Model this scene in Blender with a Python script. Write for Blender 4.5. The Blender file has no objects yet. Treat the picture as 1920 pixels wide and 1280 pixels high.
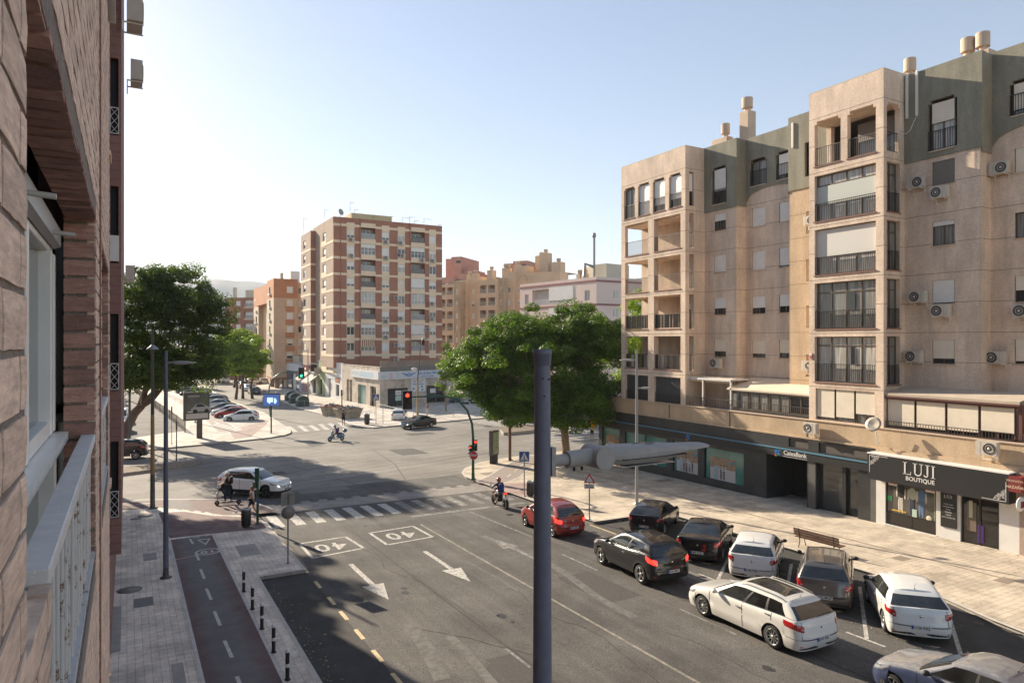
import bpy, bmesh, math, random
from mathutils import Vector, Matrix
from mathutils.geometry import tessellate_polygon
from math import sin, cos, pi, radians, sqrt
SC = bpy.context.scene
# ------------------------------------------------------------------ camera, sky, sun, exposure
F = 1280.0
YAW = math.atan(722.5 / 1280)
S_, C_ = sin(YAW), cos(YAW)
cam_d = bpy.data.cameras.new('camera')
cam = bpy.data.objects.new('camera', cam_d)
SC.collection.objects.link(cam)
cam_d.sensor_width = 36.0
cam_d.lens = 24.0
cam_d.clip_start = 0.05
cam_d.clip_end = 12000
cam.location = (0, 0, 8.5)
cam.rotation_euler = (radians(90), 0, -YAW)
SC.camera = cam
SUN_EL, SUN_AZ = radians(23.3), radians(-14.5)   # azimuth from +Y towards +X
w = bpy.data.worlds.new('World'); SC.world = w; w.use_nodes = True
nt = w.node_tree
bgn = nt.nodes['Background']
sky = nt.nodes.new('ShaderNodeTexSky'); sky.sky_type = 'NISHITA'; sky.sun_disc = False
sky.sun_elevation = SUN_EL; sky.sun_rotation = SUN_AZ
sky.air_density = 1.0; sky.dust_density = 0.25; sky.ozone_density = 1.5; sky.altitude = 0
hs = nt.nodes.new('ShaderNodeGamma'); hs.inputs['Gamma'].default_value = 0.80
tn = nt.nodes.new('ShaderNodeMix'); tn.data_type = 'RGBA'; tn.blend_type = 'MULTIPLY'; tn.inputs[0].default_value = 1; tn.inputs[7].default_value = (1.07, 0.99, 0.97, 1)
nt.links.new(sky.outputs[0], hs.inputs['Color']); nt.links.new(hs.outputs[0], tn.inputs[6]); nt.links.new(tn.outputs[2], bgn.inputs[0]); bgn.inputs[1].default_value = 0.096
sl = bpy.data.lights.new('sun', 'SUN'); sl.energy = 4.3; sl.angle = radians(0.5); sl.color = (1.0, 0.86, 0.67)
so = bpy.data.objects.new('sun', sl); SC.collection.objects.link(so)
sd = Vector((sin(SUN_AZ) * cos(SUN_EL), cos(SUN_AZ) * cos(SUN_EL), sin(SUN_EL)))
so.rotation_euler = sd.to_track_quat('Z', 'Y').to_euler()
SC.view_settings.view_transform = 'Standard'; SC.view_settings.look = 'None'
SC.view_settings.exposure = 1.45; SC.view_settings.gamma = 1
SC.render.engine = 'CYCLES'
SC.cycles.max_bounces = 6; SC.cycles.diffuse_bounces = 4; SC.cycles.glossy_bounces = 3
SC.cycles.transmission_bounces = 4; SC.cycles.transparent_max_bounces = 8
SC.cycles.caustics_reflective = False; SC.cycles.caustics_refractive = False
# ------------------------------------------------------------------ survey helpers: points read off the place
def gz(x, y): return -0.02266 * min(x * S_ + y * C_, 70.6)
def G(u, v, h=0.0):
    d = F * (8.5 - h) / (v - 670) if v > 672 else 1e9
    if d > 70.6: d = F * (10.1 - h) / (v - 641)
    r = (u - 960) / F * d
    x, y = d * S_ + r * C_, d * C_ - r * S_
    return Vector((x, y, gz(x, y) + h))
def onX(X, u, v=641):
    k = (u - 960) / F; d = X / (S_ + k * C_)
    return d * C_ - k * d * S_, 8.5 - (v - 641) * d / F
def onY(Y, u, v=641):
    k = (u - 960) / F; d = Y / (C_ - k * S_)
    return d * S_ + k * d * C_, 8.5 - (v - 641) * d / F
def D(u, d, v=641):
    r = (u - 960) / F * d
    return Vector((d * S_ + r * C_, d * C_ - r * S_, 8.5 - (v - 641) * d / F))
# ------------------------------------------------------------------ materials
MATS = {}
def mat(name, col=(0.5, 0.5, 0.5), rough=0.7, metal=0.0, var=0.0, vs=3.0, bump=0.0, bs=40.0, spec=0.5, coat=0.0,
        emit=0.0, island=0.0, dirt=0.0, ds=0.6, fn=None, alpha=1.0):
    if name in MATS: return MATS[name]
    m = bpy.data.materials.new(name); m.use_nodes = True; MATS[name] = m
    T = m.node_tree; N = T.nodes; L = T.links; b = N['Principled BSDF']
    b.inputs['Base Color'].default_value = (*col, 1); b.inputs['Roughness'].default_value = rough
    b.inputs['Metallic'].default_value = metal; b.inputs['Specular IOR Level'].default_value = spec
    b.inputs['Coat Weight'].default_value = coat; b.inputs['Coat Roughness'].default_value = 0.05
    b.inputs['Alpha'].default_value = alpha
    if emit:
        b.inputs['Emission Color'].default_value = (*col, 1); b.inputs['Emission Strength'].default_value = emit
    tc = N.new('ShaderNodeNewGeometry')
    cur = None
    def rgb():
        n = N.new('ShaderNodeRGB'); n.outputs[0].default_value = (*col, 1); return n.outputs[0]
    def noise(scale, detail=5, rough_=0.6, src=None):
        n = N.new('ShaderNodeTexNoise'); n.inputs['Scale'].default_value = scale; n.inputs['Detail'].default_value = detail
        n.inputs['Roughness'].default_value = rough_
        L.new(src or tc.outputs['Position'], n.inputs['Vector']); return n.outputs['Fac']
    def ramp(fac, a, b_, lo=0.0, hi=1.0):
        n = N.new('ShaderNodeMapRange'); L.new(fac, n.inputs[0])
        for i, v in zip((1, 2, 3, 4), (a, b_, lo, hi)): n.inputs[i].default_value = v
        return n.outputs[0]
    def mul(c, fac):   # brightness multiply by a scalar
        n = N.new('ShaderNodeMix'); n.data_type = 'RGBA'; n.blend_type = 'MULTIPLY'; n.inputs[0].default_value = 1
        L.new(c, n.inputs[6]); L.new(fac, n.inputs[7]); return n.outputs[2]
    def mix(fac, c1, c2):
        n = N.new('ShaderNodeMix'); n.data_type = 'RGBA'
        L.new(fac, n.inputs[0])
        for i, cc in ((6, c1), (7, c2)):
            if isinstance(cc, tuple): n.inputs[i].default_value = (*cc, 1)
            else: L.new(cc, n.inputs[i])
        return n.outputs[2]
    def math_(op, a, b_=0.0, c_=0.0):
        n = N.new('ShaderNodeMath'); n.operation = op
        for i, v in enumerate((a, b_, c_)):
            if isinstance(v, (int, float)): n.inputs[i].default_value = v
            else: L.new(v, n.inputs[i])
        return n.outputs[0]
    H = dict(N=N, L=L, b=b, geo=tc, noise=noise, ramp=ramp, mul=mul, mix=mix, math=math_, T=T, rgb=rgb)
    if fn:
        cur = fn(H)
    if var:
        cur = mul(cur or rgb(), ramp(noise(vs), 0.3, 0.7, 1 - var, 1 + var))
    if dirt:
        cur = mul(cur or rgb(), ramp(noise(ds, 7, 0.7), 0.42, 0.62, 1 - dirt, 1.0))
    if island:
        cur = mul(cur or rgb(), ramp(tc.outputs['Random Per Island'], 0, 1, 1 - island, 1 + island))
    if cur is not None: L.new(cur, b.inputs['Base Color'])
    if bump:
        n = N.new('ShaderNodeBump'); n.inputs['Strength'].default_value = bump; n.inputs['Distance'].default_value = 0.02
        L.new(noise(bs, 4), n.inputs['Height']); L.new(n.outputs[0], b.inputs['Normal'])
    return m
def sepxyz(H, rot=0.0):
    N, L = H['N'], H['L']
    src = H['geo'].outputs['Position']
    if rot:
        v = N.new('ShaderNodeVectorRotate'); v.rotation_type = 'Z_AXIS'; v.inputs['Angle'].default_value = rot
        L.new(src, v.inputs['Vector']); src = v.outputs[0]
    s = N.new('ShaderNodeSeparateXYZ'); L.new(src, s.inputs[0]); return s.outputs
def groove(H, coord, period, off, width):   # 1 inside the joint, else 0
    m = H['math']
    a = m('FRACT', m('DIVIDE', m('SUBTRACT', coord, off), period))
    return m('LESS_THAN', a, width / period)
# ------------------------------------------------------------------ mesh building
def setp(o, label=None, cat=None, group=None, kind=None):
    if label: o['label'] = label
    if cat: o['category'] = cat
    if group: o['group'] = group
    if kind: o['kind'] = kind
    return o
def empty(name, loc=(0, 0, 0), rz=0.0, **k):
    o = bpy.data.objects.new(name, None); SC.collection.objects.link(o)
    o.location = loc; o.rotation_euler = (0, 0, rz); o.empty_display_size = 0.2
    return setp(o, **k)
class MB:
    def __init__(s): s.v = []; s.f = []; s.m = []; s.ml = []; s.sm = []
    def mi(s, m):
        if m not in s.ml: s.ml.append(m)
        return s.ml.index(m)
    def add(s, vs, fs, m, smooth=False):
        n = len(s.v); s.v += [tuple(v) for v in vs]; i = s.mi(m)
        for f in fs: s.f.append(tuple(n + k for k in f)); s.m.append(i); s.sm.append(smooth)
        return s
    def quad(s, a, b, c, d, m): return s.add([a, b, c, d], [(0, 1, 2, 3)], m)
    def box(s, x0, x1, y0, y1, z0, z1, m, fr=None, skip=()):
        x0, x1 = min(x0, x1), max(x0, x1); y0, y1 = min(y0, y1), max(y0, y1)
        vs = [(x, y, z) for z in (z0, z1) for y in (y0, y1) for x in (x0, x1)]
        if fr: vs = [fr.p(*v) for v in vs]
        fs = [(0, 2, 3, 1), (4, 5, 7, 6), (0, 1, 5, 4), (2, 6, 7, 3), (0, 4, 6, 2), (1, 3, 7, 5)]
        fs = [f for i, f in enumerate(fs) if i not in skip]
        return s.add(vs, fs, m)
    def obox(s, c, sx, sy, sz, rz, m, rx=0.0, ry=0.0, bev=0.0):
        M = Matrix.Translation(c) @ Matrix.Rotation(rz, 4, 'Z') @ Matrix.Rotation(ry, 4, 'Y') @ Matrix.Rotation(rx, 4, 'X')
        vs = [M @ Vector((x * sx / 2, y * sy / 2, z * sz / 2)) for z in (-1, 1) for y in (-1, 1) for x in (-1, 1)]
        return s.add(vs, [(0, 2, 3, 1), (4, 5, 7, 6), (0, 1, 5, 4), (2, 6, 7, 3), (0, 4, 6, 2), (1, 3, 7, 5)], m)
    def tube(s, pts, r, m, n=8, cap=True, smooth=True):
        pts = [Vector(p) for p in pts]
        rs = r if isinstance(r, (list, tuple)) else [r] * len(pts)
        vs = []; up = None
        for i, p in enumerate(pts):
            t = (pts[min(i + 1, len(pts) - 1)] - pts[max(i - 1, 0)]).normalized()
            if up is None:
                up = Vector((0, 0, 1)) if abs(t.z) < 0.9 else Vector((1, 0, 0))
            sdv = t.cross(up).normalized(); up = sdv.cross(t).normalized()
            for k in range(n):
                a = 2 * pi * k / n
                vs.append(p + (sdv * cos(a) + up * sin(a)) * rs[i])
        fs = [(i * n + k, i * n + (k + 1) % n, (i + 1) * n + (k + 1) % n, (i + 1) * n + k) for i in range(len(pts) - 1) for k in range(n)]
        s.add(vs, fs, m, smooth)
        if cap:
            s.add(vs[:n], [tuple(range(n))[::-1]], m); s.add(vs[-n:], [tuple(range(n))], m)
        return s
    def lathe(s, prof, m, n=20, c=(0, 0, 0), axis='Z', smooth=True, ax_m=None):
        vs = []
        M = ax_m or {'Z': Matrix.Identity(4), 'Y': Matrix.Rotation(-pi / 2, 4, 'X'), 'X': Matrix.Rotation(pi / 2, 4, 'Y')}[axis]
        for r, z in prof:
            for k in range(n):
                a = 2 * pi * k / n
                vs.append(Vector(c) + (M @ Vector((r * cos(a), r * sin(a), z))))
        fs = [(i * n + k, i * n + (k + 1) % n, (i + 1) * n + (k + 1) % n, (i + 1) * n + k) for i in range(len(prof) - 1) for k in range(n)]
        return s.add(vs, fs, m, smooth)
    def prism(s, pts, z0, z1, m, top=None, M=None):   # pts 2D polygon
        n = len(pts)
        vs = [Vector((p[0], p[1], z0)) for p in pts] + [Vector((p[0], p[1], z1)) for p in pts]
        if M: vs = [M @ v for v in vs]
        s.add(vs, [(i, (i + 1) % n, n + (i + 1) % n, n + i) for i in range(n)], m)
        s.add(vs[n:], [tuple(range(n))], top or m); s.add(vs[:n], [tuple(range(n))[::-1]], m)
        return s
    def ball(s, c, rx, ry, rz, m, n=10, k=7):
        vs = []; 
        for i in range(k + 1):
            a = -pi / 2 + pi * i / k
            for j in range(n):
                b = 2 * pi * j / n
                vs.append((c[0] + rx * cos(a) * cos(b), c[1] + ry * cos(a) * sin(b), c[2] + rz * sin(a)))
        fs = [(i * n + j, i * n + (j + 1) % n, (i + 1) * n + (j + 1) % n, (i + 1) * n + j) for i in range(k) for j in range(n)]
        return s.add(vs, fs, m, True)
    def build(s, name, parent=None, world=True, bevel=0.0, **k):
        me = bpy.data.meshes.new(name); me.from_pydata(s.v, [], s.f)
        for m in s.ml: me.materials.append(m)
        me.polygons.foreach_set('material_index', s.m); me.polygons.foreach_set('use_smooth', s.sm); me.update()
        o = bpy.data.objects.new(name, me); SC.collection.objects.link(o)
        if parent:
            o.parent = parent
            if world:
                l = Vector((0, 0, 0)); p = parent
                while p: l += p.location; p = p.parent
                o.location = -l
        if bevel:
            b = o.modifiers.new('bevel', 'BEVEL'); b.width = bevel; b.segments = 2; b.limit_method = 'ANGLE'; b.angle_limit = radians(50)
        return setp(o, **k)
class Fr:   # facade frame: a along the face, d inwards, z up
    def __init__(s, o, ud, n): s.o = Vector((*o, 0)); s.u = Vector((*ud, 0)).normalized(); s.n = Vector((*n, 0)).normalized()
    def p(s, a, d, z): return s.o + s.u * a - s.n * d + Vector((0, 0, z))
def frX(X): return Fr((X, 0), (0, 1), (-1, 0))     # face looking to -X, a = Y
def frY(Y): return Fr((0, Y), (1, 0), (0, -1))     # face looking to -Y, a = X
def wall(mb, fr, a0, a1, z0, z1, ops, m, d=0.0, rev=None):
    """rectangular wall with openings (a0,a1,z0,z1,depth)"""
    a0, a1 = min(a0, a1), max(a0, a1)
    A = sorted({a0, a1} | {min(max(x, a0), a1) for o in ops for x in o[:2]})
    Z = sorted({z0, z1} | {min(max(x, z0), z1) for o in ops for x in o[2:4]})
    for i in range(len(A) - 1):
        run = None
        for j in range(len(Z) - 1):
            ca, cz = (A[i] + A[i + 1]) / 2, (Z[j] + Z[j + 1]) / 2
            solid = not any(o[0] < ca < o[1] and o[2] < cz < o[3] for o in ops)
            if solid:
                if run is None: run = Z[j]
            if run is not None and (not solid or j == len(Z) - 2):
                e = Z[j + 1] if solid else Z[j]
                mb.quad(fr.p(A[i], d, run), fr.p(A[i + 1], d, run), fr.p(A[i + 1], d, e), fr.p(A[i], d, e), m); run = None
    for o in ops:
        x0, x1, y0, y1, dp = o[:5]; r = rev or m
        if dp <= 0: continue
        mb.quad(fr.p(x0, d, y0), fr.p(x0, d + dp, y0), fr.p(x0, d + dp, y1), fr.p(x0, d, y1), r)
        mb.quad(fr.p(x1, d, y0), fr.p(x1, d, y1), fr.p(x1, d + dp, y1), fr.p(x1, d + dp, y0), r)
        mb.quad(fr.p(x0, d, y0), fr.p(x1, d, y0), fr.p(x1, d + dp, y0), fr.p(x0, d + dp, y0), r)
        mb.quad(fr.p(x0, d, y1), fr.p(x0, d + dp, y1), fr.p(x1, d + dp, y1), fr.p(x1, d, y1), r)
def text_mb(mb, s, size, M, m, ext=0.004, bold=0.0, shear=0.0, spacing=1.0):
    cu = bpy.data.curves.new('t', 'FONT'); cu.body = s; cu.size = size; cu.extrude = ext; cu.align_x = 'CENTER'; cu.align_y = 'CENTER'
    cu.offset = bold; cu.shear = shear; cu.space_character = spacing; cu.resolution_u = 3
    o = bpy.data.objects.new('t', cu); SC.collection.objects.link(o)
    bpy.context.view_layer.update()
    me = bpy.data.meshes.new_from_object(o)
    mb.add([M @ v.co for v in me.vertices], [tuple(p.vertices) for p in me.polygons], m)
    bpy.data.objects.remove(o); bpy.data.curves.remove(cu); bpy.data.meshes.remove(me)
def facing(pos, n, scale=1.0):     # matrix: text plane at pos, facing n (horizontal), reading left to right for someone looking at it
    n = Vector(n).normalized(); x = Vector((0, 0, 1)).cross(n).normalized(); y = n.cross(x)
    M = Matrix(((x.x, y.x, n.x, pos[0]), (x.y, y.y, n.y, pos[1]), (x.z, y.z, n.z, pos[2]), (0, 0, 0, 1)))
    return M
def copy_tree(o, parent=None):
    c = o.copy(); SC.collection.objects.link(c)
    if parent: c.parent = parent
    for ch in list(o.children): copy_tree(ch, c)
    return c
# ------------------------------------------------------------------ ground materials
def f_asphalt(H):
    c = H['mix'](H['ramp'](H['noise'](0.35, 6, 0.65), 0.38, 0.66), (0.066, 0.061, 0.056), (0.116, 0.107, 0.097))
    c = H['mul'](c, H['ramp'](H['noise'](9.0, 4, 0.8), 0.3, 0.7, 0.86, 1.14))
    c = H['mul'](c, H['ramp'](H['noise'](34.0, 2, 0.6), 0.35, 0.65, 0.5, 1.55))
    # worn wheel tracks running along the avenue
    x = sepxyz(H)
    cmb = H['N'].new('ShaderNodeCombineXYZ'); H['L'].new(x[0], cmb.inputs[0]); H['L'].new(H['math']('MULTIPLY', x[1], 0.05), cmb.inputs[1])
    c = H['mul'](c, H['ramp'](H['noise'](1.6, 4, 0.6, cmb.outputs[0]), 0.35, 0.7, 0.86, 1.3))
    return c
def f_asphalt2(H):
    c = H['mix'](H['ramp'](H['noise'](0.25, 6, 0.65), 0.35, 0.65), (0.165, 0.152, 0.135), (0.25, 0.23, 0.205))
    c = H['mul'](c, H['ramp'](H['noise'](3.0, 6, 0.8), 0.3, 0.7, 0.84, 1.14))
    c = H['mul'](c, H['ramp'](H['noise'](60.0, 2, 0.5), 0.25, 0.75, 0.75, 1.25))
    x = sepxyz(H, radians(-20))
    cmb = H['N'].new('ShaderNodeCombineXYZ'); H['L'].new(H['math']('MULTIPLY', x[0], 0.05), cmb.inputs[0]); H['L'].new(x[1], cmb.inputs[1])
    c = H['mul'](c, H['ramp'](H['noise'](1.1, 4, 0.6, cmb.outputs[0]), 0.35, 0.7, 0.8, 1.2))
    return c
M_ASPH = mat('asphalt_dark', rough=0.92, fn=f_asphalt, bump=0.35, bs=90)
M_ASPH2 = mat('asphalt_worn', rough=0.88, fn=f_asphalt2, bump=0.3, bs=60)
M_LOT = mat('asphalt_new', (0.072, 0.067, 0.061), 0.92, var=0.25, vs=40, dirt=0.3, ds=0.8, bump=0.3, bs=90)
def f_tiles(px, py, col, jw=0.018, jcol=0.45, ox=0.0, oy=0.0, rot=0.0, patch=0.16, pp=0.8):
    def f(H):
        x = sepxyz(H, rot)
        g = H['math']('MAXIMUM', groove(H, x[0], px, ox, jw), groove(H, x[1], py, oy, jw))
        # each paving block a tone of its own
        fl = H['N'].new('ShaderNodeCombineXYZ')
        H['L'].new(H['math']('FLOOR', H['math']('DIVIDE', H['math']('SUBTRACT', x[0], ox), px * 2)), fl.inputs[0])
        H['L'].new(H['math']('FLOOR', H['math']('DIVIDE', H['math']('SUBTRACT', x[1], oy), py * 2)), fl.inputs[1])
        wn = H['N'].new('ShaderNodeTexWhiteNoise'); H['L'].new(fl.outputs[0], wn.inputs['Vector'])
        c = H['rgb']()
        H['N']  # tone
        c = H['mul'](c, H['ramp'](wn.outputs['Value'], 0, 1, 1 - patch, 1 + patch))
        c = H['mul'](c, H['ramp'](H['noise'](pp, 6, 0.75), 0.36, 0.60, 0.62, 1.08))
        c = H['mul'](c, H['ramp'](H['noise'](25, 3, 0.6), 0.3, 0.7, 0.88, 1.12))
        c = H['mul'](c, H['ramp'](g, 0, 1, 1, jcol))
        return c
    return f
M_PAVL = mat('pavement_grey', (0.80, 0.70, 0.58), 0.8, fn=f_tiles(0.2, 0.3, None, 0.013, .55, patch=.09), bump=0.15, bs=60)
M_PAVR = mat('pavement_cream', (0.60, 0.51, 0.395), 0.85, fn=f_tiles(1.2, 0.24, None, 0.02, 0.62, patch=0.07), bump=0.15, bs=60)
M_PAVF = mat('pavement_far', (0.56, 0.50, 0.43), 0.85, fn=f_tiles(0.8, 0.8, None, 0.03, 0.7), bump=0.1, bs=40)
M_TACT = mat('tactile_red', (0.26, 0.17, 0.16), 0.85, fn=f_tiles(0.1, 0.1, None, 0.03, 0.6, patch=0.05, pp=1.0), bump=0.2, bs=60)
M_TACT2 = mat('tactile_pink', (0.42, 0.30, 0.26), 0.85, fn=f_tiles(0.1, 0.1, None, 0.03, 0.75, patch=0.05, pp=1.0))
M_BIKE = mat('bike_red', (0.17, 0.138, 0.13), 0.85, fn=lambda H: H['mix'](H['ramp'](H['math']('ADD', H['math']('ABSOLUTE', H['math']('SUBTRACT', sepxyz(H)[0], 2.6)), H['math']('MULTIPLY', H['noise'](1.2), .8)), .75, 1.15), (.185, .172, .16), (.165, .108, .10)), var=0.12, vs=2.0, dirt=0.15, ds=0.7, bump=0.2, bs=80)
M_BIKE2 = mat('bike_faded', (0.30, 0.25, 0.22), 0.85, var=0.1, vs=2.0, bump=0.1, bs=80)
M_KERB = mat('kerb_stone', (0.34, 0.31, 0.27), 0.8, fn=lambda H: H['mul'](H['rgb'](), H['ramp'](groove(H, H['math']('ADD', sepxyz(H)[1], H['math']('MULTIPLY', sepxyz(H)[0], 1.0)), 1.0, 0, 0.02), 0, 1, 1, 0.4)), var=0.15, vs=4, bump=0.2, bs=30)
M_KERBL = mat('kerb_light', (0.52, 0.48, 0.42), 0.8, var=0.12, vs=4)
def f_paint(H):
    c = H['mix'](H['ramp'](H['noise'](9.0, 6, 0.85), 0.38, 0.56), (0.17, 0.16, 0.145), (0.62, 0.59, 0.53))
    return H['mul'](c, H['ramp'](H['noise'](50, 2), 0.3, 0.7, 0.8, 1.12))
def f_paintw(H):
    c = H['mix'](H['ramp'](H['noise'](2.5, 6, 0.8), 0.42, 0.62), (0.12, 0.113, 0.105), (0.34, 0.325, 0.30))
    return H['mul'](c, H['ramp'](H['noise'](50, 2), 0.3, 0.7, 0.8, 1.12))
M_PAINT = mat('road_paint', (0.6, 0.58, 0.54), 0.7, fn=f_paint)
M_PAINTW = mat('road_paint_worn', (0.6, 0.58, 0.54), 0.8, fn=f_paintw)
M_PAINTY = mat('road_paint_yellow', (0.60, 0.46, 0.25), 0.75, var=0.25, vs=8)
M_PAINTM = mat('lane_line', (0.30, 0.27, 0.22), .8, var=.3, vs=4, dirt=.3, ds=2)
M_PAINTB = mat('bike_paint', (0.55, 0.52, 0.48), 0.7, var=0.15, vs=5)
M_SOIL = mat('soil', (0.19, 0.15, 0.11), 0.95, var=0.3, vs=3, bump=0.6, bs=20)
M_DIRT = mat('dirt_lot', (0.17, 0.155, 0.14), 0.95, var=0.25, vs=0.5, dirt=0.3, ds=0.2, bump=0.3, bs=20)
M_TAR = mat('tar_patch', (0.06, 0.058, 0.056), 0.9, var=0.2, vs=20)
M_IRON = mat('cast_iron', (0.20, 0.185, 0.17), 0.7, 0.0, var=0.2, vs=20)
# ------------------------------------------------------------------ sheets on the sloping ground
CR = (Vector((S_ * 70.6, C_ * 70.6, 0)), Vector((S_, C_, 0)))
def sheet(pts, off, m, name, skirt=0.0, kerb=None, kerb_m=None, parent=None, grid=0, **k):
    bm = bmesh.new()
    V = [bm.verts.new((p[0], p[1], 0)) for p in pts]
    for t in tessellate_polygon([[Vector((p[0], p[1], 0)) for p in pts]]):
        if len(set(t)) == 3 and abs((V[t[1]].co - V[t[0]].co).cross(V[t[2]].co - V[t[0]].co).z) > 1e-6: bm.faces.new([V[i] for i in t])
    r = bmesh.ops.bisect_plane(bm, geom=bm.verts[:] + bm.edges[:] + bm.faces[:], plane_co=CR[0], plane_no=CR[1])
    me = bpy.data.meshes.new(name)
    if skirt:
        be = [e for e in bm.edges if e.is_boundary]
        g = bmesh.ops.extrude_edge_only(bm, edges=be)
        low = [v for v in g['geom'] if isinstance(v, bmesh.types.BMVert)]
        lowset = set(low)
    else: lowset = set()
    for v in bm.verts: v.co.z = gz(v.co.x, v.co.y) + (off - skirt if v in lowset else off)
    bmesh.ops.recalc_face_normals(bm, faces=bm.faces[:])
    for fc in bm.faces:
        if abs(fc.normal.z) > 0.5 and fc.normal.z < 0: fc.normal_flip()
    bm.to_mesh(me); bm.free(); me.materials.append(m)
    if skirt and kerb_m:
        me.materials.append(kerb_m)
        for p in me.polygons:
            if abs(p.normal.z) < 0.5: p.material_index = 1
    o = bpy.data.objects.new(name, me); SC.collection.objects.link(o)
    if parent: o.parent = parent
    return setp(o, kind=None if parent else 'structure', **k)
def strip(pts, w, off, m, mb, h=0.0):    # ribbon along a polyline of (x,y)
    P = [Vector((p[0], p[1])) for p in pts]; out = []
    for i, p in enumerate(P):
        t = (P[min(i + 1, len(P) - 1)] - P[max(i - 1, 0)]).normalized(); n = Vector((-t.y, t.x)) * w / 2
        out.append((p + n, p - n))
    for i in range(len(P) - 1):
        q = [out[i][1], out[i + 1][1], out[i + 1][0], out[i][0]]
        mb.add([(a.x, a.y, gz(a.x, a.y) + off + h) for a in q], [(0, 1, 2, 3)], m)
        if h:
            n = len(mb.v)
            for a, b in ((q[1], q[0]), (q[3], q[2])):
                mb.add([(a.x, a.y, gz(a.x, a.y) + off), (b.x, b.y, gz(b.x, b.y) + off), (b.x, b.y, gz(b.x, b.y) + off + h), (a.x, a.y, gz(a.x, a.y) + off + h)], [(0, 1, 2, 3)], m)
    if h:
        for i in (0, -1):
            a, b = out[i]
            mb.add([(a.x, a.y, gz(a.x, a.y) + off), (b.x, b.y, gz(b.x, b.y) + off), (b.x, b.y, gz(b.x, b.y) + off + h), (a.x, a.y, gz(a.x, a.y) + off + h)], [(0, 1, 2, 3)], m)
def poly(mb, pts, off, m):
    mb.add([(p[0], p[1], gz(p[0], p[1]) + off) for p in pts], [tuple(range(len(pts)))], m)
def GG(*uv): return [G(u, v)[:2] for u, v in uv]
KH = 0.13
sheet([(-900, -60), (900, -60), (900, 60), (-900, 60)], -0.012, M_DIRT, 'ground')
sheet([(-1500, 59.5), (1500, 59.5), (1500, 3000), (-1500, 3000)], -0.013, M_DIRT, 'open_ground')
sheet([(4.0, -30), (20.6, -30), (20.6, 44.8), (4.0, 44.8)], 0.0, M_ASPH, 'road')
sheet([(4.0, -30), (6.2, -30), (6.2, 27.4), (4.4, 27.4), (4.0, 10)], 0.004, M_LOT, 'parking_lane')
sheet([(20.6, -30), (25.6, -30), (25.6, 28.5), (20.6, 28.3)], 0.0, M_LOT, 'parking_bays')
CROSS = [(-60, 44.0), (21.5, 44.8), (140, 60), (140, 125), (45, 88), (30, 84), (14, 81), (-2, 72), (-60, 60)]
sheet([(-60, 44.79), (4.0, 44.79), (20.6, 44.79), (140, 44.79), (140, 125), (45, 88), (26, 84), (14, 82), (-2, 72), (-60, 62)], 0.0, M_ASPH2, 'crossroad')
sheet([(13.5, 80), (26.5, 82), (25.2, 130), (24.0, 420), (10.0, 420), (12.0, 130)], 0.004, M_ASPH2, 'far_avenue')
# left near pavement
PL = [(-14, -25), (4.35, -25), (4.4, 27.4), (6.15, 27.45), (6.2, 36.2), (5.9, 38.2), (5.4, 39.6), (4.6, 41.0), (3.0, 42.6), (0.5, 43.6), (-14, 43.9)]
sheet(PL, KH, M_PAVL, 'pavement', skirt=KH + 0.02, kerb_m=M_KERB)
# bike path on it
sheet([(1.72, -25), (3.54, -25), (3.54, 35.0), (1.72, 34.9)], KH + 0.004, M_BIKE, 'bike_path')
sheet(GG((222, 948), (300, 943), (420, 942), (480, 947), (505, 955), (522, 965), (487, 968), (452, 972), (425, 972), (380, 966), (345, 962), (300, 956), (222, 962)), KH + 0.006, M_BIKE, 'bike_path')
sheet(GG((297, 966), (345, 964), (400, 972), (452, 974), (482, 972), (492, 985), (500, 996), (430, 1003), (388, 1007), (318, 1015)), KH + 0.004, M_TACT, 'tactile_paving')
mb = MB()
BP = KH + 0.009
strip([(1.76, 31.4), (3.5, 31.9)], .16, BP - .002, mat('band_pink', (.36, .25, .22), .8), mb); strip([(1.71, -20), (1.71, 34.9)], 0.10, BP, M_PAINTB, mb); strip([(3.54, -20), (3.54, 35.0)], 0.10, BP, M_PAINTB, mb)
for a, b in [((1118, 427), (1140, 433)), ]: pass
for (u0, v0, u1, v1) in [(367, 1043, 373, 1057), (376, 1074, 383, 1092), (387, 1111, 396, 1132), (402, 1154, 413, 1181), (421, 1210, 435, 1242), (444, 1278, 460, 1318)]:
    p, q = G(u0, v0), G(u1, v1); strip([p, q], 0.10, BP, M_PAINTB, mb)
strip(GG((356, 1016), (362, 1026)), 0.09, BP, M_PAINTB, mb); strip(GG((362, 1015), (375, 1012)), 0.09, BP, M_PAINTB, mb); strip(GG((383, 1011), (397, 1009)), 0.09, BP, M_PAINTB, mb)
tri = GG((369, 1018), (395, 1015), (386, 1028)); tc = Vector([sum(p[i] for p in tri) / 3 for i in (0, 1)])
for i in range(3):
    a, b = Vector(tri[i]), Vector(tri[(i + 1) % 3]); poly(mb, [a, b, b.lerp(tc, 0.36), a.lerp(tc, 0.36)], BP, M_PAINTB)
cc = G(390, 1040.5)
for k in range(24):
    a0, a1 = 2 * pi * k / 24, 2 * pi * (k + 1) / 24
    poly(mb, [(cc.x + .52 * cos(a0), cc.y + .52 * sin(a0)), (cc.x + .52 * cos(a1), cc.y + .52 * sin(a1)), (cc.x + .42 * cos(a1), cc.y + .42 * sin(a1)), (cc.x + .42 * cos(a0), cc.y + .42 * sin(a0))], BP, M_PAINTB)
strip(GG((225, 943), (300, 941), (420, 941), (470, 945), (500, 955), (512, 960)), 0.12, BP, M_PAINTB, mb)
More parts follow.
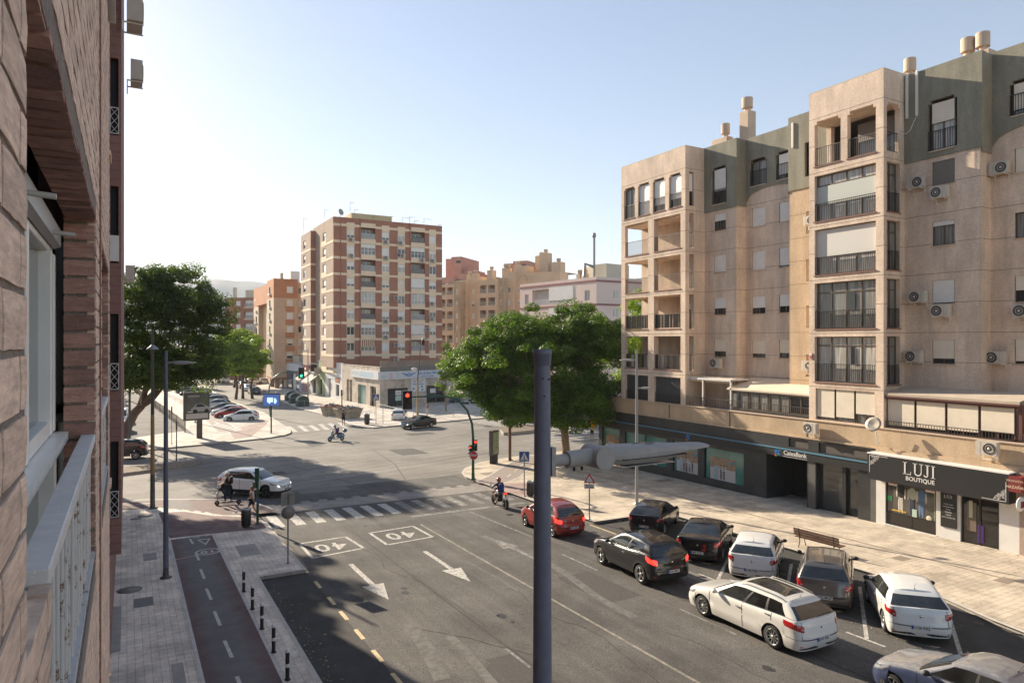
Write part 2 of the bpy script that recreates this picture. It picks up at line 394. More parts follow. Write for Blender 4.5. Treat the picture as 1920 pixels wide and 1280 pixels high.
for q in [((254, 950), (282, 948.5)), ((302, 957.5), (312, 958.5)), ((320, 959), (333, 960)), ((341, 960.5), (354, 962.5)), ((364, 962.5), (377, 965)), ]: strip(GG(*q), 0.12, BP, M_PAINTB, mb)
strip(GG((384, 965), (398, 969), (418, 971.5), (450, 971.5)), 0.12, BP, M_PAINTB, mb)
strip(GG((442, 962), (480, 959)), 0.1, BP, M_PAINTB, mb); strip(GG((436, 967), (474, 966)), 0.12, BP, M_PAINTB, mb)
mb.build('bike_path_markings', kind='structure')
mb = MB()   # light edging strip of kerb stones round the pavement corner, service covers
for (u, v, r) in [(242, 1114, 0.42), (272, 972, 0.40), (255, 978, 0.28)]:
    c = G(u, v); mb.lathe([(0, .0), (r * .92, 0), (r * .92, -.004), (r, -.004), (r, .0)], M_IRON, 28, (c.x, c.y, gz(c.x, c.y) + KH + 0.008))
for (u0, v0, u1, v1) in [(250, 1131, 288, 1142), (207, 1146, 226, 1230), (268, 1045, 295, 1055), (440, 1030, 490, 1045), (320, 1255, 350, 1290)]:
    a, b = G(u0, v0), G(u1, v1); m = M_IRON if u0 == 250 else mat('slab_grey', (0.36, 0.33, 0.29), 0.85, var=0.15, vs=3)
    poly(mb, [(a.x, a.y), (a.x, b.y), (b.x, b.y), (b.x, a.y)], KH + 0.005, m)
mb.build('service_covers', kind='structure')
# right near pavement
BX = 33.1
PR = [(40, -25), (23.5, -25), (23.6, 9.5), (24.1, 11.5), (24.9, 13.6), (25.2, 15.5), (25.3, 19.5), (25.3, 27.6), (25.0, 28.2), (20.75, 28.25), (20.7, 30), (20.65, 41.0), (20.7, 43.2), (21.2, 44.9), (22.3, 46.6), (24.5, 48.6), (28, 49.8), (34, 50.6), (40, 51.2)]
sheet(PR, KH, M_PAVR, 'pavement', skirt=KH + 0.02, kerb_m=M_KERB)
mbk = MB()
strip(PR[1:], 0.16, KH + 0.003, M_KERBL, mbk)
strip([(4.3, -25), (4.32, 27.3)], 0.14, KH + 0.003, M_KERBL, mbk)
strip([(4.4, 27.45), (6.1, 27.5)], 0.12, KH + 0.003, M_KERBL, mbk); strip([(6.1, 27.6), (6.12, 36.2), (5.8, 38.2), (5.3, 39.6), (4.5, 41.0)], 0.14, KH + 0.003, M_KERBL, mbk)
# drain channel and tile changes along the right pavement
strip([(28.9, -10), (28.9, 44)], 0.10, KH + 0.004, mat('channel', (0.25, 0.20, 0.15), 0.8), mbk)
for (u, v, sx, sy) in [(916, 892, 1.1, 1.0), (893, 883, .7, .7), (1245, 905, 1.2, .8), (1700, 905, 1, .7), (1690, 1053, .7, .5), (1885, 1095, .8, .5), (1040, 890, 1.0, .8), (1350, 985, .9, .7)]:
    c = G(u, v); poly(mbk, [(c.x - sx / 2, c.y - sy / 2), (c.x + sx / 2, c.y - sy / 2), (c.x + sx / 2, c.y + sy / 2), (c.x - sx / 2, c.y + sy / 2)], KH + 0.005, mat('slab_brown', (0.27, 0.22, 0.17), 0.85, var=0.15, vs=3))
mbk.build('kerb_edging', kind='structure')
# faded bike path on the right corner
sheet(GG((893, 908), (915, 898), (935, 885), (960, 870), (985, 857), (1015, 860), (1030, 868), (1008, 872), (990, 884), (975, 898), (950, 907), (928, 915)), KH + 0.004, M_BIKE2, 'bike_path')
sheet(GG((925, 916), (950, 910), (985, 910), (1000, 925), (985, 937), (955, 928), (915, 924)), KH + 0.006, M_TACT2, 'tactile_paving')
mb = MB()
strip(GG((893, 907), (915, 897.5), (935, 884.5), (960, 869.5), (985, 857)), 0.13, BP, M_PAINTB, mb)
strip(GG((950, 909), (975, 898), (990, 884), (1008, 872)), 0.13, BP, M_PAINTB, mb)
for q in [((951, 898), (958, 893)), ((965, 887), (971, 883)), ((976, 878), (981, 874)), ((987, 870), (994, 866))]: strip(GG(*q), 0.12, BP, M_PAINTB, mb)
# --- main road markings
MK = 0.006
zb0 = [(500, 968), (533, 962), (560, 957.5), (592, 953), (625, 948.5), (655, 944.5), (683, 941), (711, 938), (738, 935), (765, 932), (795, 929), (823, 926), (850, 923.5), (880, 921)]
ya = 38.15; yb = 35.35
for k in range(14):
    x0 = 6.45 + k * 1.02
    poly(mb, [(x0, yb), (x0 + .5, yb), (x0 + .5, ya), (x0, ya)], MK, M_PAINT if k < 7 else M_PAINTW)
# raised pale bike crossing band with stepped edge
band = mat('bike_crossing', (0.30, 0.27, 0.24), 0.8, var=0.18, vs=2.5, dirt=0.25, ds=0.8)
poly(mb, [(5.95, 38.6), (20.6, 38.6), (20.6, 40.6), (5.5, 40.6)], 0.004, band)
for k in range(15):
    x0 = 5.9 + k * 1.0
    poly(mb, [(x0, 40.6), (x0 + .5, 40.6), (x0 + .5, 41.1), (x0, 41.1)], 0.004, band)
poly(mb, [(13.2, 34.1), (20.3, 34.1), (20.3, 34.5), (13.2, 34.5)], MK, M_PAINTW)
strip([(13.0, -20), (13.0, 32.5)], 0.10, MK, M_PAINTM, mb)
def hollow(p0, p1, p2, p3, w=0.14):
    P = [Vector(p) for p in (p0, p1, p2, p3)]
    for i in range(4):
        a, b = P[i], P[(i + 1) % 4]; t = (b - a).normalized() * w / 2; strip([a - t, b + t], w, MK, M_PAINT, mb)
def text_road(s, c, size, m, sy=1.0, z=MK, ext=0.0002):
    M = Matrix.Translation((c[0], c[1], gz(*c) + MK)) @ Matrix.Rotation(pi, 4, 'Z') @ Matrix.Diagonal((1, sy, 1, 1))
    n = len(mb.v); text_mb(mb, s, size, M, m, 0.0, 0.018, spacing=1.15)
    for i in range(n, len(mb.v)): v = mb.v[i]; mb.v[i] = (v[0], v[1], gz(v[0], v[1]) + z)
for (qs) in [((562, 1020), (648, 1007), (682, 1028), (586, 1047)), ((693, 1000), (774, 987), (811, 1007), (726, 1022))]:
    P = GG(*qs); hollow(*P)
    c = (sum(p[0] for p in P) / 4, sum(p[1] for p in P) / 4)
    text_road('40', c, 1.35, M_PAINT, 1.25)
def arrow(tail, head, m=M_PAINT):
    a, b = Vector(G(*tail)[:2]), Vector(G(*head)[:2]); t = (b - a).normalized(); n = Vector((-t.y, t.x))
    L_ = (b - a).length; k = a + t * (L_ * .62)
    poly(mb, [a + n * .1, a - n * .1, k - n * .1, k + n * .1], MK, m)
    poly(mb, [k - n * .42, b, k + n * .42], MK, m)
arrow((657, 1058), (729, 1125)); arrow((796, 1034), (882, 1091))
# worn ghost arrows and scrapes in the far lanes
for (t, h) in [((1028, 1060), (922, 1010)), ]: arrow(t, h, M_PAINTW)
def smear(us, w, m=None):
    strip(GG(*us), w, 0.004, m or M_PAINTW, mb)
smear([(905, 1005), (945, 1022), (1000, 1040), (1060, 1075), (1120, 1120), (1190, 1158)], 0.35, mat('scrape', (0.13, 0.122, 0.112), 0.9, var=0.35, vs=4))
smear([(765, 1170), (800, 1215), (830, 1275)], 0.45, mat('scrape', (0.2, 0.2, 0.2)))
smear([(840, 1190), (880, 1230), (930, 1290)], 0.3, mat('scrape', (0.2, 0.2, 0.2)))
smear([(870, 1050), (935, 1085), (975, 1112)], 0.10, mat('scrape', (0.2, 0.2, 0.2)))
# dashes
for (p, q) in [((948, 1216), (995, 1252)), ((1055, 1040), (1120, 1070)), ((1275, 1142), (1380, 1190)), ((880, 960), (1000, 1008))]: strip(GG(p, q), 0.10, MK, M_PAINTW, mb)
YD = [(571, 1058), (594, 1090), (615, 1120), (640, 1146), (668, 1180), (700, 1219), (737, 1262)]
for k, (u, v) in enumerate(YD):
    p = G(u, v); L_ = 1.25 if k == 0 else 0.85
    strip([(6.22, p.y), (6.22, p.y - L_)], 0.13, MK, M_PAINTY, mb)
strip([(6.32, 27.9), (6.34, 35.0)], 0.10, MK, mat('gutter', (0.2, 0.17, 0.14), .9), mb)
# parking bay lines on the right
for p, q in [((1612, 1100), (1625, 1198)), ((1768, 1120), (1803, 1232)), ((1483.8, 1058), (1476, 1104)), ((1366, 1045), (1346, 1088)), ]:
    strip(GG(p, q), 0.12, MK, M_PAINT, mb)
for p, q in [((1586, 1185), (1660, 1213)), ((1310, 1076), (1345, 1090)), ]: strip(GG(p, q), 0.10, MK, M_PAINT, mb)
strip([(20.45, 22.0), (20.45, 28.2)], 0.10, MK, M_PAINTY, mb)
strip([(20.4, 28.4), (20.42, 34.3)], 0.1, MK, mat('gutter', (.2, .2, .2)), mb)
# crossings of the far road and of the far avenue
def zebra(c0, c1, n, w, ln, m=M_PAINT, lean=(0, 1)):
    c0, c1 = Vector(c0), Vector(c1); l = Vector(lean).normalized() * ln / 2; t = (c1 - c0).normalized() * w / 2
    for k in range(n):
        c = c0.lerp(c1, k / (n - 1)); poly(mb, [c - t - l, c + t - l, c + t + l, c - t + l], 0.008, m)
zl = [(545, 805), (567, 804), (587, 802.5), (605, 801), (623, 799.5), (641, 798)]
for (u, v) in zl:
    p = G(u - 5, v - 5); q = G(u + 9, v + 5.5); n = Vector((0.28, 0))
    poly(mb, [Vector(p[:2]) - n, Vector(q[:2]) - n, Vector(q[:2]) + n, Vector(p[:2]) + n], 0.008, M_PAINT)
zebra(G(905, 789)[:2], G(975, 799)[:2], 8, .5, 4.5, M_PAINT, (G(975, 785) - G(915, 790))[:2])
zebra(G(1065, 799)[:2], G(1085, 826)[:2], 7, .45, 7.5, M_PAINT, (G(1110, 800) - G(1060, 805))[:2])
strip(GG((1030, 816), (1060, 826), (1118, 842)), 0.3, 0.008, M_PAINTW, mb)
strip([G(545, 800)[:2], G(525, 792)[:2]], 0.2, 0.008, M_PAINTW, mb)
# sand drift and patches on the crossroad
sand = mat('dust_strip', (0.26, 0.22, 0.17), 0.95, var=0.2, vs=1.5)
poly(mb, GG((575, 834), (587, 830), (610, 834), (585, 838)), 0.006, M_TAR); 
for c in [(578, 891, .6), (586, 886, .42), (548, 893, .4)]:
    p = G(c[0], c[1]); mb.lathe([(0, 0), (c[2], 0)], M_IRON, 24, (p.x, p.y, p.z + .007))
for q in [[(500, 905), (560, 899), (640, 892), (700, 889)], [(585, 884), (560, 878), (548, 873)], [(630, 898), (690, 915), (740, 930)], [(700, 845), (740, 870), (760, 900)], [(390, 760), (460, 820), (560, 838), (600, 843)]]:
    strip(GG(*q), 0.10, 0.006, mat('crack_seal', (0.09, 0.085, 0.08), .9) if q[0][0] != 500 else M_PAINTW, mb)
strip(GG((318, 893), (327, 888), (345, 886)), .12, .006, M_PAINTW, mb)
text_road('10', (cc.x, cc.y), .55, M_PAINTB, 1.0, BP)
mb.build('road_markings', kind='structure')
# far left corner pavement
PFL = GG((228, 851), (268, 848), (300, 843.5), (380, 836), (440, 830), (505, 823), (535, 818), (546, 813.5), (545, 808), (527, 796), (512, 786), (495, 775), (470, 768), (445, 757), (430, 752), (405, 738), (390, 728), (372, 718), (300, 714), (228, 714))
sheet(PFL, KH, M_PAVF, 'far_pavement', skirt=KH + .02, kerb_m=M_KERB)
sheet(GG((228, 830), (262, 822), (310, 815), (347, 811), (336, 800), (250, 737), (228, 737)), KH + .004, M_DIRT, 'car_park')
sheet(GG((430, 812), (455, 803), (505, 790), (498, 800), (470, 822), (440, 826)), KH + .006, M_TACT2, 'tactile_paving')
sheet(GG((410, 812), (380, 783), (330, 757), (298, 736), (306, 735), (345, 752), (400, 780), (440, 803), (437, 812)), KH + .004, M_BIKE2, 'bike_path')
mb = MB()
strip(GG((378, 782), (330, 756), (296, 736)), .15, BP, M_PAINTB, mb); strip(GG((440, 803), (400, 779), (345, 751.5), (305, 735)), .15, BP, M_PAINTB, mb)
for k in range(9):
    a = Vector(G(409, 797)[:2]).lerp(Vector(G(300, 735)[:2]), k / 9); b = Vector(G(409, 797)[:2]).lerp(Vector(G(300, 735)[:2]), (k + .4) / 9); strip([a, b], .15, BP, M_PAINTB, mb)
for k in range(6):
    p = G(400 + k * 8, 800 + k * 2.2); strip([(p.x, p.y), (p.x + .9, p.y + 1.6)], .45, BP + .002, M_PAINTB, mb)
mb.build('bike_path_markings', kind='structure')
# far right pavement with the rail, beyond the crossroad
PFR = GG((1190, 758), (1110, 768), (1000, 777), (960, 781), (900, 786), (850, 791), (780, 797), (735, 801), (700, 804.5), (672, 802), (655, 797.5), (640, 791), (600, 778), (560, 768), (520, 752), (512, 742), (500, 736)) + [(27.5, 200), (26, 330), (150, 330), (150, 126)]
sheet(PFR, KH, M_PAVF, 'far_pavement', skirt=KH + .02, kerb_m=M_KERB)
# median islands
for nm, q in (('median', [(228, 881), (300, 874), (350, 870), (368, 867), (376, 869), (372, 873), (345, 878), (290, 885), (228, 893)]),
              ('median', [(938, 810), (945, 806), (975, 803), (1003, 800), (1004, 806), (1000, 812), (960, 816), (944, 817)]),
              ('median', [(1060, 801), (1068, 797), (1110, 793), (1190, 787), (1190, 795), (1120, 802), (1070, 807)])):
    sheet(GG(*q), 0.30 if q[0][0] > 300 else 0.2, M_SOIL, nm, skirt=.32 if q[0][0] > 300 else .22, kerb_m=M_KERB)
# distant ridge
mb = MB(); rnd = random.Random(5)
hm = mat('hill_scrub', (0.16, 0.15, 0.13), 0.95, var=0.2, vs=0.004)
vs = []; n = 60
for i in range(n + 1):
    u = 100 + 560 * i / n; p = D(u, 3600, 0)
    t = 0.5 + .5 * math.sin(i * .11 + .9)
    vtop = 525 + max(0, (u - 400)) * .05 + .8 * math.sin(i * .9) + 1.0 * math.sin(i * .31)
    for (dd, fr_) in ((3000, 0.0), (3250, .45), (3450, .8), (3600, 1.0), (4000, .9)):
        q = D(u, dd, 0); z = -2 + (8.5 + (641 - vtop) / F * 3600) * fr_ * (1 + (.03 * math.sin(i * .8 + dd) if fr_ < 1 else 0))
        vs.append((q.x, q.y, z))
mb.add(vs, [(i * 5 + j, (i + 1) * 5 + j, (i + 1) * 5 + j + 1, i * 5 + j + 1) for i in range(n) for j in range(4)], hm, True)
mb.build('hills', kind='structure')
# wear of the roads: cracks, sealed joints, patches, oil drips
rw = random.Random(12); mb = MB(); MCK = mat('crack', (.035, .032, .03), .95); MP1 = mat('patch_dark', (.068, .063, .058), .92, var=.25, vs=12); MP2 = mat('patch_pale', (.17, .155, .135), .92, var=.2, vs=9); MOIL = mat('oil_stain', (.035, .032, .03), .5, var=.4, vs=15)
for (x, y, a, n, s) in [(9, 30, -80, 22, .5), (12.2, 22, -85, 26, .55), (15.5, 31, -95, 20, .5), (8, 20, -40, 10, .4), (18.7, 26, -88, 24, .5), (10, 48, 10, 26, .8), (16, 55, -20, 24, .9), (22, 62, 30, 22, 1.0), (6, 55, 5, 18, .9), (30, 66, 15, 24, 1.1), (14.5, 16, -70, 14, .4)]:
    P = [(x, y)]; t = radians(a)
    for i in range(n): t += rw.uniform(-.35, .35) + (radians(a) - t) * .3; P.append((P[-1][0] + s * cos(t), P[-1][1] + s * sin(t)))
    strip(P, .022 if y < 40 else .05, .005, MCK, mb)
for (x, y, w_, h, m) in [(15.2, 20.5, 1.6, 3.2, MP1), (9.3, 16.2, 1.1, 1.8, MP1), (17.2, 37.0, .9, 1.4, MP1), (11, 44, 3.2, 1.4, MP2), (22, 58, 2.5, 4, MP1), (14, 66, 4.5, 1.6, MP2), (28, 70, 3, 2, MP1), (9.5, 52, 1.4, 1.4, MP1), (19.2, 20, .6, 5, MP2)]:
    poly(mb, [(x - w_ / 2, y - h / 2), (x + w_ / 2, y - h / 2 + .05), (x + w_ / 2 - .04, y + h / 2), (x - w_ / 2 + .03, y + h / 2 - .03)], .003, m)
for i in range(46):
    if i < 26: x, y = rw.uniform(20.9, 24.8), rw.uniform(9, 27.5)
    else: x, y = rw.choice((8.6, 11.0, 15.0, 18.2)) + rw.gauss(0, .25), rw.uniform(10, 36)
    r = rw.uniform(.05, .22); n = 9; poly(mb, [(x + r * rw.uniform(.6, 1.1) * cos(2 * pi * k / n), y + r * 1.3 * rw.uniform(.6, 1.1) * sin(2 * pi * k / n)) for k in range(n)], .0055, MOIL)
for x in (9.6, 16.9): strip([(x + .02 * k, 33 - k * 2.5) for k in range(12)], .035, .005, MCK, mb)
mb.build('road_wear', kind='structure')
# ------------------------------------------------------------------ building materials
def rough_wall(name, col, st=0.3, sc=0.7):
    def f(H):
        c = H['rgb']()
        # rain stains stretched downwards
        x = sepxyz(H); cmb = H['N'].new('ShaderNodeCombineXYZ')
        H['L'].new(H['math']('MULTIPLY', x[0], 1.2), cmb.inputs[0]); H['L'].new(H['math']('MULTIPLY', x[1], 1.2), cmb.inputs[1]); H['L'].new(H['math']('MULTIPLY', x[2], 0.22), cmb.inputs[2])
        c = H['mul'](c, H['ramp'](H['noise'](1.0, 6, 0.65, cmb.outputs[0]), 0.40, 0.62, 1 - st, 1.05))
        c = H['mul'](c, H['ramp'](H['noise'](sc, 5, 0.6), 0.3, 0.7, 0.88, 1.1))
        c = H['mul'](c, H['ramp'](H['noise'](14, 3, 0.7), 0.3, 0.7, 0.85, 1.15))
        return c
    return mat(name, col, 0.95, fn=f, bump=0.7, bs=30)
M_BEI = rough_wall('roughcast_beige', (0.76, 0.605, 0.475), 0.18)
M_GRN = rough_wall('roughcast_green', (0.285, 0.27, 0.21), 0.2)
M_OCH = rough_wall('render_ochre', (0.56, 0.42, 0.28), 0.12)
M_GROOVE = mat('joint_dark', (0.20, 0.14, 0.10), 0.95)
M_SILLR = mat('sill_tile', (0.26, 0.13, 0.10), 0.8, var=0.15, vs=5)
M_IRONB = mat('railing_brown', (0.075, 0.06, 0.052), 0.5, 0.2)
M_IRONK = mat('railing_dark', (0.035, 0.033, 0.032), 0.45, 0.2)
M_GLASS = mat('window_glass', (0.03, 0.036, 0.04), 0.06, spec=0.9)
M_GLASSD = mat('window_glass_dark', (0.012, 0.012, 0.013), 0.04, spec=0.8)
M_ALU = mat('aluminium_white', (0.74, 0.73, 0.70), 0.45, var=0.06, vs=4)
M_ALUG = mat('aluminium_grey', (0.30, 0.29, 0.27), 0.4, 0.4)
M_ALUB = mat('aluminium_bronze', (0.13, 0.10, 0.07), 0.4, 0.4)
M_PVC = mat('pvc_white', (0.78, 0.76, 0.72), 0.5)
def f_slats(per, dark=0.72):
    def f(H):
        g = groove(H, sepxyz(H)[2], per, 0, per * .22); return H['mul'](H['mul'](H['rgb'](), H['ramp'](g, 0, 1, 1, dark)), H['ramp'](H['noise'](2.0), .3, .7, .93, 1.05))
    return f
M_SHW = mat('shutter_white', (0.84, 0.80, 0.74), 0.6, fn=f_slats(0.05))
M_SHC = mat('shutter_cream', (0.80, 0.71, 0.57), 0.6, fn=f_slats(0.05, 0.8))
M_SHG = mat('shutter_brown', (0.20, 0.17, 0.145), 0.6, fn=f_slats(0.05))
M_AWN = mat('awning_canvas', (0.70, 0.60, 0.46), 0.8, var=0.1, vs=1.5)
def f_curtain(H):
    x = sepxyz(H); s = H['math']('ADD', x[0], x[1])
    cmb = H['N'].new('ShaderNodeCombineXYZ'); H['L'].new(H['math']('MULTIPLY', s, 7.0), cmb.inputs[0]); H['L'].new(H['math']('MULTIPLY', x[2], 0.35), cmb.inputs[2])
    return H['mul'](H['rgb'](), H['ramp'](H['noise'](1.6, 3, 0.5, cmb.outputs[0]), 0.35, 0.65, 0.5, 1.15))
M_CURT = mat('curtain', (0.52, 0.49, 0.44), 0.35, fn=f_curtain, coat=0.6)
M_CURTD = mat('curtain_shade', (0.24, 0.23, 0.21), 0.35, fn=f_curtain, coat=0.6)
M_ROOF = mat('roof_gravel', (0.30, 0.26, 0.21), 0.95, var=0.2, vs=2)
M_BANK = mat('stone_black', (0.034, 0.034, 0.036), 0.45, var=0.3, vs=1.2, fn=f_tiles(50, 0.9, None, 0.006, 0.5, patch=0.0))
M_BANKG = mat('stone_grey', (0.115, 0.108, 0.10), 0.5, var=0.12, vs=2)
M_BLACK = mat('matt_black', (0.014, 0.014, 0.015), 0.5)
M_WHITE = mat('white_paint', (0.72, 0.70, 0.67), 0.6, var=0.05, vs=2)
M_CERAM = mat('pale_render', (0.58, 0.45, 0.34), 0.9, var=0.08, vs=2)
def grooves(mb, fr, a0, a1, levels, ops=(), d=-0.004, h=0.022, m=None):
    a0, a1 = min(a0, a1), max(a0, a1)
    for z in levels:
        cuts = [(o[0], o[1]) for o in ops if o[2] < z < o[3]]
        segs = [(a0, a1)]
        for c0, c1 in cuts:
            c0, c1 = min(c0, c1), max(c0, c1); ns = []
            for s0, s1 in segs:
                if c1 <= s0 or c0 >= s1: ns.append((s0, s1)); continue
                if s0 < c0: ns.append((s0, c0))
                if c1 < s1: ns.append((c1, s1))
            segs = ns
        for s0, s1 in segs:
            mb.quad(fr.p(s0, d, z), fr.p(s1, d, z), fr.p(s1, d, z + h), fr.p(s0, d, z + h), m or M_GROOVE)
def win(parent, fr, a0, a1, z0, z1, d, fm=None, gm=None, shut=0.0, sm=None, mull=1, bar=0.05, sill=None, trans=None, so=0.03, sillout=0.05):
    a0, a1 = min(a0, a1), max(a0, a1); fm = fm or M_ALU; gm = gm or M_GLASS
    mb = MB(); t = 0.05
    mb.box(a0, a1, d - t, d, z0, z0 + bar, fm, fr); mb.box(a0, a1, d - t, d, z1 - bar, z1, fm, fr)
    mb.box(a0, a0 + bar, d - t, d, z0 + bar, z1 - bar, fm, fr); mb.box(a1 - bar, a1, d - t, d, z0 + bar, z1 - bar, fm, fr)
    for k in range(mull):
        c = a0 + (a1 - a0) * (k + 1) / (mull + 1); mb.box(c - bar * .6, c + bar * .6, d - t - .004, d, z0 + bar, z1 - bar, fm, fr)
    if trans: mb.box(a0 + bar, a1 - bar, d - t - .006, d, trans - .03, trans + .03, fm, fr)
    w_ = mb.build('window', parent)
    g = MB(); g.quad(fr.p(a0, d - .01, z0), fr.p(a1, d - .01, z0), fr.p(a1, d - .01, z1), fr.p(a0, d - .01, z1), gm); g.build('pane', w_)
    if shut > 0:
        s = MB(); zz = z1 - (z1 - z0) * shut; s.box(a0 + .035, a1 - .035, d - t - so - .02, d - t - so, zz, z1 - .002, sm or M_SHW, fr); s.build('shutter', w_)
    if sill:
        s = MB(); s.box(a0 - .06, a1 + .06, -sillout, d, z0 - .06, z0 - .003, sill, fr); s.build('sill', w_)
    return w_
def railing(parent, fr, a0, a1, z0, z1, d, m, sp=0.11, r=0.010, name='railing', posts=True):
    a0, a1 = min(a0, a1), max(a0, a1); mb = MB()
    mb.box(a0, a1, d - .02, d + .02, z1 - .035, z1, m, fr); mb.box(a0, a1, d - .015, d + .015, z0 + .05, z0 + .075, m, fr)
    n = max(2, int((a1 - a0) / sp))
    for k in range(n + 1):
        c = a0 + (a1 - a0) * k / n; mb.box(c - r, c + r, d - r, d + r, z0 + .076, z1 - .036, m, fr, skip=(0, 1))
    return mb.build(name, parent)
AC_N = [0]
def ac(fr, a, z, label, d=0.0, side=1, dirty=False, group=None, sc=1.0, turn=False):
    """outdoor air-conditioning unit: casing, fan grille, bracket; a,z = centre"""
    w_, h, t = .80 * sc, .56 * sc, .30 * sc
    base = fr.p(a, d - .08 - t / 2, z - h / 2 - .05)
    e = empty('air_conditioner', base, 0, label=label, cat='air conditioner', group=group or 'air conditioner units on the beige facade')
    m = mat('ac_cream', (0.55, 0.50, 0.43), 0.5, var=0.08, vs=3) if not dirty else mat('ac_dirty', (0.42, 0.37, 0.31), 0.6, var=0.2, vs=4)
    mb = MB(); mb.box(a - w_ / 2, a + w_ / 2, d - .10 - t, d - .10, z - h / 2, z + h / 2, m, fr)
    mb.box(a + side * (w_ / 2 - .19 * sc) - .004, a + side * (w_ / 2 - .19 * sc) + .004, d - .104 - t, d - .10 - t, z - h / 2 + .02, z + h / 2 - .02, mat('ac_seam', (.2, .19, .17), .6), fr)
    mb.build('casing', e, bevel=0.012)
    g = MB(); c = fr.p(a - side * .12 * sc, d - .103 - t, z); n = fr.n
    M = n.to_track_quat('Z', 'Y').to_matrix().to_4x4()
    g.lathe([(0, .004), (.19 * sc, .004), (.20 * sc, .016), (.235 * sc, .016), (.235 * sc, 0)], mat('ac_fan', (.06, .058, .055), .5), 20, c, ax_m=M)
    g.lathe([(0, .022), (.06 * sc, .022), (.06 * sc, .01)], m, 12, c, ax_m=M)
    g.lathe([(.13 * sc, .018), (.14 * sc, .021), (.15 * sc, .018)], m, 16, c, ax_m=M)
    g.build('fan_grille', e)
    b = MB()
    b.box(a - w_ * .36, a + w_ * .36, d - .028, d - .004, z - h / 2 - .24, z - h / 2 - .21, M_PVC, fr)
    for s in (-1, 1):
        b.box(a + s * w_ * .36 - .015, a + s * w_ * .36 + .015, d - .12 - t, d, z - h / 2 - .045, z - h / 2 - .01, M_PVC, fr)
        b.box(a + s * w_ * .36 - .015, a + s * w_ * .36 + .015, d - .03, d, z - h / 2 - .25, z - h / 2 - .046, M_PVC, fr)
    b.build('bracket', e)
    return e
# ================================================================== the beige apartment block on the right
APT = empty('apartment_block', (34, 28, gz(34, 28)), label='long beige apartment block with green crown and projecting bays above a black bank', cat='building')
W = MB(); X0, XB, XC = 33.1, 34.9, 35.8
fX0, fXB, fXC = frX(X0), frX(XB), frX(XC)
B2 = [20.75, 17.75, 14.8, 11.85, 8.93, 6.02]          # slab lines, near bay
B1 = [20.30, 17.45, 14.64, 11.9, 9.03, 6.20]          # slab lines, far bay
def mids(L): return sorted(L + [(L[i] + L[i + 1]) / 2 for i in range(len(L) - 1)])
def corbel(mb, fr, a0, a1, z1, t=.28, s=.13, h=.16, m=None):
    for (x0, x1) in ((a0, a0 + s), (a1 - s, a1)):
        mb.box(x0, x1, 0.002, t - .002, z1 - h, z1 - .0, m or M_BEI, fr, skip=(1,))
# ---- near bay: front openings
Y0, Y1 = 20.68, 24.98
ops2 = [(21.09, 22.66, 18.12, 20.58, .28), (23.05, 24.63, 18.12, 20.58, .28)] + [(21.09, 24.63, s - 2.67, s - .16, .28) for s in (17.75, 14.8, 11.85)] + [(21.09, 24.63, 6.3, 8.76, .28), (21.15, 24.57, 4.22, 5.93, .2)]
wall(W, fX0, Y0, Y1, 3.2, 22.2, ops2, M_BEI)
grooves(W, fX0, Y0, Y1, mids(B2), ops2)
corbel(W, fX0, 21.09, 22.66, 20.58); corbel(W, fX0, 23.05, 24.63, 20.58)
fY = frY(Y0)
sops = [(33.37, 34.5, 18.12, 20.58, .28)] + [(33.37, 34.5, s - 2.67, s - .16, .28) for s in (17.75, 14.8, 11.85)] + [(33.37, 34.5, 6.3, 8.76, .28)]
wall(W, fY, X0, 35.0, 3.2, 22.2, sops, M_BEI); grooves(W, fY, X0, 35.0, mids(B2), sops)
corbel(W, fY, 33.37, 34.5, 20.58)
W.quad((X0, Y1, 3.2), (XB, Y1, 3.2), (XB, Y1, 18.0), (X0, Y1, 18.0), M_BEI)   # far side of near bay, open on top floor
for (y0, y1) in ((Y1 - .3, Y1),):
    W.box(X0 + .01, X0 + .3, y0, y1 - .002, 18.0, 20.58, M_BEI); W.box(34.6, XB, y0, y1 - .002, 18.0, 20.58, M_BEI)
W.box(X0 + .01, XB, Y1 - .28, Y1 - .002, 20.58, 22.2, M_BEI)
W.box(X0 + .28, XB, Y0 + .28, Y1 - .28, 20.60, 20.9, M_BEI); W.box(X0 + .28, XB, Y0 + .28, Y1 - .28, 17.9, 18.1, M_BEI)
W.box(X0, XB + .3, Y0, Y1, 22.2, 22.26, M_CERAM)
for s in (17.6, 14.66, 11.7, 8.8, 6.1): W.box(X0 + .29, XB, Y0 + .29, Y1 - .01, s - .02, s + .1, M_BEI)
# ---- far bay
FY0, FY1 = 34.65, 41.55
tw = [(41.23, 39.93), (39.6, 38.29), (37.95, 36.66), (36.28, 35.03)]
ops1 = [(b, a, 17.78, 20.12, .25) for a, b in tw]
lv = [17.45, 14.64, 11.9, 9.03]
for s in lv: ops1 += [(38.47, 41.1, s - 2.5, s - .16, .28), (35.11, 37.83, s - 2.5, s - .16, .28)]
ops1 += [(38.47, 41.1, 4.0, 6.0, .28), (35.11, 37.83, 4.0, 6.0, .28)]
wall(W, fX0, FY0, FY1, 3.2, 21.8, ops1, M_BEI); grooves(W, fX0, FY0, FY1, mids(B1), ops1)
for a, b in tw: corbel(W, fX0, b, a, 20.12, .25, .12, .14)
fY1 = frY(FY0)
sl = [(33.46, 33.88, s - 2.55, s - .16, .3) for s in lv] + [(33.46, 33.88, 17.78, 20.1, .3)]
wall(W, fY1, X0, 35.0, 3.2, 21.8, sl, M_BEI); grooves(W, fY1, X0, 35.0, mids(B1), sl)
W.box(X0, 35.6, FY0, FY1, 21.8, 21.86, M_CERAM)
W.box(X0 + .26, 35.1, FY0 + .28, FY1 - .01, 17.2, 17.7, M_BEI)
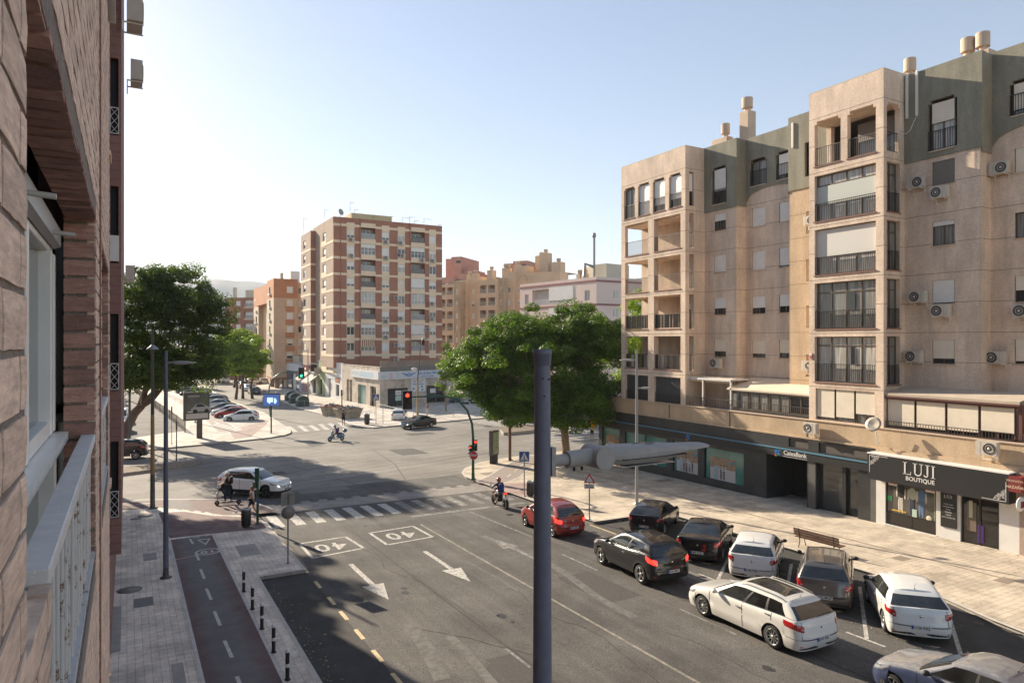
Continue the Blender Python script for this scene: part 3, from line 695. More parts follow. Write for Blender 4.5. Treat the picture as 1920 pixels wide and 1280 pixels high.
for s in (14.64, 11.9, 9.03, 6.2): W.box(X0 + .29, 35.1, FY0 + .29, FY1, s - .16, s + .12, M_BEI)
W.box(X0 + .01, X0 + .29, FY1 - .3, FY1 - .003, 3.3, 17.4, M_BEI)            # corner column
W.box(X0 + .26, 35.1, FY1 - .29, FY1 - .003, 17.7, 21.79, M_BEI)
W.box(X0 + .285, X0 + .5, 37.9, 38.4, 3.3, 17.3, M_BEI)
lg = [(35.9, 36.7, s - 2.65, s - .45, .1) for s in lv]
wall(W, frX(35.1), FY0, FY1, 3.2, 17.4, lg, M_BEI)
# ---- set-back walls B, C, D, E, F
WB = [(32.73, 33.79, z0, z1, .14) for z0, z1 in ((15.99, 17.13), (13.16, 14.34), (10.3, 11.47), (7.46, 8.64))]
WCC = [(y0, y1, z0, z1, .14) for z0, z1 in ((16.0, 17.21), (13.15, 14.38), (10.3, 11.45), (7.46, 8.61)) for (y0, y1) in ((30.25, 31.33), (28.23, 29.19))]
WE = [(18.24, 19.31, z0, z1, .14) for z0, z1 in ((16.21, 17.39), (13.23, 14.41), (10.36, 11.51), (7.4, 8.6))]
WF = [(14.9, 16.09, z0, z1, .14) for z0, z1 in ((16.29, 17.4), (13.26, 14.44), (10.32, 11.51), (7.46, 8.6))]
wall(W, fXB, 31.82, 34.65, 3.3, 17.36, WB, M_BEI); grooves(W, fXB, 31.82, 34.65, [z for z in mids(B1) if z < 17.3], WB)
wall(W, fXC, 27.7, 31.82, 3.3, 18.45, WCC, M_BEI); grooves(W, fXC, 27.7, 31.82, [z for z in mids(B1) if z < 17.5], WCC)
slD = [(26.3, 26.55, s - 2.6, s - 1.3, .12) for s in (17.45, 14.64, 11.9, 9.03)]
wall(W, fXB, 24.98, 27.7, 3.3, 17.56, slD, M_OCH); grooves(W, fXB, 24.98, 27.7, [z for z in mids(B1) if z < 17.5], slD)
for o in slD: W.quad(fXB.p(o[0], .12, o[2]), fXB.p(o[1], .12, o[2]), fXB.p(o[1], .12, o[3]), fXB.p(o[0], .12, o[3]), M_SHC)
wall(W, fXB, 17.06, 20.68, 3.3, 17.62, WE, M_BEI); grooves(W, fXB, 17.06, 20.68, [z for z in mids(B2) if z < 17.5], WE)
wall(W, fXC, 12.9, 17.06, 3.3, 18.45, WF, M_BEI); grooves(W, fXC, 12.9, 17.06, [z for z in mids(B2) if z < 17.5], WF)
wall(W, fXB, -8, 12.9, 3.3, 22.2, [], M_BEI)
for yy, lvls in ((31.82, B1), (17.06, B2)):
    f = frY(yy); wall(W, f, XB, XC, 3.3, 17.45, [], M_BEI); grooves(W, f, XB, XC, [z for z in mids(lvls) if z < 17.3])
W.quad((XB, 27.7, 3.3), (XC, 27.7, 3.3), (XC, 27.7, 22), (XB, 27.7, 22), M_BEI); W.quad((XB, 12.9, 3.3), (XC, 12.9, 3.3), (XC, 12.9, 22), (XB, 12.9, 22), M_BEI)
W.box(35.85, 47, -8, 41.5, 21.2, 21.5, M_ROOF); W.quad((35.1, 41.5, -2), (47, 41.5, -2), (47, 41.5, 21.4), (35.1, 41.5, 21.4), M_BEI)
W.quad((47, 41.5, -2), (47, -8, -2), (47, -8, 21.4), (47, 41.5, 21.4), M_BEI); W.quad((35, -8, -2), (47, -8, -2), (47, -8, 21.4), (35, -8, 21.4), M_BEI)
W.build('wall', APT)
# ---- green crown
g = MB(); P = .06
def crown(X, y0, y1, zb, zt, ops, arch=None):
    f = frX(X - P); y0, y1 = min(y0, y1), max(y0, y1)
    wall(g, f, y0, y1, (arch[1] + .02) if arch else zb, zt, ops, M_GRN)
    if arch:
        n = 16; ze, zm = arch
        for i in range(n):
            a, b = y0 + (y1 - y0) * i / n, y0 + (y1 - y0) * (i + 1) / n
            za, zb_ = [ze + (zm - ze) * sqrt(max(0, 1 - ((q - (y0 + y1) / 2) / ((y1 - y0) / 2)) ** 2)) for q in (a, b)]
            g.quad(f.p(a, 0, za), f.p(b, 0, zb_), f.p(b, 0, zm + .02), f.p(a, 0, zm + .02), M_GRN)
            g.quad(f.p(a, 0, za), f.p(a, P, za), f.p(b, P, zb_), f.p(b, 0, zb_), M_GRN)
    else: g.quad(f.p(y0, 0, zb), f.p(y1, 0, zb), f.p(y1, P, zb), f.p(y0, P, zb), M_GRN)
GB = [(32.6, 33.95, 17.79, 20.3, .2)]
GC = [(30.1, 31.5, 18.66, 20.4, .2), (28.05, 29.4, 18.66, 20.4, .2)]
GE = [(18.1, 19.5, 17.94, 20.45, .2)]
GF = [(14.9, 16.3, 18.93, 20.55, .2)]
crown(XB, 31.76, 34.65, 17.36, 21.83, GB)
crown(XC, 27.7, 31.76, 17.7, 21.85, GC, (17.72, 18.42))
crown(XB, 24.98, 27.74, 17.56, 21.95, [(26.25, 26.6, 18.2, 20.2, .2)])
crown(XB, 17.0, 20.68, 17.62, 22.1, GE)
crown(XC, 12.9, 17.0, 17.7, 22.15, GF, (17.72, 18.45))
for yy, zt in ((31.76, 21.83), (17.0, 22.1)): g.quad((XB - P, yy, 17.4), (XC - P, yy, 17.4), (XC - P, yy, zt), (XB - P, yy, zt), M_GRN)
g.quad((XB - P, 27.74, 17.4), (XC - P, 27.74, 17.4), (XC - P, 27.74, 21.95), (XB - P, 27.74, 21.95), M_GRN)
for X, y0, y1, zt in ((XB, 31.76, 34.65, 21.83), (XC, 27.7, 31.76, 21.85), (XB, 24.98, 27.74, 21.95), (XB, 17.0, 20.68, 22.1), (XC, 12.9, 17.0, 22.15)):
    g.box(X - P, X + .3, y0, y1, zt, zt + .03, M_GRN); g.quad((X + .3, y0, 21.3), (X + .3, y1, 21.3), (X + .3, y1, zt), (X + .3, y0, zt), M_CERAM)
for o, X in ((GB[0], XB), (GC[0], XC), (GC[1], XC), (GE[0], XB), (GF[0], XC)):
    corbel(g, frX(X - P), o[0], o[1], o[3], .2, .14, .16, M_GRN)
g.build('crown', APT)
# ---- windows on set-back walls
shB = [(.42, M_SHW), (.97, M_SHW), (.62, M_PVC), (.68, M_SHC)]
for o, (s, m) in zip(WB, shB): win(APT, fXB, *o[:4], .14, M_ALUB, M_GLASS, s, m, sill=M_CERAM)
shC = [(1, M_SHW), (1, M_SHW), (1, M_SHW), (.9, M_SHW), (.66, M_PVC), (.64, M_PVC), (.78, M_SHC), (.72, M_SHC)]
for o, (s, m) in zip(WCC, shC): win(APT, fXC, *o[:4], .14, M_ALUB, M_GLASS, s, m, sill=M_CERAM)
shE = [(.97, M_SHG), (.18, M_SHW), (.95, M_SHW), (.78, M_SHC)]
for i, (o, (s, m)) in enumerate(zip(WE, shE)): win(APT, fXB, *o[:4], .14, M_ALUB, M_CURTD if i == 1 else M_GLASS, s, m, sill=M_CERAM)
shF = [(1, M_SHC), (0, None), (.55, M_SHC), (.88, M_SHC)]
for i, (o, (s, m)) in enumerate(zip(WF, shF)): win(APT, fXC, *o[:4], .14, M_ALUB, M_CURTD if i == 1 else M_GLASS, s, m, sill=M_CERAM)
for (o, X, s, sm, gm) in ((GB[0], XB, .62, M_SHW, M_GLASS), (GC[0], XC, .0, None, M_CURTD), (GC[1], XC, .8, M_SHW, M_GLASS), (GE[0], XB, .42, M_SHC, M_CURT), (GF[0], XC, .82, M_SHC, M_GLASS)):
    f = frX(X - P); win(APT, f, o[0] + .14, o[1] - .14, o[2], o[3] - .16, .2, M_ALUB, gm, s, sm, sill=M_CERAM)
    railing(APT, f, o[0] + .02, o[1] - .02, o[2], min(o[2] + 1.0, o[3] - .5), .08, M_IRONK)
# ---- far bay top windows and loggia railings
for i, (a, b) in enumerate(tw):
    win(APT, fX0, b + .02, a - .02, 17.78, 20.0, .25, M_ALUB, M_CURTD if i == 0 else M_GLASS, (0, 1, .78, .72)[i], M_PVC, sill=M_SILLR)
    railing(APT, fX0, b + .02, a - .02, 17.78, 18.8, .1, M_IRONB)
for s in lv:
    dark = s in (11.9,)
    for (a0, a1) in ((38.47, 41.1), (35.11, 37.83)):
        r = railing(APT, fX0, a0 + .01, a1 - .01, s - 2.5, s - 1.45, .1, M_IRONB)
        k = MB(); k.box(a0 - .02, a1 + .02, -.05, .3, s - 2.56, s - 2.502, M_SILLR, fX0); k.build('sill', APT)
        if s == 11.9 or s == 9.03:
            k = MB(); n = 9
            for i in range(n):
                c0 = a0 + (a1 - a0) * i / n
                if s == 11.9 or i % 2 == 0: k.box(c0 + .02, c0 + (a1 - a0) / n - .02, .13, .135, s - 2.42, s - 1.5, mat('screen_dark', (.05, .048, .045), .8, var=.2, vs=3) if (s == 11.9 or i % 3) else M_SHW, fX0)
            k.build('privacy_screen', APT)
    railing(APT, fY1, 33.48, 33.86, s - 2.5, s - 1.45, .12, M_IRONB)
    win(APT, frX(35.1), 35.9, 36.7, s - 2.65, s - .45, .1, M_ALUB, M_GLASS, {17.45: .98, 14.64: .98, 11.9: .3, 9.03: .97}[s], M_SHW if s > 9.1 else M_SHC)
win(APT, fY1, 33.47, 33.87, 17.8, 20.0, .2, M_ALUB, M_GLASSD, .55, M_SHW, mull=0)
for (a0, a1) in ((38.47, 41.1), (35.11, 37.83)):
    k = MB(); k.quad(fX0.p(a0, .2, 4.0), fX0.p(a1, .2, 4.0), fX0.p(a1, .2, 6.0), fX0.p(a0, .2, 6.0), mat('dark_blind', (.055, .055, .06), .6, var=.15, vs=2)); k.build('blind', APT)
# ---- near bay glazing
for (a0, a1) in ((21.09, 22.66), (23.05, 24.63)):
    railing(APT, fX0, a0 + .01, a1 - .01, 18.12, 19.15, .1, M_IRONB)
    k = MB(); k.box(a0 - .04, a1 + .04, -.05, .3, 18.06, 18.118, M_SILLR, fX0); k.build('sill', APT)
railing(APT, fY, 33.39, 34.48, 18.12, 19.15, .1, M_IRONB)
win(APT, frX(34.85), 21.0, 23.2, 18.12, 20.3, .0, M_ALUB, M_GLASS, .45, M_SHG, 1)
gl = {17.75: (3, M_CURT, 1.95, .97), 14.8: (2, M_CURT, None, 1.0), 11.85: (3, M_CURTD, 1.98, 0), 8.93: (3, M_CURT, 1.98, 0)}
for s, (mu, gm, tr, sh) in gl.items():
    z0, z1 = (s - 2.67, s - .16) if s != 8.93 else (6.3, 8.76)
    trz = z0 + tr if tr else None
    w_ = win(APT, fX0, 21.1, 24.62, z0, z1, .26, M_ALUB, gm, 0, None, mu, trans=trz, sill=M_SILLR)
    if sh and s == 14.8:
        k = MB(); k.box(21.13, 24.6, .17, .19, z0 + 1.0, z1 - .05, mat('blind_white', (.66, .63, .58), .7), fX0); k.build('shutter', w_)
    elif sh == .97:
        k = MB(); k.box(21.13, 24.6, .18, .19, z0 + .9, z0 + 1.9, mat('blind_pale', (.50, .52, .48), .6), fX0); k.build('shutter', w_)
    if s in (11.85, 8.93):
        k = MB(); k.quad(fX0.p(22.35, .19, z0 + 1.0), fX0.p(22.85 if s > 9 else 22.6, .19, z0 + 1.0), fX0.p(22.85 if s > 9 else 22.6, .19, z0 + 1.93), fX0.p(22.35, .19, z0 + 1.93), M_GLASSD); k.build('pane', w_)
    railing(APT, fX0, 21.1, 24.62, z0, z0 + 1.0, .08, M_IRONK if s != 14.8 else M_IRONB)
    win(APT, fY, 33.38, 34.48, z0, z1, .26, M_ALUB, M_CURTD, 0, None, 1, trans=z0 + 1.95, sill=M_SILLR)
    railing(APT, fY, 33.38, 34.48, z0, z0 + 1.0, .08, M_IRONK)
for i, (a0, a1) in enumerate(((21.17, 22.26), (22.3, 23.4), (23.44, 24.55))):
    win(APT, fX0, a0, a1, 4.22, 5.93, .18, M_ALUB, M_CURTD, (.70, .86, .90)[i], M_SHC, 1 if i == 0 else 0, bar=.06)
# ---- first-floor terrace: parapet with railings, conservatories, pergola
t = MB()
fP = frX(X0 - .02)
PO = [] 
for (a0, a1) in ((12.0, 43.6),):
    t.box(a0, a1, 0, .22, 3.17, 4.12, M_OCH, fP); t.box(a0, a1, -.06, .3, 4.12, 4.17, M_CERAM, fP)
t.box(12.0, 43.6, -.10, .2, 3.08, 3.17, M_OCH, fP); t.box(X0, 36, 11.9, 43.6, 3.0, 3.1, M_ROOF)
t.box(X0 + .2, 36, 43.3, 43.6, 3.1, 4.1, M_OCH)
for y in (36.2, 30.7, 25.1): t.box(y - .03, y + .03, -.03, 0, 3.0, 4.1, mat('drain_brown', (.14, .08, .05), .7), fP)
t.build('terrace_parapet', APT)
railing(APT, fP, 25.05, 43.5, 4.17, 4.80, .1, M_IRONB, sp=.13)
railing(APT, fP, 15.0, 20.6, 4.17, 4.55, .1, M_IRONB, sp=.13)
railing(APT, fP, 12.2, 14.7, 4.17, 4.55, .1, M_IRONB, sp=.13)
c = MB(); fc = frX(33.5)                                               # grey glazed room
c.box(24.98, 31.1, 0, .12, 5.35, 5.52, M_ALUG, fc); c.box(24.98, 31.1, 0, .08, 4.17, 4.3, M_ALUG, fc)
c.add([(33.35, 24.98, 5.53), (33.35, 31.2, 5.53), (35.7, 31.2, 6.15), (35.7, 24.98, 6.15), (33.35, 24.98, 5.43), (33.35, 31.2, 5.43), (35.7, 31.2, 6.05), (35.7, 24.98, 6.05)], [(0, 1, 2, 3), (4, 7, 6, 5), (0, 4, 5, 1), (1, 5, 6, 2)], M_AWN)
c.build('conservatory_roof', APT)
n = 4
for i in range(n):
    a0 = 25.1 + i * 1.5; win(APT, fc, a0, a0 + 1.46, 4.3, 5.35, .06, M_ALUB, (M_GLASSD, M_CURTD, M_CURTD, M_CURTD)[i], 0, None, 1, bar=.07)
c = MB()                                                               # white pergola with folded canvas
for y in (36.0, 33.3, 30.9): c.box(33.35, 33.45, y - .05, y + .05, 4.15, 6.05, M_WHITE)
c.box(33.33, 33.47, 30.85, 36.05, 5.95, 6.08, M_WHITE)
for y in (36.0, 33.3, 30.9): c.box(33.47, 35.0, y - .04, y + .04, 6.0, 6.1, M_WHITE)
c.build('pergola', APT)
c = MB()
for k in range(14):
    x0 = 33.5 + k * .11; c.add([(x0, 30.95, 6.02), (x0, 35.95, 6.02), (x0 + .055, 35.95, 6.10 + .02 * (k % 2)), (x0 + .055, 30.95, 6.10), (x0 + .11, 35.95, 6.02), (x0 + .11, 30.95, 6.02)], [(0, 1, 2, 3), (3, 2, 4, 5)], M_AWN)
for k in range(20):
    y0 = 30.95 + k * .25; c.add([(33.48, y0, 5.94), (33.48, y0 + .25, 5.94), (33.5, y0 + .2, 5.80), (33.5, y0 + .05, 5.80)], [(0, 1, 2, 3)], M_AWN)
c.build('canvas_canopy', APT)
c = MB(); fc = frX(33.35)                                              # brown glazed room
MBR = mat('joinery_redbrown', (.14, .06, .05), .5)
c.add([(33.15, 14.7, 5.92), (33.15, 20.66, 5.92), (34.9, 20.66, 6.2), (34.9, 14.7, 6.2), (33.15, 14.7, 5.80), (33.15, 20.66, 5.80)], [(0, 1, 2, 3), (0, 4, 5, 1)], mat('roof_cream', (.5, .42, .33), .8, var=.1, vs=1))
c.box(14.7, 20.66, -.22, .1, 5.72, 5.80, MBR, fc); c.box(14.72, 20.66, -.14, .1, 5.62, 5.72, MBR, fc); c.box(14.7, 14.85, 0, 1.5, 4.17, 5.7, MBR, fc)
c.build('conservatory_roof', APT)
for i in range(4):
    a0 = 14.95 + i * 1.43; win(APT, fc, a0, a0 + 1.38, 4.17, 5.62, .06, MBR, M_GLASSD, (.76, .84, .88, .90)[i], M_SHC, 1, bar=.07)
# ---- chimneys with round cowls
def chimney(x, y, zb, zt, w_, l, cowls, r=.42):
    c = MB(); c.box(x, x + w_, y, y + l, zb, zt, M_CERAM); o = c.build('chimney', APT, bevel=.02)
    k = MB()
    for cy in cowls:
        k.lathe([(r * .6, zt), (r * .6, zt + .26), (r, zt + .26), (r, zt + .92), (r * .96, zt + .95), (0, zt + .95)], M_CERAM, 20, (x + w_ / 2, cy, 0), smooth=False)
    k.build('cowl', o)
chimney(36.1, 17.3, 21.9, 22.6, .65, 1.6, (18.42, 17.74), .31)
chimney(36.1, 20.7, 21.9, 22.62, .65, 1.4, (21.3,), .30)
chimney(36.2, 32.0, 21.5, 24.0, .75, .75, (32.4,), .36)
chimney(35.6, 33.3, 21.5, 22.5, .6, 1.4, (33.7,), .3)
for (y, X, z0, z1) in ((20.5, XB - P, 19.9, 22.2), (20.0, XB - P, 19.9, 22.2), (27.4, XB - P, 20.1, 21.6), (28.3, XC - P, 20.4, 22.0)):
    c = MB(); c.box(X - .09, X - .002, y - .05, y + .05, z0, z1, M_PVC); c.build('pipe', APT)
c = MB(); c.tube([(34.8, 20.0, 19.9), (34.7, 20.1, 19.6), (34.75, 20.3, 19.25), (34.72, 20.5, 19.1), (34.6, 20.62, 19.2), (34.3, 20.66, 19.2), (34.25, 20.66, 18.6)], .014, M_PVC, 6); c.build('cable', APT)
# ---- ground floor: black stone bank front
b = MB(); fB = frX(33.0)
gq = -1.4
bo = [(41.65, 43.85, -.42, 1.74, .12), (36.42, 41.0, -.42, 1.70, .12), (33.38, 35.76, -.42, 1.66, .12), (29.52, 32.8, -.42, 1.62, .12), (25.04, 27.81, -1.4, 1.85, 2.2), (22.0, 24.45, -1.4, 1.85, .35),
      (24.95, 26.25, 2.5, 3.0, .1), (21.2, 24.3, 2.45, 2.98, .1)]
wall(b, fB, 21.3, 44.3, gq, 3.08, bo, M_BANK)
b.quad((33.0, 44.3, gq), (40, 44.3, gq), (40, 44.3, 3.1), (33.0, 44.3, 3.1), M_BANK)
for o in bo[4:5]: b.quad(fB.p(o[0], 2.2, o[2]), fB.p(o[1], 2.2, o[2]), fB.p(o[1], 2.2, o[3]), fB.p(o[0], 2.2, o[3]), M_GLASSD)
for o in bo[6:]: b.quad(fB.p(o[0], .1, o[2]), fB.p(o[1], .1, o[2]), fB.p(o[1], .1, o[3]), fB.p(o[0], .1, o[3]), mat('louvre', (.10, .085, .075), .6, fn=f_slats(.06)))
b.box(24.5, 24.95, -.01, .1, -.9, 1.9, M_BANKG, fB); b.box(21.0, 21.3, -.01, .2, gq, 3.0, M_BANKG, fB)
b.box(21.3, 27.9, -.008, .0, 2.42, 3.06, M_BANKG, fB, skip=()) if False else None
b.quad(fB.p(21.3, -.003, 2.3), fB.p(29.0, -.003, 2.3), fB.p(29.0, -.003, 3.07), fB.p(21.3, -.003, 3.07), M_BANKG) if False else None
b.box(22.0, 24.45, .3, .35, -1.4, 1.85, M_GLASS, fB)
b.box(22.75, 22.95, .1, .3, -1.2, 1.85, M_BLACK, fB)
b.build('bank_front', APT)
TEAL = mat('teal_glass', (0.05, 0.20, 0.17), 0.12, var=0.25, vs=0.8, spec=0.8)
poster = [mat('poster_sky', (.33, .40, .46), .5, var=.2, vs=3), mat('poster_sand', (.36, .24, .15), .6, var=.3, vs=3), mat('poster_dark', (.10, .06, .05), .6), mat('poster_pale', (.5, .47, .46), .6), mat('poster_blue', (.03, .25, .45), .6)]
for i, o in enumerate(bo[:4]):
    w_ = win(APT, fB, o[0] + .01, o[1] - .01, o[2], o[3], .12, M_BLACK, TEAL, 0, None, 1 if i in (1, 2) else 0, bar=.03)
    c = MB(); cx = (o[0] + o[1]) / 2 + (-.1, -.3, -.1, .25)[i] * (1 if i != 3 else 1)
    wd = (.8, .9, 1.0, 1.05)[i]; zt = o[3] - .55
    if i == 3: cx = 31.3
    c.box(cx - wd, cx + wd, .085, .10, o[2] + .05, zt, poster[3], fB)
    c.box(cx - wd, cx + wd, .080, .084, (o[2] + zt) / 2 + .05, zt, poster[1], fB)
    c.box(cx + wd * .35, cx + wd * .7, .076, .079, o[2] + .1, zt - .55, poster[0], fB)
    rn = random.Random(i)
    for k in range((5, 3, 4, 2)[i]):
        q = cx + (-.5 + .26 * k if i != 3 else -.12 + .24 * k) * wd; hh = o[2] + (zt - o[2]) * (.50 + .08 * rn.random() if i != 3 else .72)
        for dx in (-.035, .035): c.box(q + dx - .022, q + dx + .022, .073, .075, o[2] + .12, (hh + o[2]) / 2, poster[2], fB)
        c.box(q - .06, q + .06, .072, .075, (hh + o[2]) / 2, hh - .13, poster[(k + i) % 3 if i != 3 else 2], fB); c.ball(fB.p(q, .074, hh - .06), .002, .045, .055, poster[2], 8, 5)
    for k in range(3): c.box(cx - .3 * wd, cx + (.25 - .08 * k) * wd, .070, .071, zt - .62 - k * .1, zt - .58 - k * .1, M_WHITE, fB)
    c.box(cx - wd * .9, cx - wd * .6, .072, .075, zt - .3, zt - .15, poster[4], fB)
    c.build('poster', w_)
s = MB(); s.box(21.05, 44.35, -.10, 0, 1.88, 2.30, M_BLACK, fB); s.box(21.05, 44.38, -.14, .02, 2.30, 2.36, mat('blue_trim', (.10, .24, .33), .4), fB)
s.quad(fB.p(21.05, -.102, 1.88), fB.p(44.3, -.102, 1.88), fB.p(44.3, -.102, 1.90), fB.p(21.05, -.102, 1.90), M_BLACK)
BS = s.build('fascia_sign', None); setp(BS, 'long black bank fascia with blue strip, white lettering and blue star emblems', 'sign')
M_BLUE = mat('star_blue', (.01, .22, .62), .5); M_RED = mat('dot_red', (.6, .05, .04), .5); M_YEL = mat('dot_yellow', (.7, .45, .04), .5)
def star(mb, fr, a, z, r, d, sgn=-1):    # five uneven blue arms, a red and a yellow dot
    for ang, ln, wd in ((100, .8, .34), (35, 1.15, .32), (-40, 1.1, .34), (160, 1.0, .36), (215, .8, .42), (-75, .95, .3)):
        t_ = radians(ang); dx, dz = cos(t_) * r * ln, sin(t_) * r * ln; nx, nz = -sin(t_) * r * wd / 2, cos(t_) * r * wd / 2
        q = [(-nx * 1.1, -nz * 1.1), (dx - nx * .7, dz - nz * .7), (dx + nx * .7, dz + nz * .7), (nx * 1.1, nz * 1.1)]
        mb.add([fr.p(a + sgn * x, d, z + y) for x, y in q], [(0, 1, 2, 3)], M_BLUE)
    for (x, y, m) in ((-.75, -.75, M_RED), (-.42, -1.0, M_YEL)):
        n_ = 10; mb.add([fr.p(a + sgn * (r * x + r * .2 * cos(2 * pi * k / n_)), d - .002, z + r * y + r * .2 * sin(2 * pi * k / n_)) for k in range(n_)], [tuple(range(n_))], m)
s = MB(); star(s, fB, 26.95, 2.10, .22, -.106); star(s, fB, 34.2, 2.1, .22, -.106); s.build('emblem', BS)
s = MB(); text_mb(s, 'CaixaBank', .36, facing(fB.p(25.75, -.104, 2.12), (-1, 0, 0)), M_WHITE, .006, .004); s.box(24.95, 26.55, -.112, -.10, 1.91, 1.925, M_WHITE, fB); s.build('lettering', BS)
rs = MB(); 
c_ = Vector((32.7, 44.75, 1.9))
MY = mat('sign_yellow', (.75, .30, .02), .5, emit=.12)
e = empty('round_sign', c_, label='round orange projecting sign on the far corner of the bank', cat='sign')
k = MB(); k.lathe([(0, -.1), (.36, -.1), (.36, .1), (0, .1)], M_BLACK, 28, c_, 'Y'); k.build('rim', e)
k = MB(); k.lathe([(0, -.104), (.30, -.104), (.30, -.1)], MY, 28, c_, 'Y'); 
for a1 in (30, 150, 270, 90, 210): k.obox((c_.x + .07 * cos(radians(a1)), c_.y - .106, c_.z + .07 * sin(radians(a1))), .2, .003, .05, 0, M_BLACK, ry=-radians(a1))
k.build('face', e)
k = MB(); k.box(32.7, 33.05, 44.7, 44.8, 1.87, 1.93, M_BLACK); k.build('bracket', e)
# ---- boutique
b = MB(); fS = frX(32.95)
so = [(18.05, 20.5, -.55, 1.75, .18), (15.4, 16.98, -.62, 1.75, .9)]
wall(b, fS, 14.62, 20.98, -1.0, 1.8, so, M_WHITE); b.box(14.6, 21.0, .0, .3, 1.8, 3.1, M_OCH, fS)
b.box(15.4, 16.98, .895, .9, -.7, 1.75, M_GLASSD, fS)
b.box(18.0, 20.55, -.05, .15, -.62, -.55, M_WHITE, fS)
b.quad((32.95, 20.98, -1), (33.1, 20.98, -1), (33.1, 20.98, 1.8), (32.95, 20.98, 1.8), M_WHITE)
b.box(12.0, 14.6, -.02, .2, -1, 3.1, rough_wall('wall_pinkish', (.45, .34, .28), .15), fS)
b.box(13.9, 14.58, -.25, -.02, -.6, 3.0, rough_wall('wall_pinkish', (.45, .34, .28), .15), fS) if False else None
b.build('boutique_front', APT)
w_ = win(APT, fS, 18.07, 20.48, .02, 1.75, .1, M_BLACK, mat('shop_glass', (.10, .09, .08), .08, var=.3, vs=1.2, spec=.8), 0, None, 0, bar=.04)
k = MB(); k.box(18.07, 20.48, .06, .12, -.55, .02, mat('wood_black', (.03, .024, .02), .4), fS); k.box(19.2, 19.23, .05, .06, -.5, 0, M_BLACK, fS); k.build('base_panel', w_)
k = MB()
SKN = mat('mannequin', (.5, .47, .42), .5)
def mann(a, top, bot, tm, bm_):
    k.ball(fS.p(a, .085, .55), .012, .09, .32, bm_, 10, 6); k.ball(fS.p(a + .09, .085, .5), .012, .06, .42, bm_, 10, 6); k.ball(fS.p(a - .06, .085, .5), .012, .06, .42, bm_, 10, 6)
    k.ball(fS.p(a, .08, 1.15), .014, .2, .3, tm, 12, 8); k.ball(fS.p(a + .2, .082, 1.1), .012, .05, .26, SKN, 8, 6); k.ball(fS.p(a - .2, .082, 1.05), .012, .05, .26, SKN, 8, 6)
mann(19.75, 0, 0, M_BLACK, SKN); mann(19.2, 0, 0, mat('cloth_green', (.42, .45, .36), .8), mat('cloth_navy', (.03, .04, .07), .8)); mann(18.75, 0, 0, mat('cloth_blue', (.10, .17, .30), .8), mat('cloth_blue', (.1, .17, .3), .8))
k.box(19.5, 20.2, .06, .085, .16, .21, M_YEL, fS); k.box(18.98, 19.2, .06, .085, .05, .42, mat('case_mint', (.45, .6, .5), .6), fS)
k.ball(fS.p(18.4, .08, .14), .02, .14, .13, mat('bag_cream', (.6, .54, .42), .7)); k.box(20.22, 20.42, .065, .08, .62, .85, mat('note_green', (.05, .45, .12), .6), fS)
k.box(18.12, 18.17, .06, .08, .1, 1.5, mat('plant_dark', (.25, .28, .18), .8, var=.6, vs=20), fS)
k.build('display', w_)
k = MB()
for a in (20.15, 18.35):
    k.box(a - .22, a + .22, .055, .06, 1.38, 1.66, M_WHITE, fS); k.box(a - .21, a + .21, .052, .054, 1.60, 1.645, M_RED, fS)
    text_mb(k, 'REBAJAS', .14, facing(fS.p(a, .050, 1.51), (-1, 0, 0)), M_RED, .002, .004)
k.build('sale_poster', w_)
w_ = win(APT, fS, 15.42, 16.96, -.62, 1.75, .12, M_BLACK, M_GLASSD, 0, None, 1, bar=.06); w_.name = 'door'
k = MB(); k.box(16.35, 16.75, .08, .1, .0, 1.3, mat('interior_warm', (.16, .12, .09), .6), fS); k.box(16.5, 16.65, .06, .08, .6, 1.35, mat('mirror_pale', (.45, .46, .36), .4), fS); k.box(16.05, 16.3, .07, .1, -.45, .35, mat('case_purple', (.07, .02, .16), .4), fS); k.build('display', w_)
e = empty('shop_sign', (32.4, 18, 1.66), label='black boutique fascia with white serif name and scrollwork corners', cat='sign')
k = MB(); k.box(32.35, 32.95, 14.75, 21.05, 1.64, 2.9, M_BLACK); k.box(32.33, 32.95, 14.73, 21.07, 2.9, 2.96, M_WHITE); k.build('panel', e)
fL = frX(32.35); k = MB()
def serif(mb, strokes, a, z, h, d, m):
    for (x0, y0, x1, y1) in strokes: mb.box(a - x0 * h, a - x1 * h, d - .012, d - .001, z + y0 * h, z + y1 * h, m, fL)
def arcs(mb, a, z, h, cx, cy, r, w0, a0, a1, m):
    n = 10
    for i in range(n):
        t0, t1 = radians(a0 + (a1 - a0) * i / n), radians(a0 + (a1 - a0) * (i + 1) / n)
        q = [(cx + r * cos(t0), cy + r * sin(t0)), (cx + r * cos(t1), cy + r * sin(t1)), (cx + (r - w0) * cos(t1), cy + (r - w0) * sin(t1)), (cx + (r - w0) * cos(t0), cy + (r - w0) * sin(t0))]
        mb.add([fL.p(a - x * h, -.01, z + y * h) for x, y in q], [(0, 1, 2, 3)], m)
def LUJI(k, aL, zL, h, m):
    serif(k, [(.10, 0, .22, 1), (0, 0, .34, .045), (0, .955, .34, 1), (.3, 0, .66, .055), (.62, .05, .66, .26)], aL, zL, h, 0, m)
    serif(k, [(.12, .3, .24, 1), (0, .955, .36, 1), (.66, .3, .72, 1), (.54, .955, .84, 1)], aL - .80 * h, zL, h, 0, m); arcs(k, aL - .80 * h, zL, h, .42, .3, .30, .09, 180, 360, m)
    serif(k, [(.26, .22, .38, 1), (.14, .955, .5, 1)], aL - 1.66 * h, zL, h, 0, m); arcs(k, aL - 1.66 * h, zL, h, .19, .2, .19, .09, 190, 360, m)
    serif(k, [(.1, 0, .22, 1), (0, 0, .32, .045), (0, .955, .32, 1)], aL - 2.26 * h, zL, h, 0, m)
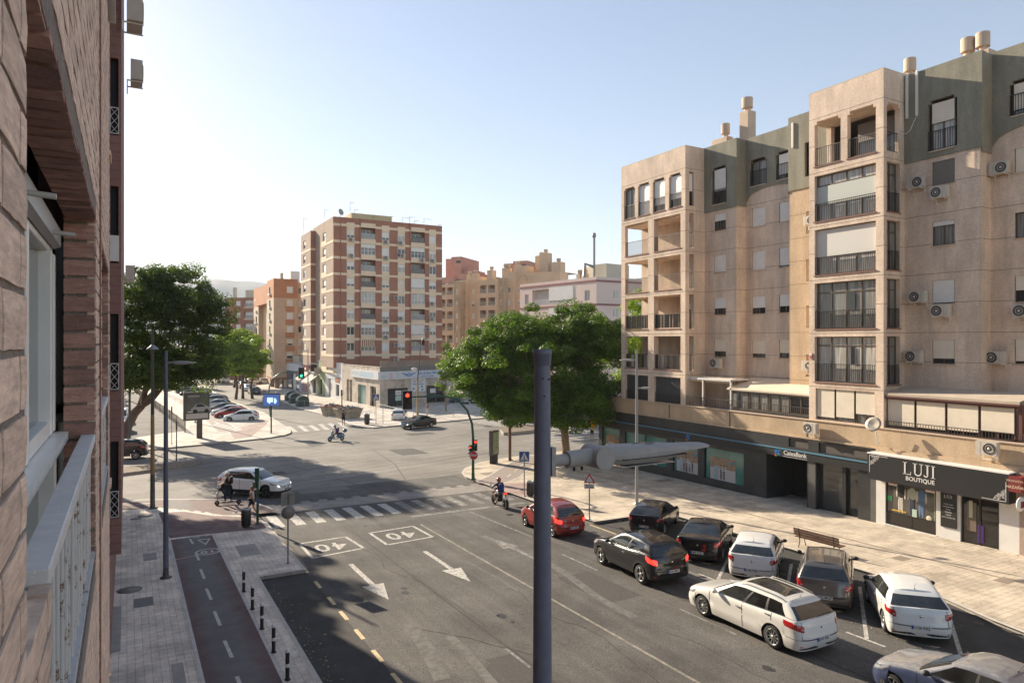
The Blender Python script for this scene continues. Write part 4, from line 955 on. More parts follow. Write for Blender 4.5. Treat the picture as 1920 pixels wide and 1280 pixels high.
LUJI(k, 19.25, 2.18, .58, M_WHITE)
text_mb(k, 'BOUTIQUE', .27, facing(fL.p(18.45, -.006, 1.99), (-1, 0, 0)), M_WHITE, .004, .004)
rn = random.Random(3)
def scroll(k, a, z, sa, sz):
    k.box(a, a + sa * .95, -.008, -.001, z, z + sz * .02, M_WHITE, fL); k.box(a, a + sa * .02, -.008, -.001, z, z + sz * .85, M_WHITE, fL)
    for i in range(46):
        x, y = rn.random(), rn.random()
        if x + y > 1: x, y = 1 - x, 1 - y
        if (1 - x) * (1 - y) < .42: x *= .6; y *= .6
        r = .035 + .04 * rn.random(); st = rn.random() * 360
        for j in range(7):
            t0, t1 = radians(st + j * 38), radians(st + j * 38 + 38); r0, r1 = r * (1 - j * .09), r * (1 - j * .09 - .09)
            cx, cy = .06 + x * .78, .06 + y * .70
            q = [(cx + r0 * cos(t0), cy + r0 * sin(t0)), (cx + r1 * cos(t1), cy + r1 * sin(t1)), (cx + (r1 - .014) * cos(t1), cy + (r1 - .014) * sin(t1)), (cx + (r0 - .014) * cos(t0), cy + (r0 - .014) * sin(t0))]
            k.add([fL.p(a + sa * x_, -.006, z + sz * y_) for x_, y_ in q], [(0, 1, 2, 3)], M_WHITE)
scroll(k, 20.95, 2.84, -1, -1); scroll(k, 14.85, 1.72, 1, 1)
k.build('lettering', e)
k = MB(); k.box(32.90, 32.944, 17.12, 17.82, -.05, 1.62, M_BLACK); fL = frX(32.90)
LUJI(k, 17.66, 1.30, .14, M_WHITE)
for i, s_ in enumerate(('moda mujer', 'complementos', 'bolsos', 'bisuteria', 'regalos', 'nueva temporada')): text_mb(k, s_, .085, facing((32.897, 17.47, 1.02 - i * .12), (-1, 0, 0)), M_WHITE, .001)
setp(k.build('notice_board'), 'tall narrow black notice board with small white lettering between shop window and door', 'sign')
e = empty('plaque_sign', (32.6, 14.55, 2.3), label='dark red shop sign with cream capitals at the right end of the black fascia', cat='sign')
k = MB(); k.box(32.25, 32.93, 14.25, 14.72, 2.22, 2.86, mat('sign_maroon', (.20, .03, .03), .5)); k.build('panel', e)
k = MB(); MCR = mat('letter_cream', (.65, .5, .35), .6); text_mb(k, 'GRANADA', .13, facing((32.246, 14.49, 2.68), (-1, 0, 0)), MCR, .003); text_mb(k, 'HAZAÑA', .16, facing((32.246, 14.49, 2.42), (-1, 0, 0)), MCR, .003, .003)
k.build('lettering', e)
e = empty('oval_sign', (32.4, 14.3, 1.7), label='white rounded oval sign projecting at the far right of the shopfront', cat='sign')
k = MB(); k.ball((32.35, 14.3, 1.75), .36, .10, .30, M_WHITE, 20, 10); k.build('body', e)
k = MB(); k.box(32.15, 32.55, 14.39, 14.405, 1.62, 1.88, mat('sign_maroon', (.2, .03, .03), .5)); k.box(32.15, 32.55, 14.195, 14.21, 1.62, 1.88, mat('sign_maroon', (.2, .03, .03), .5)); k.build('face', e)
# ---- air conditioners, dish
A = [(fXB, 26.1, 15.55, 'small white air conditioner on the ochre wall left of the near bay, fourth floor', 1, .9),
     (fXB, 19.95, 16.5, 'cream air conditioner high beside the near bay, just below the green crown', 1, 1.0),
     (fXB, 18.8, 15.8, 'cream air conditioner under the brown-shuttered top window right of the near bay', -1, 1.0),
     (fXC, 16.6, 16.6, 'cream air conditioner on the recessed wall at the right edge below the green crown', 1, 1.0),
     (fXB, 19.85, 10.75, 'grey-cream air conditioner with white pipe beside the near bay, third row up', -1, 1.0),
     (fXB, 18.75, 10.0, 'cream air conditioner under the slatted white shutter right of the near bay', -1, 1.05),
     (fXB, 20.05, 7.75, 'cream air conditioner beside the near bay in the lowest window row', -1, 1.0),
     (fXC, 16.75, 7.75, 'cream air conditioner on the recessed wall in the lowest window row, far right', -1, 1.05),
     (fXC, 15.6, 9.9, 'cream air conditioner under the half-open shutter at the right edge', -1, 1.05),
     (fXB, 33.35, 7.05, 'single white air conditioner on the wall beside the far bay above the pergola', -1, 1.1),
     (frX(X0 - .1), 24.6, 3.75, 'cream air conditioner on the terrace parapet above the bank front', -1, 1.0),
     (frX(X0 - .1), 15.75, 3.85, 'cream air conditioner on the terrace parapet above the boutique sign', 1, 1.05),
     (fXB, 26.2, 7.1, 'white air conditioner half hidden behind the near bay in the lowest row', 1, .95)]
for f, a, z, lab, sd_, sc in A: ac(f, a, z, lab, 0, sd_, sc=sc)
ac(frX(35.1), 35.5, 13.9, 'air conditioner hung inside the upper loggia of the far bay', 0, 1); ac(frX(35.1), 35.6, 11.45, 'air conditioner with white pipe inside the second loggia of the far bay', 0, 1)
e = empty('satellite_dish', (32.7, 20.75, 3.2), label='round beige satellite dish on a white mast at the parapet by the boutique', cat='satellite dish')
k = MB(); dm = Matrix.Rotation(radians(-62), 4, 'Y') @ Matrix.Rotation(radians(8), 4, 'X')
k.lathe([(0, 0), (.12, .008), (.25, .035), (.38, .08), (.385, .085), (.25, .045), (0, .01)], mat('dish_beige', (.42, .37, .30), .5), 28, (32.45, 20.78, 4.35), ax_m=dm); k.build('reflector', e)
k = MB(); k.tube([(32.95, 20.78, 3.4), (32.7, 20.78, 3.4), (32.62, 20.78, 4.3)], .03, M_PVC, 8); k.tube([(32.5, 20.78, 4.1), (32.0, 20.8, 4.45)], .015, M_PVC, 6); k.build('mast', e)
k = MB(); k.tube([(32.92, 26.0 - 26.0 + 20.9, 2.0), (32.7, 20.9, 2.0)], .03, M_WHITE, 8); k.ball((32.62, 20.9, 1.95), .09, .09, .09, M_WHITE); setp(k.build('security_camera'), 'small white globe camera under the left end of the boutique sign', 'camera')
k = MB(); k.box(33.03, 33.08, 24.75, 24.9, 7.55, 7.85, mat('alarm_red', (.5, .1, .08), .5)); k.box(33.02, 33.03, 24.75, 24.9, 7.72, 7.85, M_WHITE); setp(k.build('alarm_box'), 'small red and white alarm box at the left edge of the near bay', 'alarm box')
# ================================================================== vehicles
M_TYRE = mat('tyre', (0.022, 0.021, 0.02), 0.85); M_RIM = mat('rim_alloy', (0.52, 0.51, 0.50), 0.3, 0.7); M_RIMD = mat('rim_back', (0.03, 0.03, 0.03), 0.6)
M_RIMB = mat('rim_black', (0.09, 0.085, 0.08), 0.3, 0.5)
def f_cg(H):
    return H['mix'](H['ramp'](H['noise'](1.3, 2, .5), .4, .6), (0.008, 0.009, 0.009), (0.035, 0.04, 0.037))
M_CGL = mat('car_glass', (0.02, 0.022, 0.022), 0.03, spec=1.0, fn=f_cg)
M_UND = mat('underbody', (0.012, 0.012, 0.012), 0.9); M_TRIM = mat('trim_black', (0.02, 0.02, 0.02), 0.6)
M_LINE = mat('shut_line', (0.012, 0.012, 0.012), 0.8); M_CHR = mat('chrome', (0.6, 0.6, 0.6), 0.15, 1.0)
M_TAIL = mat('tail_red', (0.42, 0.012, 0.012), 0.12, coat=1.0); M_TAILC = mat('tail_clear', (0.5, 0.42, 0.42), 0.15, coat=1.0)
M_TAILON = mat('tail_lit', (0.9, 0.03, 0.02), 0.2, emit=1.2); M_HEAD = mat('headlamp', (0.42, 0.43, 0.44), 0.08, 0.3, coat=1.0)
M_HEADON = mat('headlamp_lit', (1.0, 0.95, 0.85), 0.2, emit=2.5); M_IND = mat('indicator_lit', (1.0, 0.35, 0.05), 0.2, emit=1.5)
M_PLATE = mat('plate_white', (0.66, 0.66, 0.64), 0.5); M_PLATEB = mat('plate_blue', (0.02, 0.06, 0.35), 0.5)
def paint(name, col, metal=0.0, dust=0.0, rough=0.28):
    def f(H):
        if not dust: return None
        # settled dust lies on surfaces that look upwards
        s = H['N'].new('ShaderNodeSeparateXYZ'); H['L'].new(H['geo'].outputs['Normal'], s.inputs[0])
        m = H['ramp'](s.outputs[2], .35, .85); m = H['math']('MULTIPLY', m, H['ramp'](H['noise'](6, 5, .7), .3, .6, dust * .6, dust))
        return H['mix'](m, H['rgb'](), (0.27, 0.26, 0.245))
    return mat('paint_' + name, col, rough, metal, coat=1.0, spec=.25, fn=f if dust else None)
def lerp(a, b, t): return a + (b - a) * t
def interp(tab, x):
    if x <= tab[0][0]: return tab[0][1]
    for (x0, y0), (x1, y1) in zip(tab, tab[1:]):
        if x <= x1:
            t = (x - x0) / (x1 - x0); t = t * t * (3 - 2 * t) * .5 + t * .5; return lerp(y0, y1, t)
    return tab[-1][1]
SPECS = {  # L, W, H, wheelbase, front overhang, tyre radius, belt(x from nose -> z), glass base (front,rear from nose), roof (front,rear), roof z profile, tumble
 'hatch': dict(L=4.35, W=1.80, H=1.46, wb=2.63, fo=.92, r=.32, belt=[(0, .66), (.25, .76), (1.15, .95), (2.2, .97), (4.0, 1.04), (4.35, 1.0)], gb=(1.05, 4.22), gt=(1.95, 3.72), roof=[(1.9, 1.36), (2.5, 1.43), (3.2, 1.40), (3.8, 1.30)], tum=.20, pil=(.46, .50, .86), tl=(.62, .93)),
 'small': dict(L=3.85, W=1.67, H=1.52, wb=2.46, fo=.74, r=.30, belt=[(0, .66), (.2, .78), (.85, .98), (2.0, 1.0), (3.5, 1.03), (3.85, .98)], gb=(.72, 3.74), gt=(1.65, 3.25), roof=[(1.6, 1.42), (2.1, 1.49), (2.8, 1.46), (3.3, 1.36)], tum=.20, pil=(.48, .52, .86), tl=(.55, .95)),
 'suv': dict(L=4.42, W=1.84, H=1.62, wb=2.665, fo=.90, r=.36, belt=[(0, .80), (.25, .92), (1.15, 1.06), (2.2, 1.08), (3.9, 1.18), (4.42, 1.12)], gb=(1.10, 4.30), gt=(1.95, 3.95), roof=[(1.9, 1.50), (2.5, 1.58), (3.3, 1.56), (4.0, 1.47)], tum=.19, pil=(.44, .48, .85), tl=(.62, .95), sill=.30, clad=True),
 'sedan': dict(L=4.53, W=1.82, H=1.42, wb=2.76, fo=.77, r=.325, belt=[(0, .66), (.25, .76), (1.3, .95), (2.3, .97), (3.9, 1.03), (4.4, 1.03), (4.53, .98)], gb=(1.22, 4.0), gt=(2.05, 3.28), roof=[(2.0, 1.33), (2.5, 1.40), (3.0, 1.39), (3.35, 1.32)], tum=.20, pil=(.46, .50, .86), tl=(.60, .93)),
 'wagon': dict(L=4.83, W=1.85, H=1.48, wb=2.817, fo=.98, r=.34, belt=[(0, .66), (.3, .78), (1.3, .95), (2.4, .98), (4.2, 1.04), (4.83, 1.02)], gb=(1.15, 4.68), gt=(2.1, 4.22), roof=[(2.0, 1.38), (2.7, 1.45), (3.6, 1.43), (4.3, 1.35)], tum=.21, pil=(.38, .41, .66, .69, .90), tl=(.62, .95), rails=True, sunroof=True),
 'mpv': dict(L=4.47, W=1.77, H=1.58, wb=2.58, fo=.88, r=.32, belt=[(0, .72), (.25, .84), (1.0, 1.02), (2.2, 1.04), (3.9, 1.08), (4.47, 1.03)], gb=(.85, 4.35), gt=(1.9, 3.98), roof=[(1.8, 1.48), (2.4, 1.55), (3.3, 1.53), (4.1, 1.42)], tum=.20, pil=(.40, .43, .68, .71, .90), tl=(.6, .95), rails=True),
 'van': dict(L=4.6, W=1.8, H=1.85, wb=2.7, fo=.9, r=.33, belt=[(0, .75), (.25, .9), (.9, 1.08), (2.2, 1.1), (4.3, 1.1), (4.6, 1.1)], gb=(.75, 4.56), gt=(1.5, 4.45), roof=[(1.4, 1.76), (2.0, 1.80), (3.3, 1.80), (4.6, 1.76)], tum=.10, pil=(.34, .37, .99), tl=(.5, .9)),
}
class Car:
    def __init__(s, sp, res=1.0):
        s.sp = sp; s.v = []; s.tags = {}
        L, W = sp['L'], sp['W'] / 2; s.L, s.W = L, W; s.sill = sp.get('sill', .21)
        xf = [sp['fo'], sp['fo'] + sp['wb']]; Ra = sp['r'] + .055; s.xw = xf; s.Ra = Ra
        half = []   # (x from nose, y, nx)
        def corner(x_c, Lc, p, n, front):
            out = []
            for i in range(n + 1):
                ph = pi / 2 * i / n
                if not front: ph = pi / 2 - ph
                y = W * max(0, sin(ph)) ** (2 / p); dx = Lc * max(0, cos(ph)) ** (2 / p)
                out.append((x_c - dx if front else x_c + dx, y))
            return out
        n = 12
        fr_ = corner(.62, .62, 2.9, n, True); rr_ = corner(L - .42, .42, 3.6, n, False)
        xs = set()
        for c in xf:
            for k in range(-8, 9): xs.add(round(c + Ra * sin(k * pi / 16), 4))
        xs = sorted(x for x in xs if fr_[-1][0] + .03 < x < rr_[0][0] - .03)
        x = fr_[-1][0]
        full = [x] + xs + [rr_[0][0]]; ext = []
        for a, b in zip(full, full[1:]):
            k = int((b - a) / .16)
            for i in range(1, k + 1): ext.append(a + (b - a) * i / (k + 1))
        side = sorted(xs + ext)
        half = fr_ + [(x, W) for x in side] + rr_
        s.nf = n; s.nr0 = len(fr_) + len(side); s.N = len(half) - 1
        # taper
        s.half = []
        for i, (x, y) in enumerate(half):
            tp = 1 - .045 * max(0, (1.2 - x) / 1.2) ** 2 - .05 * max(0, (x - (L - 1.3)) / 1.3) ** 2
            s.half.append((x, y * tp))
        s.rows = [0, .1, .22, .36, .5, .64, .78, .88, .95, 1.0]
    def norm(s, j):
        a = s.half[max(j - 1, 0)]; b = s.half[min(j + 1, s.N)]
        t = Vector((b[0] - a[0], b[1] - a[1]))
        if j == 0: return Vector((-1, 0))
        if j == s.N: return Vector((1, 0))
        t.normalize(); return Vector((-t.y, t.x))
    def inset(s, z, zt, nx, x):
        side = .07 * max(0, (.48 - z) / .30) ** 1.6 + .045 * max(0, (z - (zt - .14)) / .14) ** 2 + .012 * math.exp(-((z - .62) / .05) ** 2)
        zz = z / zt
        if nx < 0: end = interp([(0, .16), (.25, .05), (.55, 0), (.75, .04), (.92, .14), (1.0, .24)], zz)
        else: end = interp([(0, .18), (.22, .07), (.40, 0.0), (.58, .0), (.62, .045), (.85, .07), (1.0, .12)], zz)
        k = nx * nx
        return side * (1 - k) + end * k
    def bottom(s, x, j):
        z = s.sill
        if s.nf < j < s.nr0:
            for c in s.xw:
                if abs(x - c) < s.Ra: z = max(z, s.sp['r'] + sqrt(s.Ra ** 2 - (x - c) ** 2) * 1.0 - .0)
        return z
    def bp(s, j, t, off=0.0, sgn=1):     # point on the lower body, j float
        j = max(0.0, min(j, s.N)); j0 = int(j); j1 = min(j0 + 1, s.N); k = j - j0
        out = Vector((0, 0, 0))
        for jj, w_ in ((j0, 1 - k), (j1, k)):
            if w_ == 0: continue
            x, y = s.half[jj]; zt = interp(s.sp['belt'], x); zb = s.bottom(x, jj); z = lerp(zb, zt, t)
            n = s.norm(jj); i = s.inset(z, zt, n.x, x) - off
            p = Vector((x - n.x * i, max(0, y - n.y * i), z)); out += p * w_
        return Vector((s.L / 2 - out.x, out.y * sgn, out.z))
    def jx(s, x):   # column index (float) on the side for distance x from nose
        for j in range(s.nf, s.nr0):
            if s.half[j][0] <= x <= s.half[j + 1][0]: return j + (x - s.half[j][0]) / (s.half[j + 1][0] - s.half[j][0])
        return s.nr0
    def face(s, tag, idx): s.tags.setdefault(tag, []).append(idx)
    def V(s, p): s.v.append(tuple(p)); return len(s.v) - 1
    def body(s):
        R = len(s.rows)
        ring = []
        for sg in (1, -1):
            ring.append([[s.V(s.bp(j, t, 0, sg)) for t in s.rows] for j in range(s.N + 1)])
        for q, sg in enumerate((1, -1)):
            g = ring[q]
            for j in range(s.N):
                for r in range(R - 1):
                    tag = 'body'
                    if s.sp.get('clad') and r < 2: tag = 'cladding'
                    f = (g[j][r], g[j + 1][r], g[j + 1][r + 1], g[j][r + 1])
                    s.face(tag, f if sg < 0 else f[::-1])
                # return under the sill / inside the arch
                a, b = Vector(s.v[g[j][0]]), Vector(s.v[g[j + 1][0]])
                ia, ib = s.V((a.x, a.y - sg * .20 if a.y * sg > .3 else a.y * .6, a.z)), s.V((b.x, b.y - sg * .20 if b.y * sg > .3 else b.y * .6, b.z))
                f = (g[j][0], g[j + 1][0], ib, ia); s.face('underbody', f)
        # top cap with crown
        K = 8; prev = None
        for j in range(s.N + 1):
            a = Vector(s.v[ring[0][j][-1]]); cr = .05 * min(1, a.y / (s.W * .8)) if j < s.nr0 else .02 * min(1, a.y / (s.W * .8))
            row = [ring[0][j][-1]] + [s.V((a.x, a.y * (1 - 2 * k / K), a.z + cr * (1 - (1 - 2 * k / K) ** 4))) for k in range(1, K)] + [ring[1][j][-1]]
            if prev:
                for k in range(K): s.face('body', (prev[k], row[k], row[k + 1], prev[k + 1])[::-1])
            prev = row
    def house(s):   # greenhouse
        sp = s.sp; gb, gt, L = sp['gb'], sp['gt'], s.L
        wb_ = s.W - .055; wt_ = wb_ - sp['tum']
        rows = [0, .06, .1, .3, .5, .7, .86, .93, 1.0]
        nf, ns = 5, 22
        fr = sorted(set([i / ns for i in range(ns + 1)] + list(sp['pil']) + [.035, .965]))
        def ringpts(x0, x1, w_, lf, lr, pf):
            P = []
            for i in range(nf + 1):
                ph = pi / 2 * i / nf; P.append((x0 + lf - lf * cos(ph) ** (2 / pf), w_ * sin(ph) ** (2 / pf)))
            for f in fr[1:-1]: P.append((lerp(x0 + lf, x1 - lr, f), w_ * (1 - .03 * max(0, f - .5) * 2)))
            for i in range(nf + 1):
                ph = pi / 2 - pi / 2 * i / nf; P.append((x1 - lr + lr * cos(ph) ** (2 / 4), w_ * .97 * sin(ph) ** (2 / 4)))
            return P
        A = ringpts(gb[0], gb[1], wb_, .28, .10, 3.4); B = ringpts(gt[0], gt[1], wt_, .16, .08, 3.6); n = len(A)
        js0, js1 = nf, n - 1 - nf
        def pt(j, t, off=0.0, sg=1):
            (xa, ya), (xb, yb) = A[j], B[j]
            za = interp(sp['belt'], xa) - .02 + (.015 if j in (0, 1, 2) else 0); zb = interp(sp['roof'], xb)
            bul = .035 * sin(pi * t)
            fx = -1 if j < js0 else (1 if j > js1 else 0)
            x = lerp(xa, xb, t) + bul * fx * .8 + off * fx; y = lerp(ya, yb, t) + (bul + off) * (1 if fx == 0 else .0)
            return Vector((L / 2 - x, max(0, y) * sg, lerp(za, zb, t)))
        s.gpt = pt; s.gn = n; s.gfr = fr; s.js0, s.js1 = js0, js1; s.A, s.B = A, B
        rings = []
        for sg in (1, -1): rings.append([[s.V(pt(j, t, 0, sg)) for t in rows] for j in range(n)])
        pil = sp['pil']; dk = [(pil[i], pil[i + 1]) for i in range(0, len(pil) - 1, 2)]
        for q, sg in enumerate((1, -1)):
            g = rings[q]
            for j in range(n - 1):
                for r in range(len(rows) - 1):
                    tm = (rows[r] + rows[r + 1]) / 2; tag = 'body'
                    if j < js0 - 1: tag = 'windscreen' if .05 < tm < .94 else 'body'
                    elif j >= js1 + 1: tag = 'rear_window' if (.10 if sp is not SPECS['van'] else .35) < tm < .87 else 'body'
                    elif js0 <= j < js1:
                        f = (fr[j - js0] + fr[j - js0 + 1]) / 2
                        if .10 < tm < .87 and .035 < f < .965:
                            tag = 'side_window%d%d' % (q, sum(f > b for a, b in dk))
                            if f > pil[-1]: tag = 'body'
                            for a, b in dk:
                                if a < f < b: tag = 'pillar_trim'
                            if sp is SPECS['van'] and f > .37: tag = 'body'
                        elif .05 < tm <= .10: tag = 'pillar_trim'
                    f4 = (g[j][r], g[j + 1][r], g[j + 1][r + 1], g[j][r + 1]); s.face(tag, f4 if sg < 0 else f4[::-1])
        # roof
        prev = [[rings[q][j][-1] for j in range(n)] for q in (0, 1)]
        cx = (L / 2 - (gt[0] + gt[1]) / 2)
        for (ins, dz) in ((.035, .022), (.09, .04)):
            cur = [[], []]
            for q in (0, 1):
                for j in range(n):
                    b = Vector(s.v[rings[q][j][-1]]); sx = 1 - ins / ((gt[1] - gt[0]) / 2); sy = 1 - ins / wt_
                    cur[q].append(s.V((cx + (b.x - cx) * sx, b.y * sy, b.z + dz)))
                for j in range(n - 1):
                    f4 = (prev[q][j], prev[q][j + 1], cur[q][j + 1], cur[q][j]); s.face('body', f4 if q else f4[::-1])
            prev = cur
        K = 8; pr = None
        for j in range(n):
            a, b = Vector(s.v[prev[0][j]]), prev[1][j]
            cr = .035 * min(1, a.y / (wt_ * .8))
            row = [prev[0][j]] + [s.V((a.x, a.y * (1 - 2 * k / K), a.z + cr * (1 - (1 - 2 * k / K) ** 2))) for k in range(1, K)] + [b]
            if pr:
                sun = sp.get('sunroof') and js0 + 2 < j < js1 - 3
                for k in range(K): s.face('sunroof' if (sun and 1 <= k < K - 1) else 'body', (pr[k], row[k], row[k + 1], pr[k + 1])[::-1])
            pr = row
    def patch(s, j0, j1, lo, hi, off=.006, nj=8, nt_=4, sgn=1):
        mb_v, fs = [], []
        for i in range(nj + 1):
            u = i / nj; j = lerp(j0, j1, u); a = lerp(lo[0], lo[1], u); b = lerp(hi[0], hi[1], u)
            for k in range(nt_ + 1):
                e = -.02 if i in (0, nj) or k in (0, nt_) else 0
                mb_v.append(s.bp(j, lerp(a, b, k / nt_), off + e * .6, sgn))
        for i in range(nj):
            for k in range(nt_):
                f = (i * (nt_ + 1) + k, (i + 1) * (nt_ + 1) + k, (i + 1) * (nt_ + 1) + k + 1, i * (nt_ + 1) + k + 1); fs.append(f if sgn < 0 else f[::-1])
        return mb_v, fs
def wheel_meshes(r, spokes=5, dark=False):
    t = MB(); w_ = .215
    t.lathe([(r * .66, -w_ / 2), (r * .9, -w_ / 2), (r * .985, -w_ * .36), (r, -w_ * .2), (r, w_ * .2), (r * .985, w_ * .36), (r * .9, w_ / 2), (r * .66, w_ / 2)], M_TYRE, 32, axis='Y')
    m = MB(); rr = r * .67; ms = M_RIMB if dark else M_RIM
    m.lathe([(rr * .2, .0), (rr * .99, .0)], M_RIMD, 24, axis='Y'); m.lathe([(rr * .90, .05), (rr * .93, .095), (rr, .10), (rr * 1.01, .06)], ms, 32, axis='Y')
    m.lathe([(0, .09), (rr * .16, .088), (rr * .2, .06)], ms, 16, axis='Y')
    for k in range(spokes):
        a = 2 * pi * k / spokes
        wd = .20 if spokes <= 6 else .11
        pts = []
        for (q, hw) in ((.12, wd * .7), (.5, wd * .42), (.94, wd * .62)):
            for sgn in (-1, 1): pts.append((q * rr * cos(a) - sgn * hw * rr * sin(a), q * rr * sin(a) + sgn * hw * rr * cos(a)))
        vs = [(p[0], .085 - .012 * (i // 2 == 1), p[1]) for i, p in enumerate(pts)] + [(p[0], .03, p[1]) for p in pts]
        m.add(vs, [(0, 1, 3, 2), (2, 3, 5, 4), (0, 2, 8, 6), (2, 4, 10, 8), (1, 7, 9, 3), (3, 9, 11, 5)], ms)
    return t, m
CARCACHE = {}
def mesh_of(name, v, f, mats, smooth=True):
    used = sorted({i for q in f for i in q}); mp = {o: i for i, o in enumerate(used)}
    me = bpy.data.meshes.new(name); me.from_pydata([v[i] for i in used], [], [tuple(mp[i] for i in q) for q in f])
    for m in mats: me.materials.append(m)
    if smooth: me.polygons.foreach_set('use_smooth', [True] * len(f))
    me.update(); return me
def child(name, me, root, loc=(0, 0, 0), rz=0):
    o = bpy.data.objects.new(name, me); SC.collection.objects.link(o); o.parent = root; o.location = loc; o.rotation_euler = (0, 0, rz); return o
def car_meshes(kind, spokes, darkrim):
    key = (kind, spokes, darkrim)
    if key in CARCACHE: return CARCACHE[key]
    sp = SPECS[kind]; c = Car(sp); c.body(); c.house(); D_ = {'car': c, 'parts': []}
    L = c.L
    def P_(name, tag, m): 
        if tag in c.tags: D_['parts'].append((name, mesh_of(name, c.v, c.tags[tag], [m] if m else []), m))
    P_('body', 'body', None); P_('cladding', 'cladding', M_TRIM); P_('underbody', 'underbody', M_UND)
    P_('windscreen', 'windscreen', M_CGL); P_('rear_window', 'rear_window', M_CGL); [P_('side_window', t_, M_CGL) for t_ in sorted(c.tags) if t_.startswith('side_window')]; P_('pillar_trim', 'pillar_trim', M_TRIM); P_('sunroof', 'sunroof', M_CGL)
    N = c.N; t0, t1 = sp['tl']
    for sg in (1, -1):
        # tail lamp wraps the rear corner
        if kind in ('van',): a = c.patch(N - 9, N - 7.5, (t0, t0), (1.0, 1.0), .008, sgn=sg)
        else: a = c.patch(c.nr0 - 2.2, N - 5.0, (t0 + .12, t0 + .0), (t1 - .0, t1 - .05), .010, 12, 3, sg)
        me = mesh_of('tail_light', a[0], a[1], [M_TAIL]); D_['parts'].append(('tail_light', me, M_TAIL))
        a = c.patch(2.6, c.nf + 1.5, (.60, .74), (.84, .97), .008, 10, 3, sg); D_['parts'].append(('headlight', mesh_of('headlight', *a, [M_HEAD]), M_HEAD))
    mb = MB()   # grille and lower intake
    a = c.patch(0, 3.2, (.52, .56), (.76, .74), .006, 4, 2, 1); b = c.patch(0, 3.2, (.52, .56), (.76, .74), .006, 4, 2, -1); mb.add(*a, M_TRIM, True); mb.add(*b, M_TRIM, True)
    for sg in (1, -1): mb.add(*c.patch(0, 5.5, (.10, .12), (.30, .24), .006, 5, 2, sg), M_TRIM, True)
    D_['grille'] = mb
    mb = MB()   # lower rear valance
    for sg in (1, -1): mb.add(*c.patch(N - 9.0, N, (.0, .0), (.12, .20), .006, 8, 2, sg), M_TRIM, True)
    D_['valance'] = mb
    mb = MB()   # shut lines of doors, boot and bonnet
    def vline(x, ta, tb):
        j = c.jx(x)
        for sg in (1, -1):
            vs = [];
            for k in range(9):
                t = lerp(ta, tb, k / 8); p = c.bp(j, t, .003, sg); vs += [p + Vector((.009, 0, 0)), p - Vector((.009, 0, 0))]
            mb.add(vs, [(2 * k, 2 * k + 1, 2 * k + 3, 2 * k + 2) for k in range(8)], M_LINE)
    gb = sp['gb']; fr0 = gb[0] + .28; ln = gb[1] - .1 - fr0
    xd = [fr0 - .12, fr0 + ln * (sp['pil'][0] + sp['pil'][1]) / 2] + ([fr0 + ln * .76] if kind in ('wagon', 'mpv', 'suv', 'sedan') else [fr0 + ln * .80])
    xr = c.xw[1] - c.Ra - .02
    xd[-1] = min(xd[-1], c.xw[1] - .02)
    for i, x in enumerate(xd):
        if i == len(xd) - 1 and x > xr: vline(x, .30, 1.0)
        else: vline(x, .06, 1.0)
    # boot outline on the tail
    for sg in (1, -1):
        for (ja, jb, ta, tb) in ((N - 6.6, N - 6.6, .42, .99), (N - 6.6, N, .42, .39)):
            vs = []
            for k in range(9):
                u = k / 8; p = c.bp(lerp(ja, jb, u), lerp(ta, tb, u), .004, sg); d_ = Vector((0, .008, 0)) if ja == jb else Vector((0, 0, .008)); vs += [p + d_, p - d_]
            mb.add(vs, [(2 * k, 2 * k + 1, 2 * k + 3, 2 * k + 2) for k in range(8)], M_LINE)
        # bonnet side line along the belt
        vs = []
        for k in range(9):
            j = c.jx(lerp(.7, fr0 - .15, k / 8)); p = c.bp(j, 1.0, -.02, sg); vs += [p + Vector((0, .008, .006)), p + Vector((0, -.008, .006))]
        mb.add(vs, [(2 * k, 2 * k + 1, 2 * k + 3, 2 * k + 2) for k in range(8)], M_LINE)
    D_['lines'] = mb
    for sg in (1, -1):   # bumper seam, clear inner block of the tail lamp, reflector
        vs = []
        for k in range(15):
            p = c.bp(lerp(c.jx(L - .55), N, k / 14), .40 - .02 * (k > 7), .004, sg); vs += [p + Vector((0, 0, .005)), p - Vector((0, 0, .005))]
        mb.add(vs, [(2 * k, 2 * k + 1, 2 * k + 3, 2 * k + 2) for k in range(14)], M_LINE)
        if kind != 'van':
            me = mesh_of('reversing_lamp', *c.patch(N - 7.2, N - 5.4, (t0 + .09, t0 + .07), (t0 + .17, t0 + .15), .016, 4, 2, sg), [M_TAILC]); D_['parts'].append(('reversing_lamp', me, None))
            me = mesh_of('reflector', *c.patch(N - 8, N - 5.8, (.13, .14), (.17, .18), .010, 4, 2, sg), [M_TAIL]); D_['parts'].append(('reflector', me, None))
    g = c.gn - 1; mb = D_['wiper'] = MB(); mb.tube([c.gpt(g, .10, .02), c.gpt(g, .16, .03), c.gpt(g - 2, .22, .03, -1) + Vector((0, 0, 0))], .008, M_TRIM, 5)
    mb = D_['wlow'] = MB()
    for sg in (1, -1):   # moulding under the side glass
        mb.tube([c.gpt(j, .085, .006, sg) for j in range(c.js0 + 1, c.js1 - 1)], .009, M_CHR if kind in ('wagon', 'suv', 'sedan') else M_TRIM, 5, cap=False)
    # handles and mirrors
    D_['handles'] = []
    for sg in (1, -1):
        for x in xd[1:]:
            j = c.jx(x - .14); p = c.bp(j, .80, .012, sg); h = MB(); h.obox(p, .17, .03, .026, 0, M_TRIM); D_['handles'].append((h, sg))
    D_['mirrors'] = []
    for sg in (1, -1):
        p = c.gpt(c.js0 + 2, .10, .03, sg); h = MB(); h.ball((p.x + .02, p.y + sg * .11, p.z + .05), .075, .10, .07, M_TRIM, 12, 8); h.obox((p.x, p.y + sg * .02, p.z), .06, .1, .03, 0, M_TRIM); D_['mirrors'].append(h)
